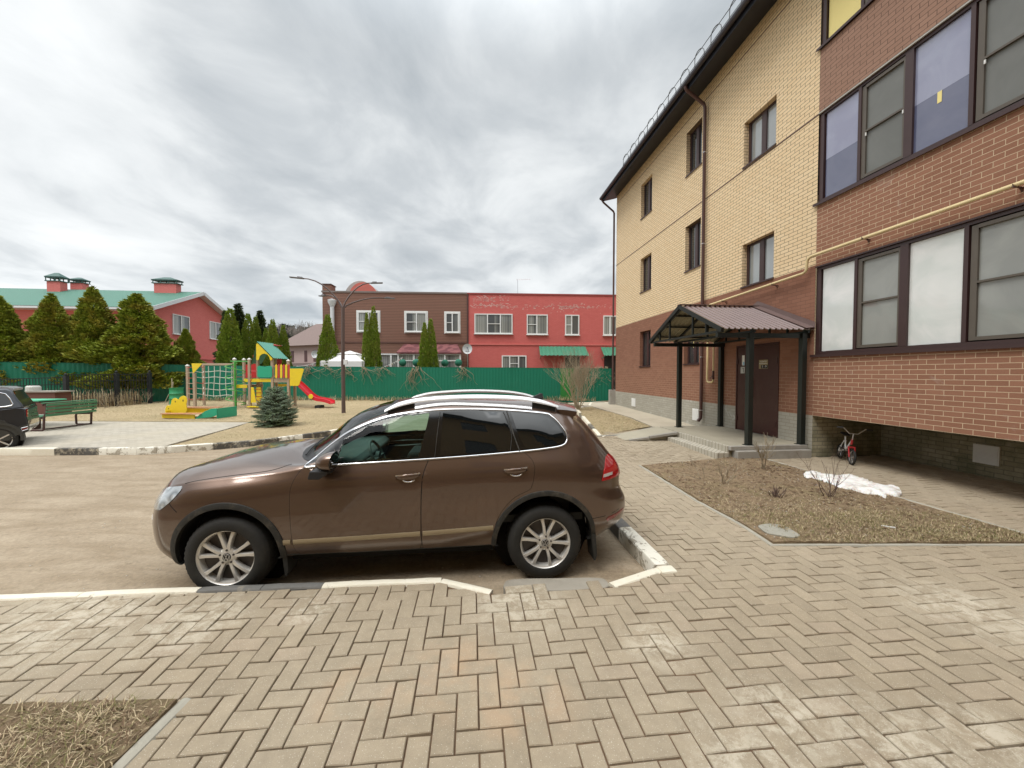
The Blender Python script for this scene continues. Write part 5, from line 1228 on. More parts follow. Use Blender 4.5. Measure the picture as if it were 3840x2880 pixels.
# dead leaves in the bed
r_ = np.random.RandomState(5); vs = []; fs = []
for k in range(4200):
    x, y = r_.uniform(2.6, 5.7), r_.uniform(4.3, 8.4)
    if not inpoly(x, y, bed) or r_.rand() > (.12 + .9 * max(0, fbm(x*.9, y*.9, 8, 3) + .25)) * (1 if y > 5.2 else .25): continue
    s_ = r_.uniform(.012, .035); a = r_.uniform(0, 6.28); z = zbed(x, y) + .004; t = r_.uniform(-.5, .5); u_ = r_.uniform(-.4, .9)
    o = len(vs); ca, sa = math.cos(a), math.sin(a)
    for q, w_, h_ in ((-1, 0, 0), (-.2, -.55, u_*.5), (1, 0, t), (.1, .55, u_*.6)): vs.append((x + s_*(q*ca - w_*sa), y + s_*(q*sa + w_*ca), z + s_*max(0, h_)))
    fs += [(o, o+1, o+2), (o, o+2, o+3)]
me = bpy.data.meshes.new('dead_leaves'); me.from_pydata(vs, [], fs); me.materials.append(simple('dead_leaf', (.19, .12, .07), .8, var=.5, scale=6)); o = bpy.data.objects.new('dead_leaves', me); COL.objects.link(o); o['kind'] = 'stuff'
# pebbles
q = MB()
for k in range(500):
    x, y = r_.uniform(2.6, 5.9), r_.uniform(4.2, 8.3)
    if inpoly(x, y, bed): q.ball((x, y, zbed(x, y) + .002), r_.uniform(.004, .012), 6, (1, r_.uniform(.6, 1), .6))
for k in range(260):
    x, y = r_.uniform(-6, 1.2), r_.uniform(3.5, 8); q.ball((x, y, zroad(x, y) + .002), r_.uniform(.004, .011), 6, (1, r_.uniform(.6, 1), .6))
o = q.build('pebbles', simple('pebble', (.45, .41, .35), .9, var=.4, scale=3), smooth=True, fixn=False); o['kind'] = 'stuff'
q = MB(); q.bar((4.45, 4.58, .185), (4.56, 4.52, .185), .016, .012); o = q.build('paper_scrap', M_white); tag(o, 'tiny white scrap lying on the grass at the right of the flower bed', 'litter')
# melting snow
sn = MB(); spz = smoothpoly([tuple(zr_(x, y)[:2]) for x, y in ((1100, 982), (1160, 972), (1205, 990), (1260, 992), (1335, 993), (1410, 1015), (1480, 1042), (1560, 1048), (1592, 1076), (1575, 1092), (1520, 1086), (1512, 1104), (1470, 1086), (1400, 1080), (1340, 1062), (1280, 1052), (1225, 1030), (1160, 1010), (1110, 1004))], True, 3)
def zsn(x, y):
    d = min(math.hypot(x - a, y - b) for a, b in spz); return G(y) + .016 + .075 * min(1, d / .10) ** .6 * (.75 + .4 * fbm(x * 6, y * 6, 0, 3)) if d > .012 else G(y) + .004
sheet(spz, zsn, .03, .0, sn, .04)
Msn = Mat('old_snow'); co = Msn.coord(); Msn.l(Msn.mixc(Msn.ramp(Msn.noise(7, 6, .75, co), [(.46, (0,)*3), (.66, (.85,)*3)]), (.78, .77, .75), (.42, .34, .28)), Msn.b.inputs['Base Color']); Msn.setv(Roughness=.7); Msn.b.inputs['Subsurface Weight'].default_value = .2; Msn.bump(Msn.noise(40, 5, .7, co), .5, .01)
o = sn.build('snow', Msn.m, smooth=True, fixn=False); o['kind'] = 'stuff'; tag(o, 'thin dirty patch of melting snow', None)
# ============================================================ vegetation helpers
def leafmat(name, a, b, c=None, sc=3):
    M = Mat(name); co = M.coord(); geo = M.n('ShaderNodeNewGeometry'); rn = geo.outputs['Random Per Island']
    base = M.mixc(rn, a, b)
    if c: base = M.mixc(M.ramp(M.noise(sc, 4, .6, co), [(.48, (0,)*3), (.62, (.75,)*3)]), base, c)
    M.l(base, M.b.inputs['Base Color']); M.setv(Roughness=.7); M.b.inputs['Specular IOR Level'].default_value = .25
    return M.m
M_thuja = leafmat('thuja_foliage', (.15, .205, .022), (.36, .40, .06), (.36, .30, .06), 1.2)
M_thuja2 = leafmat('column_thuja_foliage', (.13, .22, .016), (.29, .38, .05), (.25, .28, .045), 1.0)
M_fir = leafmat('dark_fir_foliage', (.04, .065, .022), (.10, .13, .05), None)
M_spruce = leafmat('blue_spruce_needles', (.16, .23, .155), (.36, .44, .33), (.20, .29, .14), 4)
M_bark = simple('bark', (.115, .085, .060), .9, var=.3, scale=14, bump=.6)
M_twig = simple('bare_twig', (.34, .285, .20), .85, var=.3, scale=10)
M_twigd = simple('dark_bare_twig', (.13, .085, .065), .85, var=.3, scale=10)
M_vine = simple('dry_vine', (.30, .245, .165), .85, var=.3, scale=10)
def crown_mesh(name, H, prof, n, leaf, seed, mat, up=.55, lumps=.22, droop=0, fill=.45, flat=1.0, freq=1.1):
    """sprays of small leaf-like faces through a lumpy crown; prof(t)=radius at height fraction t"""
    r = np.random.RandomState(seed); vs = []; fs = []; k = 0
    mx = max(prof(t / 40) for t in range(41))
    while k < n:
        t = r.rand(); R0 = prof(t)
        if r.rand() > (R0 / mx) ** 1.0 + .03: continue
        a = r.uniform(0, 2*math.pi); z = H * t
        R1 = R0 * (1 + lumps * fbm(math.cos(a) * freq + seed, math.sin(a) * freq, z * freq * .9, 3) * 1.6)
        rr = R1 * (1 - fill * r.rand() ** 2.2)
        x, y = rr * math.cos(a), rr * math.sin(a); L = leaf * r.uniform(.6, 1.4)
        # each spray is a small fan of three pointed faces
        out = Vector((math.cos(a), math.sin(a), up + r.uniform(-.35, .35) - droop)).normalized()
        tn = Vector((-math.sin(a), math.cos(a), r.uniform(-.6, .6))).normalized()
        p = Vector((x, y, z)); 
        for q in (-.45, 0, .45):
            d = (out + tn * q + Vector((r.uniform(-.2, .2), r.uniform(-.2, .2), r.uniform(-.2, .2)))).normalized(); sd_ = d.cross(Vector((r.uniform(-1, 1), r.uniform(-1, 1), r.uniform(-1, 1)))).normalized() * L * .22 * flat
            o = len(vs); vs += [p - d * L * .2, p + d * L * .45 + sd_, p + d * L, p + d * L * .45 - sd_]; fs.append((o, o+1, o+2, o+3))
        k += 1
    me = bpy.data.meshes.new(name); me.from_pydata([tuple(v) for v in vs], [], fs); me.materials.append(mat); return me
def mo(name, me, parent, loc=(0, 0, 0), sc=(1, 1, 1), rz=0):
    o = bpy.data.objects.new(name, me); COL.objects.link(o); o.parent = parent; o.location = loc; o.scale = sc; o.rotation_euler = (0, 0, rz); return o
def trunk_mesh(h, r0, limbs, seed, Rl):
    r = random.Random(seed); m = MB(); m.tube([(0, 0, -.1), (.02, .01, h * .3), (-.02, .02, h * .65), (0, 0, h * .95)], [r0, r0 * .8, r0 * .5, r0 * .12], 8)
    for k in range(limbs):
        z = h * (.08 + .8 * k / limbs); a = r.uniform(0, 6.28); L = Rl * (1 - z / h) * .75 + .05; m.tube([(0, 0, z), (L*.5*math.cos(a), L*.5*math.sin(a), z + L*.25), (L*math.cos(a), L*math.sin(a), z + L*.65)], [r0 * .28, r0 * .18, .006], 5)
    me = bpy.data.meshes.new('trunk'); me.from_pydata(m.v, [], m.f); me.materials.append(M_bark); return me
def ray(px, py):
    x = (px - 1920) / 1441; y = -(py - 1440) / 1441; P = R(1.59)
    return Vector((x, math.cos(P) + y * math.sin(P), -math.sin(P) + y * math.cos(P)))
def atY(px, py, Y):
    d = ray(px, py); k = Y / d.y; return (d.x * k, Y, 2.02 + d.z * k)
# ---- big ragged thujas behind the left fence
cone = lambda R_: (lambda t: R_ * (.80 + .20 * math.sin(min(1, t / .25) * math.pi / 2)) * max(0, (1 - t)) ** .86)
big = []
for sdd in (1, 2, 3):
    big.append((crown_mesh('crown', 5.6, cone(1.75), 15000, .15, sdd, M_thuja, up=.7, lumps=.42, fill=.55, freq=1.35), trunk_mesh(5.6, .11, 14, sdd, 1.6)))
GB = 'broad evergreens draped over the left fence'
lab = ['broad evergreen tree cut off by the left frame edge behind the green fence', 'second broad evergreen from the left behind the green fence',
       'tallest broad evergreen leaning its tip against the green roof edge', 'widest evergreen whose skirt hangs lowest over the green fence', 'narrow low evergreen in front of the red gable wall, right of the broad ones', 'low evergreen shoulder tucked between the widest evergreen and the red gable']
for i, (px, ptop, w_, Y, k) in enumerate(((-10, 1118, 250, 19.9, 0), (190, 1112, 235, 21.0, 1), (345, 1082, 230, 22.0, 2), (512, 1098, 300, 22.6, 0), (695, 1240, 115, 24.3, 1), (625, 1290, 120, 23.9, 2))):
    x, y, zt = atY(px, ptop, Y); g0 = G(Y); H = zt - g0 ; wd = w_ / 1441 * Y / 2
    if i >= 4: wd *= 1.1
    t = thing('evergreen_tree', lab[i], 'tree', (x, Y, g0), i * 1.3, GB)
    mo('crown', big[k][0], t, (0, 0, .75 if i == 3 else .95), (wd / 1.72, wd / 1.72, (H - .85) / 5.6)); mo('trunk', big[k][1], t, (0, 0, 0), (wd / 1.72, wd / 1.72, H / 5.8))
# ---- clipped-looking columns
colp = lambda t: .62 * (min(1, .72 + t * 1.3)) * max(0, 1 - max(0, t - .12) ** 1.5 * 1.14) ** .85
cols_ = [(crown_mesh('crown', 4.0, colp, 6500, .085, 21 + s, M_thuja2, up=1.4, lumps=.16, fill=.35, freq=2.2), trunk_mesh(4.0, .06, 8, s, .4)) for s in (0, 1)]
GC = 'columnar evergreens beyond the fence'
cl_ = [(1228, 1182, 78, 25.5, 0, 'single columnar evergreen left of the white drainpipe on the brown siding'), (1375, 1175, 42, 25.6, 1, 'shorter spire of the twin columnar evergreen in front of the first white window'),
       (1400, 1152, 56, 25.9, 0, 'taller spire of the twin columnar evergreen in front of the first white window'), (1592, 1212, 52, 25.5, 1, 'left stem of the columnar evergreen pair in front of the shingled bay'),
       (1615, 1198, 58, 25.8, 0, 'right stem of the columnar evergreen pair in front of the shingled bay'),
       (862, 1160, 96, 25.0, 0, 'broad columnar evergreen standing right of the red gable house'), (930, 1180, 70, 26.0, 1, 'columnar evergreen behind the climbing frame, second right of the gable'),
       (1022, 1200, 62, 26.0, 0, 'pointed columnar evergreen above the playhouse roof'), (1062, 1222, 56, 26.6, 1, 'small dark columnar evergreen beside the pink house'), (958, 1190, 60, 27, 0, 'columnar evergreen just left of the playhouse roof'),(997, 1235, 50, 27, 1, 'short columnar evergreen hidden behind the playhouse roof')]
for i, (px, pt, w_, Y, k, lb) in enumerate(cl_):
    x, y, zt = atY(px, pt, Y); g0 = G(Y); H = zt - g0; wd = w_ / 1441 * Y / 2
    t = thing('columnar_evergreen', lb, 'tree', (x, Y, g0), i * .9, GC); sx = wd / .58
    mo('crown', cols_[k][0], t, (0, 0, .1), (sx, sx, (H - .1) / 4.0)); mo('trunk', cols_[k][1], t, (0, 0, 0), (sx, sx, H / 4.2))
# ---- taller dark firs
firp = lambda t: 1.5 * max(0, 1 - t) ** .9 * (.82 + .18 * math.sin(t * 60))
fir = (crown_mesh('crown', 7.5, firp, 6500, .24, 41, M_fir, up=.1, lumps=.35, fill=.9, freq=1.6), trunk_mesh(7.5, .12, 26, 9, 1.4))
for i, (px, pt, w_, Y, lb) in enumerate(((893, 1140, 130, 30, 'tall dark fir rising behind the columnar evergreens near the red gable'), (975, 1165, 110, 33, 'dark fir whose tip shows left of the playhouse roof'), (845, 1165, 90, 29, 'ragged dark fir touching the right slope of the green roof'))):
    x, y, zt = atY(px, pt, Y); g0 = G(Y); H = zt - g0; wd = w_ / 1441 * Y / 2; t = thing('fir_tree', lb, 'tree', (x, Y, g0), i, 'dark firs behind the columns')
    mo('crown', fir[0], t, (0, 0, .3), (wd / 1.4, wd / 1.4, (H - .3) / 7.5)); mo('trunk', fir[1], t, (0, 0, 0), (wd / 1.4, wd / 1.4, H / 7.6))
# ---- far wood
M_farp = leafmat('far_pine', (.070, .085, .060), (.12, .13, .10), None); M_farb = simple('far_bare_crown', (.24, .205, .18), .9, var=.2)
fp = (crown_mesh('crown', 9, lambda t: 2.0 * math.sin(math.pi * min(1, .15 + t * .8)) ** .8, 1700, .62, 51, M_farp, up=.2, lumps=.5, fill=.9, freq=.8), trunk_mesh(15, .22, 5, 3, 2))
fb = MB(); rb_ = random.Random(4)
def branch(m, p, d, L, r, depth, rnd_, spread=.5, n=3, seg_=2, rmin=.003, up=.0, sides=4):
    pts = [p]; q = Vector(p); dd = Vector(d)
    for i in range(seg_):
        dd = (dd + Vector((rnd_.uniform(-.2, .2), rnd_.uniform(-.2, .2), rnd_.uniform(-.12, .2) + up))).normalized(); q = q + dd * L / seg_; pts.append(tuple(q))
    m.tube(pts, [max(rmin, r * (1 - .45 * i / seg_)) for i in range(seg_ + 1)], sides, cap=False)
    if depth > 0:
        for k in range(n):
            b = Vector(pts[rnd_.randint(max(1, seg_ - 1), seg_)]) ; nd = (dd + Vector((rnd_.uniform(-1, 1), rnd_.uniform(-1, 1), rnd_.uniform(-.5, .8))) * spread).normalized()
            branch(m, tuple(b), nd, L * rnd_.uniform(.6, .85), r * .55, depth - 1, rnd_, spread, n, seg_, rmin, up, sides)
branch(fb, (0, 0, 0), (0, 0, 1), 5.5, .2, 5, rb_, .75, 3, 2, .03, .05, 3)
fbm_ = bpy.data.meshes.new('crown'); fbm_.from_pydata(fb.v, [], fb.f); fbm_.materials.append(M_farb)
r5 = random.Random(11)
for i in range(54):
    px = 985 + i * 4.6 + r5.uniform(-4, 4); Y = r5.uniform(75, 105); bare = i % 2 == 1
    x, y, zt = atY(px, r5.uniform(1216, 1262), Y); g0 = G(Y); H = zt - g0
    t = thing('pine_tree' if not bare else 'bare_tree', 'distant pine in the hazy wood beyond the pink house' if not bare else 'distant leafless tree in the hazy wood beyond the pink house', 'tree', (x, Y, g0), i, 'distant pines' if not bare else 'distant leafless trees')
    if bare: o = mo('crown', fbm_, t, (0, 0, 0), (H / 15,) * 3)
    else: o = mo('crown', fp[0], t, (0, 0, H * .36), (H / 17, H / 17, H * .64 / 9)); mo('trunk', fp[1], t, (0, 0, 0), (H / 17, H / 17, H / 16))
# a few trees above the roofs at the far right gap are hidden; nothing is built there
# ============================================================ green fence
Mf_ = Mat('green_profiled_sheet'); co = Mf_.coord()
Mf_.l(Mf_.mixc(Mf_.ramp(Mf_.noise(.5, 6, .7, co), [(.5, (0,)*3), (.8, (.2,)*3)]), Mf_.mixc(Mf_.noise(1.2, 5, .6, co), (.001, .140, .083), (.003, .172, .105)), (.03, .15, .10)), Mf_.b.inputs['Base Color']); Mf_.setv(Roughness=.42, Metallic=.0); M_fence = Mf_.m
def fence(pts, label, group='green sheet fences round the yard'):
    """pts: (x, y, top)"""
    t = thing('sheet_fence', label, 'fence', (pts[0][0], pts[0][1], 0), 0, group); ox, oy = pts[0][0], pts[0][1]; m = MB()
    for (x0, y0, t0), (x1, y1, t1) in zip(pts[:-1], pts[1:]):
        L = math.hypot(x1 - x0, y1 - y0); dx, dy = (x1-x0)/L, (y1-y0)/L; n = int(L / .045); vs = []
        for i in range(n + 1):
            s = L * i / n; ph = i % 4; o_ = .009 if ph in (1, 2) else -.0
            x, y = x0 + dx*s - dy*o_ - ox, y0 + dy*s + dx*o_ - oy; zt = t0 + (t1 - t0) * s / L; vs += [(x, y, G(y0) - .12), (x, y, zt)]
        m.add(vs, [(i*2, i*2+2, i*2+3, i*2+1) for i in range(n)])
    m.build('sheet_panel', M_fence, t, fixn=False)
    for (x0, y0, t0), (x1, y1, t1) in zip(pts[:-1], pts[1:]):
        L = math.hypot(x1 - x0, y1 - y0); k = max(1, int(L / 2.5))
        for i in range(k + 1):
            f_ = i / k; q = MB(); x, y = x0 + (x1-x0)*f_ - ox, y0 + (y1-y0)*f_ + .06 - oy; q.box(x-.03, x+.03, y-.03, y+.03, 0, t0 + (t1-t0)*f_ - .03); q.build('fence_post', M_green, t)
        q = MB(); q.bar((x0 - ox, y0 + .02 - oy, t0 + .004), (x1 - ox, y1 + .02 - oy, t1 + .004), .05, .012); q.build('top_rail', M_fence, t)
    return t
FY = 23.0
fence([(-19.75, 23.25, 2.52), (-19.0, FY, 2.50), (-12, FY, 2.42), (0, FY, 2.36), (3.3, FY, 2.325), (5.9, FY - .2, 2.30)], 'long green profiled sheet fence behind the lawn and playground')
fence([(-28.5, 17.6, 2.62), (-25.3, 19.0, 2.58), (-20.75, 22.0, 2.55), (-19.75, 23.25, 2.52)], 'green sheet fence running back under the broad evergreens on the left')
# brighter panel on the right end
q = MB(); q.box(2.9, 3.9, FY - .035, FY - .028, .45, 2.30); q.v = q.v; o = q.build('fence_patch', simple('bright_green_sheet', (.02, .19, .035), .5, var=.15)); tag(o, 'brighter green sheet patched on to the fence behind the bare shrub', 'panel')
# ============================================================ red-brick house with green roof, left
M_red = brickmat('painted_red_brick', (.61, .155, .14), (.68, .20, .18), (.52, .13, .115), bw=.25, bh=.085, ms=.010, vary=.4, bump=.25, patch=0)
M_redp = brickmat('painted_red_brick_flaking', (.53, .115, .105), (.61, .155, .14), (.45, .10, .09), bw=.25, bh=.085, ms=.010, vary=.4, bump=.25)
def tilemat(name, a, b):
    M = Mat(name); co = M.coord(); w1 = M.n('ShaderNodeTexWave'); w1.bands_direction = 'X'; w1.inputs['Scale'].default_value = 1.45; M.l(co, w1.inputs[0])
    w2 = M.n('ShaderNodeTexWave'); w2.bands_direction = 'Z'; w2.wave_profile = 'SAW'; w2.inputs['Scale'].default_value = 1.9; M.l(co, w2.inputs[0])
    M.l(M.mixc(w2.outputs[1], a, b), M.b.inputs['Base Color']); M.setv(Roughness=.5, Metallic=0); M.bump(M.math('ADD', w1.outputs[1], w2.outputs[1]), .8, .05); return M.m
M_groof = tilemat('green_metal_tile', (.040, .155, .108), (.068, .21, .15))
M_fascia = simple('white_fascia', (.66, .68, .70), .5, var=.05)
hx, hy = -27.17, 29.0; HA = 5.9; PW_ = .40
def hL(a, b, z): return (hx - .1035 * a - .9946 * b, hy + .9946 * a - .1035 * b, z)   # a: depth along gable, b: to the left
hs = thing('red_house', 'red brick house with a long green tiled roof and three chimneys on the left', 'building', (hx, hy, 0), 0)
def loc_(p): return (p[0] - hx, p[1] - hy, p[2])
HR = math.atan2(-.1035, -.9946)
hs.rotation_euler = (0, 0, HR + math.pi); hs.location = (hx, hy, 0)
# local: +x = right along the long side, -x to the left ; +y = depth
q = MB(); q.add([(-.6, .7, 0), (-.6, 11.1, 0), (-.6, 11.1, 7.0), (-.6, HA, 9.05), (-.6, .7, 6.9)], [(0, 1, 2, 3, 4)]); q.add([(-.6, .7, 0), (-26, .7, 0), (-26, .7, 6.9), (-.6, .7, 6.9)], [(0, 1, 2, 3)]); q.build('wall', M_red, hs, fixn=False)
q = MB(); q.add([(0, 0, 6.98), (-26, 0, 6.98), (-26, HA, 9.34), (0, HA, 9.34)], [(0, 3, 2, 1)]); q.add([(0, 2*HA, 6.98), (-26, 2*HA, 6.98), (-26, HA, 9.34), (0, HA, 9.34)], [(0, 1, 2, 3)]); rf = q.build('roof', M_groof, hs, fixn=False)
q = MB()
q.bar((.01, 0, 6.86), (.01, HA, 9.22), .04, .30); q.bar((.01, 2*HA, 6.86), (.01, HA, 9.22), .04, .30); q.add([(0, 0, 6.72), (-.6, 0, 6.72), (-.6, HA, 9.08), (0, HA, 9.08)], [(0, 1, 2, 3)]); q.add([(0, 2*HA, 6.72), (-.6, 2*HA, 6.72), (-.6, HA, 9.08), (0, HA, 9.08)], [(0, 1, 2, 3)])
q.build('barge_board', M_fascia, rf, fixn=False)
q = MB(); q.box(-26, .0, -.12, .0, 6.78, 6.93); q.add([(0, 0, 6.76), (-26, 0, 6.76), (-26, .7, 6.76), (0, .7, 6.76)], [(0, 1, 2, 3)]); q.build('gutter', M_fascia, rf, fixn=False)
q = MB(); q.tube([(-.25, .0, 6.8), (-.25, .55, 6.3), (-.25, .62, 2)], .05, 8); q.build('downpipe', M_fascia, hs)
def pvcwin(mb_parent, cx, cy, z0, z1, w_, ax, nrm, vert=(.5,), horiz=None, name='window', frame=.07, curtain=True, border=0):
    """white window in a wall plane; ax, nrm are unit 2-vectors (along wall, outwards)"""
    def P(a, d, z): return (cx + ax[0]*a + nrm[0]*d, cy + ax[1]*a + nrm[1]*d, z)
    def bx(m, a0, a1, d0, d1, zz0, zz1):
        vs = [P(a, d, z) for z in (zz0, zz1) for a, d in ((a0, d0), (a1, d0), (a1, d1), (a0, d1))]; m.add(vs, [(0,3,2,1),(4,5,6,7),(0,1,5,4),(1,2,6,5),(2,3,7,6),(3,0,4,7)])
    f = MB(); h = w_ / 2; t = frame
    bx(f, -h, h, 0, .07, z0, z0 + t); bx(f, -h, h, 0, .07, z1 - t, z1); bx(f, -h, -h + t, 0, .07, z0 + t, z1 - t); bx(f, h - t, h, 0, .07, z0 + t, z1 - t)
    if border:
        bx(f, -h - border, h + border, 0, .03, z0 - border, z0 - .002); bx(f, -h - border, h + border, 0, .03, z1 + .002, z1 + border); bx(f, -h - border, -h - .002, 0, .03, z0, z1); bx(f, h + .002, h + border, 0, .03, z0, z1)
    edges_ = [-h + t] + [-h + w_ * v for v in vert] + [h - t]
    for v in edges_[1:-1]: bx(f, v - .045, v + .045, 0, .065, z0 + t, z1 - t)
    if horiz:
        for i_, zf_ in horiz: bx(f, edges_[i_] + .03, edges_[i_+1] - .03, .0, .06, z0 + (z1-z0)*zf_ - .025, z0 + (z1-z0)*zf_ + .025)
    wo = f.build(name, M_pvc, mb_parent)
    p = MB(); bx(p, -h + t*.5, h - t*.5, .01, .02, z0 + t*.5, z1 - t*.5); p.build('pane', M_farpane, wo)
    s = MB(); bx(s, -h - .05, h + .05, .0, .16, z0 - .05, z0 - .01) ; s.build('sill', M_pvc, wo)
    return wo
M_pvc = simple('white_pvc', (.74, .75, .74), .4, var=.03)
Mfp = Mat('curtained_pane'); co = Mfp.coord(); wv = Mfp.n('ShaderNodeTexWave'); wv.inputs['Scale'].default_value = 2.2; wv.inputs['Distortion'].default_value = 1.5; wv.inputs['Detail'].default_value = 2
sp_ = Mfp.n('ShaderNodeSeparateXYZ'); Mfp.l(co, sp_.inputs[0]); cb = Mfp.n('ShaderNodeCombineXYZ'); Mfp.l(Mfp.math('ADD', sp_.outputs[0], sp_.outputs[1]), cb.inputs[0]); Mfp.l(cb.outputs[0], wv.inputs[0])
cc = Mfp.mixc(wv.outputs[1], (.20, .21, .20), (.36, .37, .34)); cc = Mfp.mixc(Mfp.ramp(Mfp.noise(.9, 3, .5, cb.outputs[0]), [(.46, (0,)*3), (.54, (1,)*3)]), cc, (.085, .092, .095)); Mfp.l(cc, Mfp.b.inputs['Base Color']); Mfp.setv(Roughness=.25); Mfp.b.inputs['Coat Weight'].default_value = 1; Mfp.b.inputs['Coat Roughness'].default_value = .02
M_farpane = Mfp.m
# gable windows (plane x=-.6)
pvcwin(hs, -.6, 3.9, 5.30, 6.95, 1.9, (0, 1), (1, 0), (.5,), None)
pvcwin(hs, -.6, 8.3, 5.30, 6.95, 1.7, (0, 1), (1, 0), (.5,), None)
q = MB(); q.box(-.6, -.45, .7, 11.1, 3.3, 3.42); q.build('string_course', M_red, hs)
def chimney(px0, px1, ptop, pbot, parent, Y, wide):
    x0, _, zb = atY(px0, pbot, Y); x1, _, zt = atY(px1, ptop, Y); cx = (x0 + x1) / 2; w = (x1 - x0) / 2
    ca, sa = math.cos(-(HR + math.pi)), math.sin(-(HR + math.pi)); dx, dy = cx - hx, Y - hy; lx, ly = dx*ca - dy*sa, dx*sa + dy*ca
    q = MB(); H = zt - zb; w *= .82; q.box(lx - w*.85, lx + w*.85, ly - .3, ly + .3, zb - 1.0, zb + H * .48); ch = q.build('chimney', M_red, rf)
    k = MB(); z1 = zb + H * .48; z2 = zb + H * .68
    k.box(lx - w, lx + w, ly - .38, ly + .38, z1, z1 + .06); k.box(lx - w*1.0, lx + w*1.0, ly - .38, ly + .38, z2, z2 + .09)
    for sx in (-.9, -.3, .3, .9):
        for sy in (-.33, .33): k.bar((lx + sx*w, ly + sy, z1), (lx + sx*w, ly + sy, z2), .05, .05)
    k.add([(lx-w*1.05, ly-.42, z2+.09), (lx+w*1.05, ly-.42, z2+.09), (lx+w*1.05, ly+.42, z2+.09), (lx-w*1.05, ly+.42, z2+.09), (lx-w*.25, ly, zt), (lx+w*.25, ly, zt)], [(0,1,5,4),(1,2,5),(2,3,4,5),(3,0,4)])
    k.build('chimney_cap', simple('dark_green_cap', (.035, .10, .085), .5, var=.2), ch)
chimney(183, 245, 1023, 1090, rf, 33.0, .5); chimney(270, 327, 1041, 1084, rf, 34.5, .5); chimney(575, 682, 1040, 1090, rf, 34.2, 1)
# ============================================================ brown-clad and red terrace in the centre
BA = math.atan(.064); ux, uy = math.cos(BA), math.sin(BA); Zl = 29.0; Xl = -.4906 * Zl
def plane_x(px, py=1200):     # distance along the facade for a picture column
    d = ray(px, py); u = d.x / d.y; return (u * (Zl) - Xl) / (ux - u * uy)
def plane_z(px, py):
    d = ray(px, py); s = plane_x(px, py); Y = Zl + uy * s; return 2.02 + d.z / d.y * Y
Lm = plane_x(1751); Lr = plane_x(2330) + 6; ZT = plane_z(1213, 1092)
m3 = lambda x, y: (1080 + x / 1.728, 980 + y / 1.728)
Msd = Mat('brown_lap_siding'); co = Msd.coord(); sp_ = Msd.n('ShaderNodeSeparateXYZ'); Msd.l(co, sp_.inputs[0])
saw = Msd.math('FRACT', Msd.math('DIVIDE', sp_.outputs[2], .235)); cc = Msd.mixc(Msd.noise(2, 5, .6, Msd.coord(scale=(.4, .4, 9))), (.23, .115, .080), (.30, .155, .11))
half = Msd.math('FRACT', Msd.math('MULTIPLY', saw, 2)); cc = Msd.mixc(Msd.ramp(half, [(.0, (.9,)*3), (.30, (.6,)*3), (.42, (0,)*3)]), cc, (.10, .045, .032)); Msd.l(cc, Msd.b.inputs['Base Color']); Msd.setv(Roughness=.5); Msd.bump(half, .5, .02)
M_siding = Msd.m
bh = thing('brown_house', 'flat-roofed house clad in brown lap siding with white framed windows', 'building', (Xl, Zl, 0), BA)
rh = thing('red_terrace', 'flat-roofed red painted brick house with flaking paint next to the brown one', 'building', (Xl, Zl, 0), BA)
q = MB(); q.box(0, Lm, 0, 9, 0, ZT - .08); q.build('wall', M_siding, bh)
q = MB(); q.box(-.06, Lm + .02, -.06, 9.1, ZT - .08, ZT + .04); q.build('parapet_cap', simple('grey_brown_flashing', (.20, .165, .15), .5), bh)
zs_ = plane_z(*m3(600, 525)); q = MB(); q.box(0, Lm, -.05, 0, zs_ - .05, zs_ + .05); q.build('string_course', simple('siding_trim', (.12, .055, .042), .5), bh)
q = MB(); c0 = plane_x(*m3(230, 150)); c1 = plane_x(*m3(285, 150)); q.box(0, c1 - c0, .0, .9, ZT + .04, plane_z(*m3(230, 150))); cho = q.build('chimney', M_siding, bh); q = MB(); q.box(-.05, c1-c0+.05, -.05, .95, plane_z(*m3(230, 150)), plane_z(*m3(230, 150)) + .06); q.build('chimney_cap', M_darkframe, cho)
# white extract pipe
s = plane_x(*m3(293, 300)); q = MB(); zt = plane_z(*m3(293, 245)); q.tube([(s, -.2, 1), (s, -.2, zt - .45)], .145, 12); q.lathe([(.15, zt - .6), (.29, zt - .28), (.31, zt - .1), (.0, zt)], (s, -.2, 0), 'z', 14); q.build('vent_pipe', M_fascia, bh, smooth=50)
def mwin(parent, x0, y0, x1, y1, vert, horiz=None, border=0, dpt=.0):
    a = plane_x(*m3(x0, y0)); b = plane_x(*m3(x1, y0)); z1 = plane_z(*m3((x0+x1)/2, y0)); z0 = plane_z(*m3((x0+x1)/2, y1))
    w_ = b - a
    return pvcwin(parent, (a+b)/2, 0, z0 + border, z1 - border, w_ - 2*border, (1, 0), (0, -1), vert, horiz, frame=.085, border=border)
mwin(bh, 443, 318, 598, 462, (.5,), ((0, .5),), .10); mwin(bh, 753, 322, 907, 466, (.52,), ((0, .5),), .10); mwin(bh, 1012, 325, 1117, 470, (.5,), ((0, .5),), .10)
q = MB(); q.box(Lm, Lr, 0, 9, 0, ZT - .08); q.build('wall', M_redp, rh)
q = MB(); q.box(Lm + .02, Lr, -.05, 9.1, ZT - .08, ZT + .03); q.build('parapet_cap', simple('dark_red_flashing', (.30, .055, .05), .5), rh)
q = MB(); q.box(Lm, Lm + .12, -.06, 0, 0, ZT - .08); q.build('corner_post', M_bpipe, rh)
zs2 = plane_z(*m3(1300, 538)); q = MB(); q.box(Lm + .12, Lr, -.06, 0, zs2 - .05, zs2 + .05); q.build('string_course', M_red, rh)
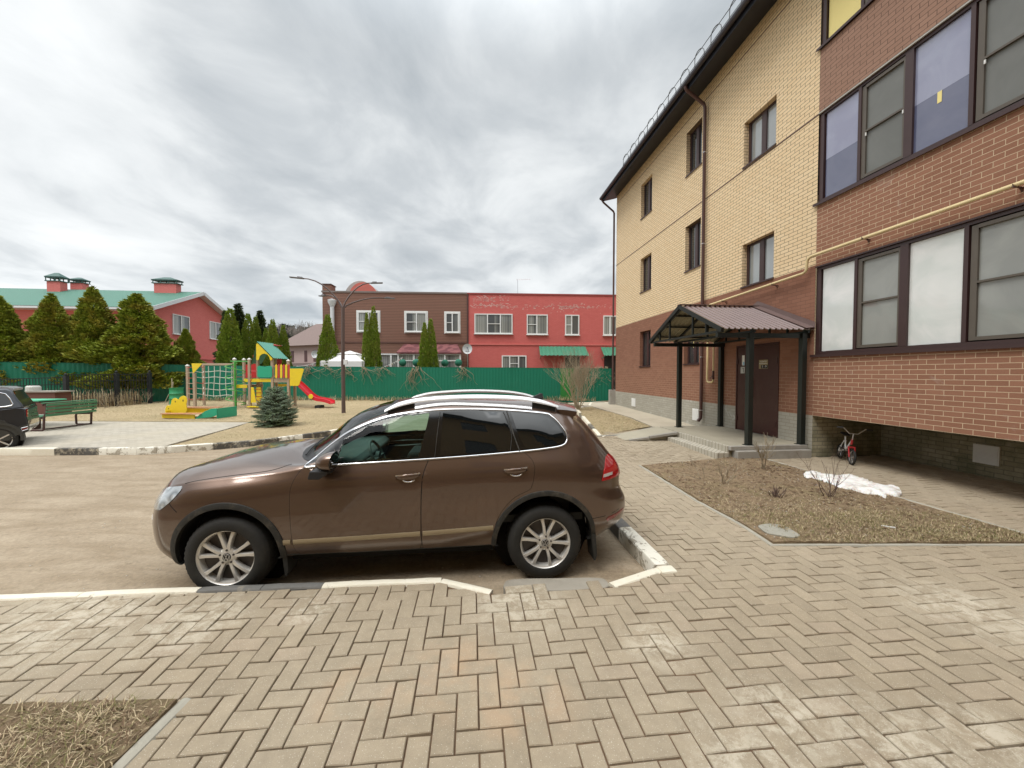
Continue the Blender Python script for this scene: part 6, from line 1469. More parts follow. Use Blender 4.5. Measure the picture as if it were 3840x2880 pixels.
mwin(rh, 1208, 340, 1455, 470, (.34, .68), ((1, .5),)); mwin(rh, 1547, 345, 1683, 475, (.48,), ((0, .5),)); mwin(rh, 1795, 347, 1887, 478, (.46,), ((0, .5),)); mwin(rh, 2042, 352, 2130, 480, (.5,), None)
mwin(rh, 1385, 610, 1545, 715, (.32, .68), ((1, .5),))
# flaking paint on the red wall: pale worn bricks
r6 = random.Random(3); q = MB()
for k in range(330):
    cxp, cyp = (r6.gauss(1290, 62), r6.gauss(245, 10)) if k < 75 else ((r6.gauss(1330, 75), r6.gauss(285, 6)) if k < 135 else ((r6.gauss(1830, 70), r6.gauss(300, 13)) if k < 215 else (r6.uniform(1180, 2100), r6.gauss(296, 6))))
    if not 1172 < cxp < 2100 or cyp < 218: continue
    s = plane_x(*m3(cxp, cyp)); z = plane_z(*m3(cxp, cyp)); z = round(z / .085) * .085; w_ = r6.uniform(.05, .22); h_ = r6.uniform(.015, .05)
    q.add([(s, -.004, z), (s + w_, -.004, z + r6.uniform(-.01, .01)), (s + w_ * r6.uniform(.7, 1), -.004, z + h_), (s + w_ * r6.uniform(0, .3), -.004, z + h_)], [(0, 1, 2, 3)])
q.build('flaked_paint', simple('bare_pale_brick', (.66, .46, .42), .9, var=.2), rh, fixn=False)['kind'] = 'stuff'
# green porch awnings and doors
def awning(x0, y0, x1, y1, xb0=None, xb1=None):
    a, b = plane_x(*m3(x0, y0)), plane_x(*m3(x1, y0)); zt, zb_ = plane_z(*m3((x0+x1)/2, y0)), plane_z(*m3((x0+x1)/2, y1)) ; m = MB(); n = 60; vs = []
    rows = 9
    for j in range(rows + 1):
        f_ = j / rows; fr = f_ * 4 - int(f_ * 4)
        for i in range(n + 1):
            s = a + .05 * (1 - f_) + (b - a - .1*(1-f_)) * i / n; z = zt + (zb_ - zt) * f_ * .88 - .02 * fr + .018 * math.sin(i * 2 * math.pi / 5); vs.append((s, -.05 - 1.0 * f_, z))
    m.add(vs, [(j*(n+1)+i, j*(n+1)+i+1, (j+1)*(n+1)+i+1, (j+1)*(n+1)+i) for j in range(rows) for i in range(n)])
    o = m.build('porch_awning', M_groof2, rh, smooth=True, fixn=False)
    k = MB()
    for s in (a + .15, b - .15): k.bar((s, 0, zt - .9), (s, -1.0, zb_ + .1), .05, .05); k.bar((s, 0, zt - .08), (s, -1.02, zb_ + .07), .05, .05)
    k.build('awning_bracket', M_groof2, o)
M_groof2 = simple('green_tile_sheet', (.045, .21, .125), .45, var=.2, scale=5)
awning(1622, 552, 1930, 622); awning(2022, 557, 2280, 622)
for x0, x1 in ((1795, 1890), (2048, 2150)):
    a, b = plane_x(*m3(x0, 620)), plane_x(*m3(x1, 620)); q = MB(); q.box(a, b, -.03, 0, .3, plane_z(*m3(x0, 612))); q.build('door', M_black, rh)
# bay with shingled roof, terrace windows
a, b = plane_x(*m3(745, 600)), plane_x(*m3(1125, 600)); zt, zb_ = plane_z(*m3(935, 537)), plane_z(*m3(935, 608))
Msh = Mat('maroon_shingle'); co = Msh.coord(); vo = Msh.n('ShaderNodeTexVoronoi'); vo.inputs['Scale'].default_value = 3.2; Msh.l(co, vo.inputs['Vector']); Msh.l(Msh.mixc(Msh.ramp(vo.outputs['Color'], [(.3, (0,)*3), (.7, (1,)*3)]), (.12, .035, .040), (.22, .08, .080)), Msh.b.inputs['Base Color']); Msh.setv(Roughness=.85); M_shing = Msh.m
q = MB(); q.add([(a + .1, 0, zt), (b - .3, 0, zt), (b + .1, -1.7, zb_ + .12), (a - .1, -1.7, zb_ + .12), (a - .1, -1.7, zb_ + .02), (b + .1, -1.7, zb_ + .02)], [(0, 3, 2, 1), (3, 4, 5, 2)]); q.add([(a-.1, -1.7, zb_+.1), (a + .1, 0, zt), (a + .1, 0, zb_)], [(0, 1, 2)]); by = q.build('bay_roof', M_shing, bh, fixn=False)
q = MB(); q.box(a, b, -1.6, -1.55, .4, 2.3); q.build('bay_base_wall', M_fascia, bh)
wb = MB(); n = 4
for i in range(n + 1):
    s = a + (b - a) * i / n; wb.box(s - .06, s + .06, -1.62, -1.54, 2.3, zb_ + .02)
wb.box(a, b, -1.61, -1.55, 2.9, 2.98); wb.box(a, b, -1.61, -1.55, zb_ - .06, zb_ + .02); wf = wb.build('bay_window_frame', M_pvc, bh)
q = MB(); q.box(a, b, -1.57, -1.56, 2.3, zb_); q.build('pane', M_farpane, wf)
a2, b2 = plane_x(*m3(597, 600)), plane_x(*m3(740, 600)); zt2 = plane_z(*m3(660, 598)); q = MB()
for s in (a2, (a2 + b2) / 2, b2): q.box(s - .06, s + .06, -.10, 0, 1.5, zt2)
q.box(a2 - .06, b2 + .06, -.11, 0, zt2 - .1, zt2); wf = q.build('terrace_window', M_pvc, bh); q = MB(); q.box(a2, b2, -.03, -.02, 1.5, zt2); q.build('pane', M_farpane, wf)
# round red gable behind the parapet
q = MB(); ca_, cz_ = plane_x(*m3(415, 190)) + .1, ZT - .1; rr = 1.15; pp = [(ca_ + rr*math.cos(t), cz_ + 1.32*math.sin(t)) for t in np.linspace(0, math.pi, 20)]
q.prismf(pp, lambda x, z, d: (x, d, z), 2.2, 2.6); o = q.build('round_gable', simple('faded_red_render', (.52, .13, .10), .7, var=.15, scale=3, dirt=.3), bh)
q = MB(); pr_ = [(ca_ - .32 + (rr + .18)*math.cos(t), cz_ + 1.52*math.sin(t)) for t in np.linspace(0, math.pi, 20)]; q.prismf(pr_, lambda x, z, d: (x, d, z), 2.61, 5.2); q.build('round_gable_side', simple('grey_render', (.38, .37, .35), .8, var=.1), bh)
# antenna
s = plane_x(*m3(1498, 200)); q = MB(); z1 = plane_z(*m3(1498, 95)) + .1; q.tube([(s, 1.5, ZT - .1), (s, 1.5, z1)], .022, 6); q.tube([(s - .1, 1.5, z1 - .03), (s + 1.05, 1.5, z1 + .03)], .016, 6)
for k in range(7): q.tube([(s - .05 + k*.17, 1.32, z1 + .03), (s - .05 + k*.17, 1.68, z1 + .03)], .008, 4)
q.build('roof_antenna', M_alu, rh)
# satellite dishes
def dish(px, py, Y, r, label, pole, mark=True):
    x, y, z = atY(px, py, Y); t = thing('satellite_dish', label, 'satellite dish', (x, y, z - pole)); m = MB()
    n = 24; vs = [(0, -.02, pole)]; 
    for j in range(1, 5):
        for k in range(n): a_ = 2*math.pi*k/n; vs.append((r*j/4*math.cos(a_), -.02 - .10*(j/4)**2, pole + r*1.06*j/4*math.sin(a_)))
    fs = [(0, 1+k, 1+(k+1) % n) for k in range(n)] + [(1+j*n+k, 1+(j+1)*n+k, 1+(j+1)*n+(k+1) % n, 1+j*n+(k+1) % n) for j in range(3) for k in range(n)]
    m.add(vs, fs); m.build('reflector', M_fascia, t, smooth=True, fixn=False)
    q = MB(); q.tube([(0, .06, 0), (0, .06, pole)], .03, 8); q.bar((0, .06, pole), (0, -.02, pole), .08, .08); q.build('pole', M_alu, t)
    q = MB(); q.tube([(0, -.05, pole - r), (.1, -.5, pole - r*.5), (.12, -.62, pole - .05)], .012, 5); q.lathe([(0, -.05), (.035, -.04), (.035, .05), (0, .06)], (.12, -.62, pole - .02), 'y', 8); q.build('feed_arm', M_alu, t)
    if mark:
        q = MB(); q.prismf([(-.09+.09, .02), (.05, -.05), (.10, .05), (.02, .12), (-.05, .09)], lambda a_, b_, d_: (a_ - .02, d_, pole + b_ + .02), -.075, -.06); q.box(-.14, .14, -.09, -.075, pole - .17, pole - .13); q.build('dish_mark', simple('grey_print', (.22, .24, .27), .6), t)
dish(*m3(1163, 568), 27.2, .34, 'white satellite dish on a pole at the joint of the brown and red houses', 2.2)
dish(*m3(180, 602), 27.5, .26, 'small satellite dish peeping out left of the single columnar evergreen', 1.6, False)
# pink house far away
pk = thing('pink_house', 'distant pale pink house with a brown pitched roof', 'building', (*atY(1168, 1400, 55)[:2], 0), R(-24)); 
q = MB(); q.box(-6, 2.2, 0, 7, 0, 6.1); q.build('wall', simple('pale_pink_render', (.46, .345, .325), .8, var=.06), pk)
q = MB(); q.add([(-7, -.7, 6.0), (2.9, -.7, 6.0), (2.9, 7.7, 6.0), (-7, 7.7, 6.0), (-3.3, 3.5, 9.6), (-1.0, 3.5, 9.6)], [(0, 1, 5, 4), (1, 2, 5), (2, 3, 4, 5), (3, 0, 4), (0, 3, 2, 1)]); q.build('roof', simple('grey_brown_shingle', (.20, .145, .13), .85, var=.2), pk)
for xx in (-3.9, -1.1, .75):
    q = MB(); q.box(xx - .28, xx + .28, -.04, 0, 3.7, 5.3); wo = q.build('window', simple('maroon_window', (.10, .045, .045), .5), pk)
q = MB(); q.box(-4.0, 2.6, -2.6, 0, 1.9, 2.5); q.add([(-4.4, -3, 2.4), (3, -3, 2.4), (3, 0, 3.5), (-4.4, 0, 3.5)], [(0, 1, 2, 3)]); q.build('lean_to_roof', simple('lean_to', (.10, .07, .06), .7), pk, fixn=False)
# white party tent beyond the fence
x, y, z = atY(*m3(395, 690), 26); tn = thing('party_tent', 'white pointed party tent roof showing above the fence', 'tent', (x, 26.2, G(26)))
q = MB(); hw_ = 1.35; z0 = 2.35 ; zt = 2.95; q.add([(-hw_, -hw_, z0), (hw_, -hw_, z0), (hw_, hw_, z0), (-hw_, hw_, z0), (-.6, -.6, zt - .12), (.6, -.6, zt - .12), (.6, .6, zt - .12), (-.6, .6, zt - .12)], [(0,1,5,4),(1,2,6,5),(2,3,7,6),(3,0,4,7)])
q.add([(-.68, -.68, zt - .10), (.68, -.68, zt - .10), (.68, .68, zt - .10), (-.68, .68, zt - .10), (0, 0, zt + .16)], [(0,1,4),(1,2,4),(2,3,4),(3,0,4),(0,3,2,1)]); q.build('tent_roof', simple('tent_fabric', (.80, .78, .76), .7, var=.04), tn, fixn=False)
q = MB(); q.box(-hw_, hw_, -hw_, hw_, z0 - .9, z0 - .002); q.build('tent_wall', simple('tent_wall_fabric', (.76, .74, .72), .7, var=.04), tn)
for sx in (-1, 1): 
    q = MB(); q.bar((sx*hw_, -hw_, 0), (sx*hw_, -hw_, z0), .04, .04); q.build('tent_pole', M_alu, tn)
# topiary balls and bunting
for i, (px, py, lb) in enumerate(((743, 657, 'green topiary ball at the left post of the bay window'), (830, 657, 'green topiary ball just left of the evergreen pair'), (1017, 660, 'green topiary ball just right of the evergreen pair'), (1105, 657, 'green topiary ball nearest the satellite dish'))):
    x, y, z = atY(*m3(px, py), 26.8); t = thing('topiary_ball', lb, 'topiary', (x, y, 1.2), 0, 'topiary balls along the bay'); q = MB(); q.ball((0, 0, z - 1.2), .26, 14); 
    o = q.build('ball', simple('topiary_green', (.02, .16, .10), .8, var=.4, scale=30, bump=.8, bscale=40), t, smooth=True); q = MB(); q.tube([(0, 0, 0), (0, 0, z - 1.4)], .015, 5); q.build('wire', M_black, t)
def bunting(p0, p1, Y, n, sag, label, cols):
    a, b = Vector(atY(*p0, Y)), Vector(atY(*p1, Y)); t = thing('bunting', label, 'bunting', tuple(a), 0, 'bunting strings beyond the fence'); d = b - a
    P = lambda f_: d * f_ + Vector((0, 0, -sag * 4 * f_ * (1 - f_))); q = MB(); q.tube([P(i/16) for i in range(17)], .010, 4); q.build('string', M_white, t)
    for k in range(n):
        c = P((k + .5) / n); w_ = d.length / n * .36; q = MB(); q.add([c + Vector((-w_, 0, 0)), c + Vector((w_, 0, 0)), c + Vector((0, .02, -w_*1.9))], [(0, 1, 2)]); q.build('flag', cols[k % len(cols)], t, fixn=False)
fw, fr_, fy, fbk = M_white, simple('flag_pink', (.62, .24, .22), .7), simple('flag_cream', (.70, .62, .42), .7), simple('flag_blue', (.20, .22, .32), .7)
bunting(m3(605, 690), m3(742, 622), 25.6, 9, .06, 'bunting of small triangular flags rising to the bay window', [fw, fw, fr_, fw, fy])
bunting(m3(-30, 676), m3(185, 655), 25.4, 12, .14, 'bunting of small triangular flags between the playground and the single evergreen', [fw, fbk, fr_, fw, fr_])
# ============================================================ street lamp
def L_(x, y): return (x, y, G(y))
lp_ = thing('street_lamp', 'tall brown steel lamp post with four curved arms on the lawn', 'street lamp', (-7.35, 16.73, G(16.73)))
q = MB(); q.tube([(0, 0, -.1), (0, 0, 2.3), (.03, 0, 4.58)], [.085, .078, .070], 14); q.build('pole', simple('brown_lamp_post', (.115, .080, .072), .5, .2, var=.15), lp_, smooth=50)
q = MB(); q.box(.06, .21, -.10, .0, 2.1, 2.32); q.build('junction_box', M_fascia, lp_, bevel=.006)
M_lampst = simple('lamp_steel', (.115, .082, .076), .45, .3, var=.1); M_lamph = simple('lamp_head_grey', (.16, .15, .155), .45, .3)
for (dx, dy, dz, hl) in ((-1.55, -.2, 1.22, .55), (1.05, .55, 1.20, .5), (-1.15, .9, .72, .45), (1.5, 1.0, .62, .45)):
    q = MB(); pts = [(0, 0, 4.5)] + [(dx * (f_ ** 1.25), dy * f_, 4.55 + dz * math.sin(f_ * math.pi / 2) ** 1.0) for f_ in (.15, .3, .45, .6, .75, .9, 1)]; q.tube(pts, [.038, .036, .034, .03, .028, .026, .024, .024], 8); am = q.build('arm', M_lampst, lp_, smooth=50)
    d = (Vector(pts[-1]) - Vector(pts[-2])).normalized(); e_ = Vector(pts[-1]); n_ = Vector((0, 0, 1)); q = MB(); q.bar(e_, e_ + d * hl, .15, .05, bev=.015); q.bar(e_ + d*.06 + Vector((0,0,.035)), e_ + d*.24 + Vector((0,0,.035)), .12, .05, bev=.01); q.build('lamp_head', M_lamph, am)
# ============================================================ blue spruce in front of the playground
def spruce(loc):
    t = thing('spruce_tree', 'young bushy blue spruce growing on the dry lawn', 'tree', loc); r = random.Random(8); vs = []; fs = []; tw = MB()
    H = 1.25; tw.tube([(0, 0, -.05), (0, 0, .7), (.01, 0, H)], [.045, .028, .006], 6)
    def needles(p, q, rad, dens):
        d = (q - p); L = d.length; d.normalize(); n = int(L * dens); a0 = d.cross(Vector((0, 0, 1))); a0 = a0.normalized() if a0.length > .1 else Vector((1, 0, 0)); b0 = d.cross(a0)
        for k in range(n):
            f_ = k / n; c = p + d * L * f_; an = r.uniform(0, 6.28); o_ = (a0 * math.cos(an) + b0 * math.sin(an)); dd = (o_ + d * .9).normalized(); l_ = rad * r.uniform(.75, 1.2) * (1 - .35 * f_); s_ = dd.cross(d).normalized() * .0048
            o = len(vs); vs.extend([tuple(c - s_), tuple(c + s_), tuple(c + dd * l_)]); fs.append((o, o+1, o+2))
    for ti in range(17):
        z = .06 + (H - .12) * ti / 16; Rr = .80 * (1 - z / (H + .12)) ** .62 * (.82 if z < .15 else 1); nb_ = max(5, int(15 * Rr / .78 + 3))
        for k in range(nb_):
            a = 6.283 * k / nb_ + ti * .7 + r.uniform(-.2, .2); el = -.05 + .5 * (z / H) + r.uniform(-.12, .12); L = Rr * r.uniform(.78, 1.08)
            d = Vector((math.cos(a) * math.cos(el), math.sin(a) * math.cos(el), math.sin(el))); p0 = Vector((0, 0, z)); p1 = p0 + d * L * .6 + Vector((0, 0, -.02)); p2 = p0 + d * L + Vector((0, 0, .05)); tw.tube([p0, p1, p2], [.010, .007, .003], 4, cap=False)
            needles(p0.lerp(p1, .35), p1, .042, 260); needles(p1, p2, .045, 420)
            sd_ = d.cross(Vector((0, 0, 1))).normalized()
            for j in range(5):
                f_ = .35 + .13 * j; b = p0.lerp(p2, f_)
                for s_ in (-1, 1):
                    e_ = b + (d * .75 + sd_ * s_ * .8 + Vector((0, 0, r.uniform(-.15, .3)))).normalized() * L * .36 * (1.1 - f_ * .6); tw.tube([b, e_], [.004, .002], 3, cap=False); needles(b, e_, .040, 360)
    for k in range(4):
        a = k * 1.57; needles(Vector((0, 0, H - .2)), Vector((.05*math.cos(a), .05*math.sin(a), H + .03)), .04, 500)
    me = bpy.data.meshes.new('crown'); me.from_pydata(vs, [], fs); me.materials.append(M_spruce); mo('crown', me, t); tw.build('trunk', M_bark, t, fixn=False)
spruce((-7.98, 12.95, G(12.9)))
# ============================================================ bare shrubs
def shrub(loc, label, n, h, spread, r0, depth, mat, seed, lean=(0, 0), nb=3, name='bare_shrub', group='leafless shrubs', up=.08):
    t = thing(name, label, 'shrub', loc, 0, group); m = MB(); r = random.Random(seed)
    for k in range(n):
        a = r.uniform(0, 6.28); s = r.uniform(.1, spread); d = Vector((math.cos(a)*s + lean[0], math.sin(a)*s + lean[1], 1)).normalized()
        branch(m, (r.uniform(-.04, .04), r.uniform(-.04, .04), -.02), d, h * r.uniform(.38, .55), r0 * r.uniform(.7, 1.1), depth, r, .55, nb, 3, .0016, up, 4)
    m.build('branches', mat, t, fixn=False, smooth=60); return t
gb = G(17.9)
shrub((3.08, 17.87, gb), 'large leafless shrub of pale twigs in front of the fence end', 17, 1.9, 1.0, .028, 4, M_twig, 3, nb=3)
ng = lambda px, py: (lambda v: (v[0], v[1], G(v[1])))(tuple(gpt(px, py)))
def gpt(px, py):
    d = ray(px, py); lo, hi = .3, 200
    for _ in range(50):
        m = (lo + hi) / 2; p = Vector((0, 0, 2.02)) + d * m
        if p.z > G(p.y): lo = m
        else: hi = m
    return Vector((0, 0, 2.02)) + d * lo
shrub(ng(2865, 1762), 'thin leafless shrub with pale stems near the porch corner in the flower bed', 6, .70, .45, .014, 2, M_twig, 5, nb=3)
shrub(ng(3105, 1868), 'dark leafless shrub standing beside the snow in the flower bed', 7, .66, .75, .009, 2, M_twigd, 6, nb=2)
shrub(ng(2715, 1812), 'sprawling leafless shrub with thin stems left in the flower bed', 7, .62, 1.2, .008, 2, M_twig, 7, nb=2, up=-.01)
shrub(ng(2640, 1800), 'low leaning leafless shrub at the far left of the flower bed', 3, .70, 1.2, .006, 1, M_twig, 17, lean=(-.8, 0), nb=2, up=-.05)
shrub(ng(2910, 1868), 'small dark cut-back stub of a shrub in the middle of the flower bed', 18, .24, 1.0, .009, 1, M_twigd, 8, nb=3)
shrub(ng(2600, 1793), 'tuft of dry stalks and dead leaves at the back of the flower bed', 12, .12, 1.4, .004, 1, M_twig, 9, nb=2)
# vines on the fence
def vine(x, label, w_, n, h, seed, dens=1):
    t = thing('dry_vine', label, 'vine', (x, FY - .06, G(FY)), 0, 'dry vines hanging on the green fence'); m = MB(); r = random.Random(seed)
    for k in range(n):
        xx = r.uniform(-w_, w_); z = 1.92 + r.uniform(-.05, .12); pts = [(xx, r.uniform(-.05, .02), z)]; L = h * r.uniform(.35, 1); dx = r.uniform(-.12, .12)
        for j in range(9): dx = dx * .6 + r.uniform(-.12, .12); pts.append((pts[-1][0] + dx, r.uniform(-.08, .0), pts[-1][2] - L / 9 * r.uniform(.6, 1.2)))
        m.tube(pts, [max(.005, .015 * (1 - j / 11)) for j in range(len(pts))], 4, cap=False)
        if k % 3 == 0: branch(m, pts[4], (r.uniform(-1, 1), -.15, r.uniform(-.8, .3)), .3, .006, 2, r, .8, 2, 3, .003)
    m.build('stems', M_vine, t, fixn=False)
for i, (px, w_, n, h, lb) in enumerate(((1160, .25, 12, .9, 'short dry vine right of the slide on the green fence'), (1230, .2, 6, .7, 'dry vine on the fence under the single evergreen'), (1310, .4, 12, 1.1, 'dry vine on the fence just right of the lamp post'), (1365, .3, 9, 1.3, 'long dry vine under the twin evergreen spires'), (1430, .35, 9, .8, 'short dry vine on the fence left of the bay'), (1560, .3, 18, 1.8, 'thick dry vine under the evergreen pair by the bay'), (1735, .3, 10, 1.1, 'dry vine hanging below the satellite dish'), (2185, .5, 34, 1.7, 'dense dry vine behind the large bare shrub'), (2250, .45, 75, 1.95, 'densest dry vine covering the right end of the fence'))):
    x = atY(px, 1440, FY)[0]; vine(x, lb, w_, n, h, 30 + i)
# ============================================================ play structure
M_tim = simple('greyed_play_timber', (.40, .31, .225), .75, var=.2, scale=5, bump=.2); M_yel = simple('yellow_play_panel', (.80, .60, .02), .45, var=.06, dirt=.12); M_grn = simple('green_play_panel', (.02, .36, .21), .45, var=.1, dirt=.1)
M_rdp = simple('red_play_panel', (.52, .022, .022), .45, var=.1); M_slide = simple('red_slide_plastic', (.62, .018, .035), .3, var=.08, coat=.3); M_gpipe = simple('green_tube', (.07, .34, .06), .4, var=.08); M_rope = simple('white_rope', (.66, .66, .60), .8, var=.1); M_rtube = simple('red_tube', (.50, .05, .04), .4); M_groofp = simple('faded_green_plastic', (.11, .34, .26), .5, var=.2, scale=3); M_cap = simple('white_cap', (.72, .70, .66), .5)
zp = lambda x, y: (660 + x / 3.456, 1240 + y / 3.456)
PY = 19.2
ps = thing('play_structure', 'wooden climbing frame with playhouse, rope net, spiral pole and red slide', 'play equipment', (-13.0, PY, G(PY)))
def pp_(px, py, Y=PY): x, y, z = atY(*zp(px, py), Y); return Vector((x + 13.0, y - PY, z - G(PY)))
def post(px, ptop, Y=PY, cap=True, w=.11):
    a = pp_(px, ptop, Y); q = MB(); q.box(a.x - w/2, a.x + w/2, a.y - w/2, a.y + w/2, -.1, a.z); o = q.build('post', M_tim, ps, bevel=.008)
    if cap: k = MB(); k.box(a.x - w*.6, a.x + w*.6, a.y - w*.6, a.y + w*.6, a.z, a.z + .035); k.add([(a.x-w*.55, a.y-w*.55, a.z+.035), (a.x+w*.55, a.y-w*.55, a.z+.035), (a.x+w*.55, a.y+w*.55, a.z+.035), (a.x-w*.55, a.y+w*.55, a.z+.035), (a.x, a.y, a.z+.10)], [(0,1,4),(1,2,4),(2,3,4),(3,0,4)]); k.build('post_cap', M_cap, o)
    return a
YN, YF = PY - .55, PY + .65
def box_(n, x0, x1, y0, y1, z0, z1, mat, par=None, bevel=.006): q = MB(); q.box(x0, x1, y0, y1, z0, z1); return q.build(n, mat, par or ps, bevel=bevel)
def pan(n, pts, Y, th, mat, par=None):
    P = [pp_(x, y, Y) for x, y in pts]; q = MB(); y0 = P[0].y; q.prismf([(p.x, p.z) for p in P], lambda a, b, d: (a, d, b), y0 - th, y0); return q.build(n, mat, par or ps, bevel=.004)
# climbing ladders and net at the left
pA = post(148, 460, YF, True); pB = post(238, 545, YN + .1, False); pC = post(355, 440, YF + .2, False, .10)
q = pan('panel', [(205, 425), (345, 425), (235, 545), (222, 545)], YN, .02, M_yel)
for k in range(7):
    z = .35 + k * .27; a = pA; b = pB; q = MB(); q.tube([(a.x, a.y, z), (b.x, b.y, z + .02)], .017, 6); q.build('rung', M_rtube if k % 2 == 0 else M_tim, ps)
    q = MB(); q.tube([(b.x, b.y, z + .08), (b.x + .18, b.y + .3, z + .01), (pC.x, pC.y, z + .08)], .014, 6); q.build('rope_rung', M_rope if k % 3 else M_rtube, ps)
a = pp_(345, 437, YF); b = pp_(740, 437, YN + .2); q = MB(); q.bar(a, b, .10, .10); q.build('beam', M_tim, ps, bevel=.006)
net = MB(); 
for i in range(5):
    x_ = 420 + i * 76; P = [pp_(x_ + 14 * math.sin(j * .9 + i) * (j / 6), 460 + j * 80, PY) for j in range(6)]; net.tube(P, .015, 5)
for j in range(6):
    P = [pp_(x_, 458 + (j + .9) * 78 + 7 * math.sin(x_ * .02 + j) - (40 if False else 0), PY) for x_ in range(370, 742, 46)]
    if j < 5: net.tube(P, .015, 5)
net.build('climbing_net', M_rope, ps, smooth=50)
# spiral pole
c = pp_(762, 400, YN - .1); cb_ = pp_(762, 1005, YN - .1); q = MB(); q.tube([(c.x, c.y, c.z), (c.x, c.y, 0)], .045, 8)
sp_pts = []; hx_ = c.x + .03
for i in range(120):
    t_ = i / 119; a_ = t_ * 2 * math.pi * 4.1 + 1.0; rr_ = .40 if t_ > .06 else .40 * t_ / .06; sp_pts.append((c.x + .02 + rr_ * math.cos(a_), c.y + rr_ * math.sin(a_), c.z - .02 - t_ * (c.z - .15)))
q.tube(sp_pts, .022, 6); a = pp_(705, 397, YN - .1); b = pp_(940, 400, YN + .2); q.tube([a, (b.x, b.y, b.z)], .035, 6); q.build('spiral_climber', M_gpipe, ps, smooth=50)
# posts of the platforms
p1_ = post(757, 375, YN + .25); p2_ = post(880, 380, YF); p3_ = post(950, 378, YN); p4_ = post(1058, 330, YN + .35, False); p5_ = post(1100, 640, YF, False); p6_ = post(1247, 360, YN, False); p7_ = post(1455, 395, YN); p8_ = post(1540, 700, YF, False); p9_ = post(1296, 215, YF, False)
def deck(x0, x1, py, name, mat=M_yel):
    a = pp_(x0, py, YN); b = pp_(x1, py, YN); o = box_(name, a.x, b.x, YN - PY, YF - PY, a.z - .10, a.z + .02, M_tim); e_ = MB(); e_.box(a.x, b.x, YN - PY - .025, YN - PY - .001, a.z - .13, a.z + .03); e_.build('deck_edge', mat, o); return a
deck(780, 925, 708, 'low_deck'); d1 = deck(885, 1235, 630, 'deck'); d2 = deck(1270, 1450, 635, 'deck', M_tim)
pan('panel', [(1055, 470), (1075, 455), (1150, 468), (1225, 455), (1245, 470), (1247, 590), (1235, 605), (1075, 605), (1057, 590)], YN - .08, .02, M_grn)
# playhouse: arched yellow front, red sides, green roof
P = [(1042, 180), (1052, 165), (1070, 172), (1248, 355), (1252, 372), (1240, 385), (1222, 383), (1213, 345), (1188, 312), (1150, 297), (1115, 305), (1088, 330), (1075, 375), (1060, 385), (1043, 375)]
pan('playhouse_front', P, YN - .09, .022, M_yel)
P = [(1000, 320), (1040, 300), (1040, 520), (1045, 610), (1000, 610)]; pan('side_panel', P, YF - .2, .02, M_rdp); pan('side_panel', [(905, 440), (1000, 440), (1045, 560), (1045, 612), (905, 612)], YF, .02, M_rdp)
pan('side_panel', [(1310, 370), (1370, 365), (1370, 440), (1310, 450)], YF, .02, M_rdp)
A = pp_(1050, 140, YN - .15); B_ = pp_(1262, 355, YN - .15); C_ = pp_(1395, 372, YN + .55 + .3); D_ = pp_(1232, 172, YN + .85)
A2, B2_ = Vector((A.x, A.y, A.z)), Vector((B_.x, B_.y, B_.z)); W_ = 1.25
rf_ = MB(); n = 28; vs = []
for i in range(n + 1):
    f_ = i / n; w_ = .012 * math.sin(f_ * 2 * math.pi * 7)
    for k in (0, 1): pt = A2.lerp(B2_, k); vs.append((pt.x + (.30 if k else .0) * f_ * 0, pt.y + W_ * f_, pt.z + w_))
rf_.add(vs, [(i*2, i*2+2, i*2+3, i*2+1) for i in range(n)]); rf_.build('playhouse_roof', M_groofp, ps, fixn=False, smooth=True)
q = MB(); q.add([(A.x, A.y, A.z), (A.x, A.y + W_, A.z), (A.x - .62, A.y + W_, A.z - 1.05), (A.x - .62, A.y + .5, A.z - 1.05)], [(0, 1, 2, 3)]); q.build('playhouse_roof', M_groofp, ps, fixn=False)
q = MB(); a = pp_(1215, 172, YF); b = pp_(1330, 195, YF); q.bar((a.x, a.y, a.z), (b.x, b.y, b.z), .5, .03); q.build('dormer_roof', M_rdp, ps)
# slats on the right platform
for k in range(6):
    x_ = 1300 + k * 32.5; pan('slat', [(x_ - 13, 450), (x_, 432), (x_ + 13, 450), (x_ + 13, 605), (x_, 622), (x_ - 13, 605)], YN - .08, .018, M_yel if k % 2 == 0 else M_rtube)
q = MB()
for py in (462, 592): q.tube([pp_(1268, py, YN - .05), pp_(1470, py, YN - .05)], .018, 6)
q.build('rail', M_rtube, ps)
q = MB(); q.tube([pp_(790, 600, YN + .2), pp_(870, 600, YN + .5)], .018, 6); q.build('rail', M_rtube, ps)
q = MB(); q.tube([pp_(930, 525, YN), pp_(1045, 525, YN)], .018, 6); q.build('rail', M_rtube, ps)
q = MB(); q.tube([pp_(965, 565, YN-.1), pp_(985, 575, YN-.15), pp_(990, 620, YN-.15), pp_(965, 660, YN-.1)], .016, 6); q.build('grip', M_rtube, ps)
# little yellow ladder
pan('ladder_cheek', [(975, 738), (985, 732), (1008, 735), (1040, 925), (1030, 932), (975, 932)], YN - .25, .022, M_yel); pan('ladder_cheek', [(1045, 735), (1092, 730), (1102, 740), (1125, 915), (1105, 930), (1045, 930)], YN + .15, .022, M_yel)
for k in range(4): q = MB(); q.tube([pp_(1010 + 6*k, 760 + 48*k, YN - .25), pp_(1100 + 6*k, 757 + 48*k, YN + .15)], .017, 6); q.build('rung', M_rtube, ps)
box_('step_board', pp_(970, 938, YN).x, pp_(1125, 938, YN).x, YN - PY - .3, YN - PY + .1, .05, .10, M_yel)
pan('panel', [(1325, 690), (1460, 690), (1460, 715), (1345, 730), (1325, 760)], YN + .3, .02, M_yel)
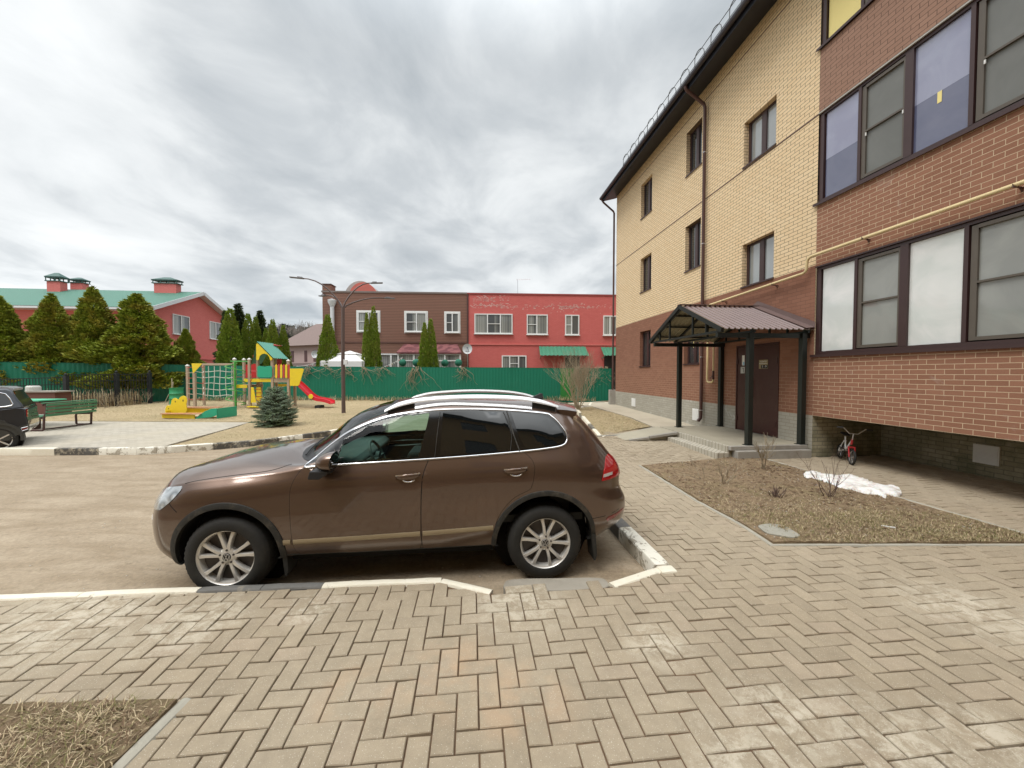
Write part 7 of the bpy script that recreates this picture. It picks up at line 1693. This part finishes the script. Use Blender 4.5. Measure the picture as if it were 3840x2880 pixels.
# slide
pan('slide_side', [(1478, 492), (1640, 490), (1658, 508), (1618, 640), (1600, 700), (1580, 715), (1478, 716)], YN - .12, .025, M_yel); pan('slide_side', [(1478, 492), (1640, 490), (1658, 508), (1618, 640), (1600, 700), (1580, 715), (1478, 716)], YN + .42, .025, M_yel)
ctr = [(1560, 668), (1610, 700), (1680, 765), (1750, 835), (1800, 872), (1860, 895), (1930, 905), (1990, 920), (2030, 938)]
ctr = [(tuple(p)) for p in smoothpoly(ctr, False, 4)]; vs = []
for (x_, y_) in ctr:
    c = pp_(x_, y_, YN + .15)
    for dy, dz in ((-.27, -.03), (-.27, .13), (-.235, .14), (-.21, .02), (.21, .02), (.235, .14), (.27, .13), (.27, -.03)): vs.append((c.x, c.y + dy, max(.03, c.z + dz - .02)))
q = MB(); m_ = 8; q.add(vs, [(i*m_+k, i*m_+(k+1) % m_, (i+1)*m_+(k+1) % m_, (i+1)*m_+k) for i in range(len(ctr)-1) for k in range(m_)] + [tuple(range(8)), tuple((len(ctr)-1)*8+k for k in range(8))]); so = q.build('slide', M_slide, ps, smooth=50)
c = pp_(1747, 853, YN - .14); q = MB(); q.lathe([(0, -.02), (.11, -.018), (.115, .0)], (c.x, c.y, c.z), 'y', 20); q.build('slide_disc', M_yel, so)
c = pp_(1870, 938, YN + .15); box_('slide_foot', c.x - .18, c.x + .1, c.y - .2, c.y + .2, -.02, .12, M_black, so)
# ============================================================ sandpit with yellow frog shape
sx, sy = -13.0, 14.9; sb_ = thing('sandpit', 'yellow and green wooden sandpit with a frog-shaped panel', 'sandpit', (sx, sy, G(sy)))
z1c = lambda x, y: (560 + x / 2.765, 1440 + y / 2.765)
def sp2(x, y, Y): a = atY(*z1c(x, y), Y); return Vector((a[0] - sx, Y - sy, a[2] - G(sy)))
def pan2(n, pts, Y, th, mat): P = [sp2(x, y, Y) for x, y in pts]; q = MB(); q.prismf([(p.x, p.z) for p in P], lambda a, b, d: (a, d, b), P[0].y, P[0].y + th); return q.build(n, mat, sb_, bevel=.005)
pan2('front_board', [(130, 312), (470, 318), (470, 362), (130, 352)], 14.72, .03, M_yel); pan2('green_side', [(478, 362), (482, 350), (520, 318), (580, 280), (640, 257), (698, 252), (698, 325), (640, 345)], 14.70, .03, M_grn)
pan2('back_board', [(375, 248), (700, 255), (700, 330), (375, 300)], 15.85, .03, M_yel)
P = smoothpoly([(178, 300), (170, 245), (185, 222), (215, 222), (225, 195), (232, 165), (262, 145), (292, 160), (305, 155), (320, 135), (350, 122), (378, 135), (388, 170), (380, 210), (372, 300)], True, 3); fo_ = pan2('frog_panel', [tuple(p) for p in P], 15.1, .03, M_yel)
for x_, y_, r__ in ((270, 182, .035), (350, 172, .045), (200, 255, .03)):
    c = sp2(x_, y_, 15.1); q = MB(); q.lathe([(0, -.004), (r__, -.004), (r__, 0)], (c.x, c.y, c.z), 'y', 12); q.v = [(c.x + (x - c.x) * .5, y, z) for x, y, z in q.v]; q.build('eye_hole', simple('hole_brown', (.16, .12, .03), .7), fo_)
a = sp2(112, 306, 14.65); b = sp2(530, 312, 14.65); q = MB(); q.box(a.x, b.x, a.y, a.y + .28, a.z - .03, a.z); q.build('seat_board', simple('worn_orange_board', (.50, .24, .12), .6, var=.15), sb_)
a = sp2(345, 240, 15.75); b = sp2(710, 245, 15.75); q = MB(); q.box(a.x, b.x, a.y, a.y + .28, a.z - .03, a.z); q.build('seat_board', simple('worn_orange_board', (.46, .22, .12), .6, var=.15), sb_)
a = sp2(130, 330, 14.75); b = sp2(698, 330, 14.75); q = MB(); q.box(a.x, a.x + .03, .0, 1.0, 0, .30); q.build('side_board', M_yel, sb_); q = MB(); q.box(b.x, b.x + .03, -.15, .9, 0, .40); q.build('side_board', M_grn, sb_); q = MB(); q.box(a.x + .04, b.x - .02, -.1, .9, 0, .08); q.build('sand', simple('sand', (.46, .36, .22), .95), sb_)
# ============================================================ green drum, sticks
x, y, z = atY(662, 1500, 20.6); dr = thing('steel_drum', 'green painted steel drum by the corner of the green fence', 'barrel', (x, 20.6, G(20.6)))
q = MB(); pr = [(.30, 0), (.31, .02), (.295, .04), (.295, .30), (.315, .32), (.295, .34), (.295, .56), (.315, .58), (.295, .60), (.295, .84), (.31, .86), (.31, .88), (.285, .88), (.28, .80), (0, .80)]; q.lathe(pr, (0, 0, 0), 'z', 28); q.build('drum', simple('drum_green', (.03, .28, .12), .5, var=.15, dirt=.5), dr, smooth=50)
q = MB(); q.tube([(x - .62, 20.8, .3), (x - .50, 21.0, 1.55)], .03, 5); q.tube([(x - .38, 20.8, .3), (x - .58, 21.0, 1.75)], .025, 5); q.tube([(x - .8, 20.7, .3), (x - .55, 20.9, 1.1)], .02, 5); o = q.build('leaning_sticks', M_twig); tag(o, 'weathered sticks leaning on the fence left of the green drum', 'sticks')
# ============================================================ bench and table
M_slat = simple('green_bench_slat', (.06, .20, .10), .45, var=.2, scale=3, dirt=.2); M_slat2 = simple('green_table_top', (.10, .50, .30), .4, var=.08); M_bsteel = simple('maroon_bench_steel', (.075, .035, .03), .5, .2, var=.15)
A = Vector((-14.52, 11.93, 0)); B_ = Vector((-14.75, 13.45, 0)); 
bn = thing('bench', 'long bench with green slats and dark brown steel frame seen from behind', 'bench', (-14.6, 11.95, G(12)), math.atan2(1.52, -.23) - math.pi / 2 + .0)
# local: +y along the bench away from camera, x: back (+x) to front (-x)
zq_ = lambda x, y: (x / 3.3515, 1340 + y / 3.3515)
Lb = 2.35
def yb(px): return px
for yy in (.0, Lb - .12):
    q = MB(); q.tube([(-.05, yy, .80), (-.02, yy, .86), (.05, yy, .84), (.04, yy, .60), (-.03, yy, .42), (-.05, yy, .05), (-.09, yy, .03), (-.48, yy, .03), (-.52, yy, .07), (-.53, yy, .36), (-.49, yy, .42), (-.05, yy, .42)], .035, 8); q.build('side_frame', M_bsteel, bn, smooth=50)
for k in range(4): z = .50 + k * .105; q = MB(); q.bar((.055 + .012*k, -.05, z), (.055 + .012*k, Lb, z), .022, .075, bev=.006); q.build('back_slat', M_slat, bn)
q = MB(); q.bar((-.0, -.08, .88), (-.0, Lb + .05, .88), .11, .03, bev=.008); q.build('top_slat', M_slat, bn)
for k in range(4): q = MB(); q.bar((-.12 - k*.115, -.05, .455), (-.12 - k*.115, Lb, .455), .095, .03, bev=.008); q.build('seat_slat', M_slat, bn)
q = MB(); q.tube([(-.06, 0, .06), (-.06, Lb - .12, .06)], .018, 6); q.tube([(-.10, 0, .05), (-.10, Lb - .12, .05)], .018, 6); q.build('stretcher', M_bsteel, bn)
def bench_pos():
    # put the near back leg and far back leg where the photograph shows them
    a, b = gpt(*zq_(572, 930)), gpt(*zq_(1165, 842)); return a, b
a, b = bench_pos(); L_b = math.hypot(b.x - a.x, b.y - a.y); bn.location = (a.x, a.y, G(a.y)); bn.rotation_euler = (0, 0, math.atan2(b.y - a.y, b.x - a.x) - math.pi / 2); bn.scale = (1, L_b / (Lb - .12), 1.0)
tb = thing('picnic_table', 'table with a pale green top behind the bench and the grey car', 'table', (-16.3, 12.9, G(13)))
def t3(px, py, Y): v = atY(*zq_(px, py), Y); return Vector((v[0] + 16.3, v[1] - 12.9, v[2] - G(13)))
t0 = t3(690, 530, 13.0); q = MB(); zt_ = t3(690, 535, 13.0).z; q.box(-1.9, t0.x, -.35, .45, zt_ - .02, zt_ + .02); q.build('table_top', M_slat2, tb, bevel=.006); q = MB(); q.box(-1.8, t0.x - .05, -.30, .4, zt_ - .07, zt_ - .021); q.build('table_apron', M_bsteel, tb)
c = t3(565, 600, 13.0); q = MB(); q.box(c.x - .06, c.x + .06, -.3, -.2, 0, zt_ - .07); q.build('leg', M_bsteel, tb); q = MB(); q.box(-1.4, -1.28, -.3, -.2, 0, zt_ - .07); q.build('leg', M_bsteel, tb)
q = MB(); q.box(-1.5, c.x, -.28, -.22, .30, .36); q.build('stretcher', M_bsteel, tb)
b2 = thing('bench', 'low backless bench behind the table, mostly hidden by the grey car', 'bench', (-16.2, 12.3, G(12.3))); q = MB(); q.box(-1.4, 1.05, -.15, .2, .42, .46); q.build('seat', simple('grey_green_board', (.32, .36, .31), .6, var=.1), b2); q = MB(); q.box(-1.3, 1.0, -.10, .12, .33, .415); q.build('seat_frame', M_bsteel, b2)
for xx in (-1.2, .9): q = MB(); q.box(xx - .03, xx + .03, -.08, .12, 0, .33); q.build('leg', M_bsteel, b2)
# masonry barbecue behind the table
bq = thing('barbecue', 'low dark brick barbecue with pale pans on top behind the table', 'barbecue', (-18.8, 16.0, G(16)))
x0 = atY(*zq_(200, 500), 16)[0] + 18.8; x1 = atY(*zq_(690, 500), 16)[0] + 18.8; zt_ = atY(*zq_(500, 440), 16)[2] - G(16)
q = MB(); q.box(x1 - 1.6, x1, 0, .6, 0, zt_); q.build('brick_box', simple('dark_red_brick', (.13, .055, .04), .8, var=.2), bq); q = MB(); q.box(x1 - 1.65, x1 + .1, -.05, .65, zt_, zt_ + .05); q.build('worktop', M_conc, bq); q = MB(); q.box(x0 - 1, x1 - 1.61, 0, .6, 0, zt_ - .3); q.build('side_shelf', M_conc, bq)
for xx, rr in ((x1 - 1.85, .17), (x1 - 1.2, .22)): q = MB(); zb = zt_ + .05 if xx > x1 - 1.6 else zt_ - .3; q.lathe([(rr, 0), (rr, .16), (rr*.8, .22), (0, .22)], (xx, .25, zb), 'z', 16); o = q.build('cooking_pot', simple('pale_enamel', (.55, .54, .50), .5)); o.location = bq.location; tag(o, 'pale round pot standing on the barbecue worktop' if rr > .2 else 'smaller grey pot on the low shelf of the barbecue', 'pot')
# ============================================================ iron fence, left
M_iron = simple('dark_iron', (.026, .028, .030), .5, .3, var=.2)
def ironfence(x0, y0, x1, y1, ht0, ht1, label, n):
    t = thing('iron_fence', label, 'fence', (x0, y0, G(y0)), 0, 'dark iron bar fence panels'); dx, dy = x1-x0, y1-y0; z0 = G(y1) - G(y0)
    for z0_, z1_ in ((ht0, ht1), (ht0 - .32, ht1 - .32), (.22, .22)): q = MB(); q.bar((0, 0, z0_), (dx, dy, z1_ + z0), .03, .035); q.build('rail', M_iron, t)
    for k in range(1, n): f_ = k / n; q = MB(); q.bar((dx*f_, dy*f_, .10 + z0*f_), (dx*f_, dy*f_, ht0 + (ht1-ht0)*f_ + z0*f_), .018, .018); q.build('bar', M_iron, t)
    q = MB(); q.box(-.07, .07, -.07, .07, -.05, ht0 + .08); po = q.build('post', M_iron, t); k = MB(); k.ball((0, 0, ht0 + .13), .06, 8); k.build('post_finial', M_iron, po)
    return t
iA, iB, iC, iD = (-19.62, 20.8), (-20.3, 19.4), (-20.9, 17.95), (-21.6, 16.2)
def us(px, Y): return ((px - 1920) / 1441 * Y, Y)
iA, iB, iC, iD = us(561, 20.8), us(437, 19.6), us(247, 17.9), us(-10, 16.9)
ironfence(*iA, *iB, 1.62, 1.62, 'short iron bar fence panel next to the green fence corner', 12); ironfence(*iB, *iC, 1.62, 1.64, 'middle iron bar fence panel behind the bench', 18); ironfence(*iC, *iD, 1.52, 1.45, 'left iron bar fence panel behind the table', 22)
blades(1500, [(-22.4, 17.2), (-20.6, 18.2), (-19.7, 20.4), (-20.4, 20.8), (-22.0, 19.4)], zl_, .3, 1.15, (.03, .35), [gA, gB, gD], 'dry_reeds', .012, 9)
for px, Y, lb in ((435, 19.0, 'small leafless bush at the foot of the middle iron fence post'), (545, 20.3, 'twiggy bush at the right end of the iron fence'), (395, 18.6, 'low twiggy bush in front of the iron fence')): x, _, _ = atY(px, 1500, Y); shrub((x, Y, G(Y)), lb, 8, .75, .9, .008, 2, M_twig, int(px), nb=3)
# ============================================================ concrete post and bits at the end of the fence
x, y, _ = atY(2296, 1500, 20.5); q = MB(); q.box(x - .17, x + .17, 20.3, 20.65, G(20.5) - .05, G(20.5) + .78); o = q.build('concrete_block', M_conc, bevel=.015); tag(o, 'upright grey concrete block beside the far downpipe', 'block')
# ============================================================ child's bicycle
cx_, cy_ = 6.86, 7.90; bk_ = thing('childs_bicycle', 'small white and red childs bicycle leaning under the balcony overhang', 'bicycle', (cx_, cy_, G(cy_)), 0)
f0 = gpt(3200, 1745); r0 = gpt(3152, 1712); fx, fy = f0.x, f0.y + .05; d2_ = Vector((r0.x - .0 - fx, r0.y + .25 - fy, 0)).normalized()
bk_.location = (fx, fy, G(fy)); bk_.rotation_euler = (R(4), R(-3), math.atan2(d2_.y, d2_.x))
RW = .155; WBk = .58       # local x: front wheel at 0 towards the rear wheel at +x
def bwheel(x_):
    w_ = bpy.data.objects.new('wheel', None); COL.objects.link(w_); w_.parent = bk_; w_.location = (x_, 0, RW)
    q = MB(); q.tube([(RW*.9*math.cos(a), 0, RW*.9*math.sin(a)) for a in np.linspace(0, 2*math.pi, 25)[:-1]], .021, 8, closed=True); q.build('tyre', M_tyre, w_, smooth=50)
    q = MB(); q.tube([(RW*.78*math.cos(a), 0, RW*.78*math.sin(a)) for a in np.linspace(0, 2*math.pi, 25)[:-1]], .009, 6, closed=True)
    q.tube([(0, -.03, 0), (0, .03, 0)], .016, 8)
    for k in range(12): a = k * math.pi / 6; q.tube([(0, .02*(-1)**k, 0), (RW*.78*math.cos(a), 0, RW*.78*math.sin(a))], .0018, 4)
    q.build('rim', M_alu, w_, smooth=50)
bwheel(0); bwheel(WBk)
q = MB(); q.tube([(.12, 0, .47), (.30, 0, .28), (.36, 0, .24)], .017, 8); q.tube([(.36, 0, .24), (.44, 0, .50)], .015, 8); q.tube([(.36, .03, .22), (WBk, .04, RW)], .010, 6); q.tube([(.36, -.03, .22), (WBk, -.04, RW)], .010, 6); q.tube([(.42, .02, .42), (WBk, .04, RW)], .010, 6); q.tube([(.42, -.02, .42), (WBk, -.04, RW)], .010, 6); q.build('frame', M_white, bk_, smooth=50)
q = MB(); q.tube([(.10, 0, .50), (.115, 0, .40)], .022, 8); q.tube([(.085, -.05, .34), (0, -.05, RW)], .013, 6); q.tube([(.085, .05, .34), (0, .05, RW)], .013, 6); q.bar((.09, -.06, .345), (.09, .06, .345), .035, .03); q.build('fork', simple('red_bike_paint', (.42, .018, .025), .3, coat=.5), bk_, smooth=50)
q = MB(); q.tube([(.10, 0, .48), (.085, 0, .62)], .013, 8); q.tube([(.06, -.27, .74), (.075, -.18, .745), (.085, -.07, .63), (.085, .07, .63), (.075, .18, .745), (.06, .27, .74)], .011, 8); q.build('handlebar', M_alu, bk_, smooth=50)
for s_ in (-1, 1): q = MB(); q.tube([(.055, .19*s_, .744), (.062, .29*s_, .738)], .017, 8); q.build('grip', M_black, bk_)
q = MB(); q.prismf([(.36, .53), (.58, .54), (.60, .57), (.50, .585), (.37, .555)], lambda a, b, t: (a, t, b), -.055, .055); q.build('saddle', M_black, bk_, bevel=.012)
q = MB(); q.lathe([(.0, -.01), (.05, -.01), (.05, .01), (0, .01)], (.36, -.05, .23), 'y', 16); q.bar((.36, -.06, .23), (.44, -.06, .17), .012, .02); q.bar((.44, -.09, .17), (.44, -.16, .17), .05, .015); q.bar((.36, .06, .23), (.28, .06, .29), .012, .02); q.bar((.28, .09, .29), (.28, .16, .29), .05, .015); q.build('pedals', M_black, bk_)
# ============================================================ second car, cut off by the left edge
M_slatep = simple('dark_slate_paint', (.028, .032, .040), .28, .3, var=.05, coat=1); M_cladg = simple('grey_car_cladding', (.050, .050, .045), .55, var=.1)
g2 = gpt(*zq_(20, 1215)); 
c2 = thing('parked_car', 'dark slate estate car cut off by the left edge of the picture', 'car', (-17.0, 9.0, 0), 0)
PHI = R(45); LX, LY = math.cos(PHI), math.sin(PHI); C0 = (-12.6, 9.5)
c2.location = (C0[0], C0[1], G(9.5) - .15); c2.rotation_euler = (0, 0, PHI)
def k3(px, py):
    """point of the near side plane seen at a picture position, in the car's own frame"""
    d = ray(*zq_(px, py)); nx, ny = -LY, LX; k = (C0[0]*nx + C0[1]*ny) / (d.x*nx + d.y*ny); x, y, z = d.x*k - C0[0], d.y*k - C0[1], 2.02 + d.z*k
    return Vector((x*LX + y*LY, 0, z - (G(9.5) - .15)))
# rear-quarter outline traced in its own side plane, extruded to a real width with tumblehome
low = [(-2.6, 0, .30)]
prof = [k3(0, 395).z]
side_low = [(-360, 1060), (120, 1050), (200, 1010), (300, 965), (350, 915), (355, 870), (345, 790), (325, 740), (322, 660), (300, 640), (200, 640), (-360, 690)]
side_up = [(-360, 690), (200, 640), (300, 640), (255, 580), (215, 540), (170, 480), (130, 425), (60, 400), (-360, 395)]
def loft(pts, w0, w1, name, mat, inset=0):
    P = [k3(x, y) for x, y in pts]; zs = [p.z for p in P]; m = MB(); vs = []
    zmn, zmx = min(zs), max(zs)
    for s_, e_ in ((-1, 0), (1, 0)):
        for p in P:
            f_ = (p.z - zmn) / (zmx - zmn + 1e-6); w = w0 + (w1 - w0) * f_; rear = max(0, p.x - (k3(200, 700).x)) * .35; vs.append((p.x, .93 + s_ * (w - rear), p.z))
    n = len(P); m.add(vs, [tuple(range(n)), tuple(range(2*n-1, n-1, -1))] + [(i, i + n, (i+1) % n + n, (i+1) % n) for i in range(n)]); return m.build(name, mat, c2, smooth=35, bevel=.03)
loft(side_low, .93, .93, 'body', M_slatep); loft(side_up, .90, .70, 'cabin', M_slatep)
yn = 0.0
q = MB(); P = [k3(x, y) for x, y in ((-360, 640), (-150, 638), (60, 620), (140, 605), (155, 590), (110, 520), (50, 465), (-20, 450), (-360, 450))]; 
def sidey(z): f_ = max(0, (z - k3(0, 640).z) / (k3(0, 395).z - k3(0, 640).z)); return yn + .02 + .21 * f_
q.add([(p.x, sidey(p.z) - .012, p.z) for p in P], [tuple(range(len(P)))]); q.build('side_window', M_tint, c2, fixn=False)
q = MB(); q.tube([(p.x, sidey(p.z) - .014, p.z) for p in P], .014, 6, closed=True); q.build('window_chrome_strip', M_chrome, c2)
q = MB(); P = [k3(x, y) for x, y in ((95, 440), (125, 440), (230, 590), (262, 655), (320, 660), (322, 750), (280, 748), (268, 660), (200, 600), (150, 520))]; q.prismf([(p.x + .02, p.z) for p in P], lambda a, b, d: (a, d + .24 * max(0, min(1, (b - k3(0, 640).z) / .55)), b), yn - .012 + .10, yn + .22); q.build('tail_light', M_redl, c2)
q = MB(); P = [k3(x, y) for x, y in ((-360, 1070), (125, 1045), (120, 1010), (350, 935), (357, 880), (345, 840), (160, 890), (120, 850), (60, 800), (0, 790), (-360, 790))]; q.prismf([(p.x, p.z) for p in P], lambda a, b, d: (a, d, b), yn - .012, yn + .2); q.build('lower_cladding', M_cladg, c2)
q = MB(); P = [k3(x, y) for x, y in ((268, 890), (350, 868), (352, 900), (280, 925))]; q.prismf([(p.x, p.z) for p in P], lambda a, b, d: (a, d, b), yn - .02, yn + .1); ro = q.build('reflector', M_redd, c2); q = MB(); q.tube([(p.x, yn - .022, p.z) for p in P], .008, 6, closed=True); q.build('reflector_trim', M_chrome, ro)
q = MB(); P = [k3(x, y) for x, y in ((-360, 375), (40, 378), (140, 398), (135, 425), (90, 430), (20, 402), (-360, 398))]; q.prismf([(p.x, p.z) for p in P], lambda a, b, d: (a, d, b), yn + .30, yn + 1.56); q.build('roof_spoiler', simple('light_grey_paint', (.42, .43, .46), .3, coat=.6), c2)
wx = k3(-35, 1045).x; wr = .345
w_ = bpy.data.objects.new('wheel', None); COL.objects.link(w_); w_.parent = c2; w_.location = (wx, .02, wr)
q = MB(); q.lathe([(.235, -.02), (.26, -.035), (.31, -.03), (.335, 0), (.345, .02), (.345, .2), (.25, .22)], (0, 0, 0), 'y', 40); q.build('tyre', M_tyre, w_, smooth=50)
q = MB(); q.lathe([(.238, -.022), (.22, -.01), (.21, .05)], (0, 0, 0), 'y', 40)
for k in range(5):
    a = k * 1.2566 + .6; q.bar((.04*math.cos(a), -.01, .04*math.sin(a)), (.225*math.cos(a), -.015, .225*math.sin(a)), .03, .05, up=(0, 1, 0))
q.lathe([(0, -.02), (.05, -.018), (.055, .0)], (0, 0, 0), 'y', 16); q.build('rim', M_rim, w_, smooth=40); q = MB(); q.lathe([(0, .06), (.22, .06)], (0, 0, 0), 'y', 24); q.build('brake_disc', M_rimdark, w_)
q = MB(); q.lathe([(.42, -.016), (.42, .2), (0, .2)], (wx, yn, wr + .02), 'y', 36); q.build('wheel_arch', M_black, c2)
q = MB(); q.lathe([(.36, -.028), (.42, -.028), (.42, -.01), (.36, -.01)], (wx, yn, wr + .02), 'y', 36, R(-10), R(190)); q.build('arch_trim', M_cladg, c2)
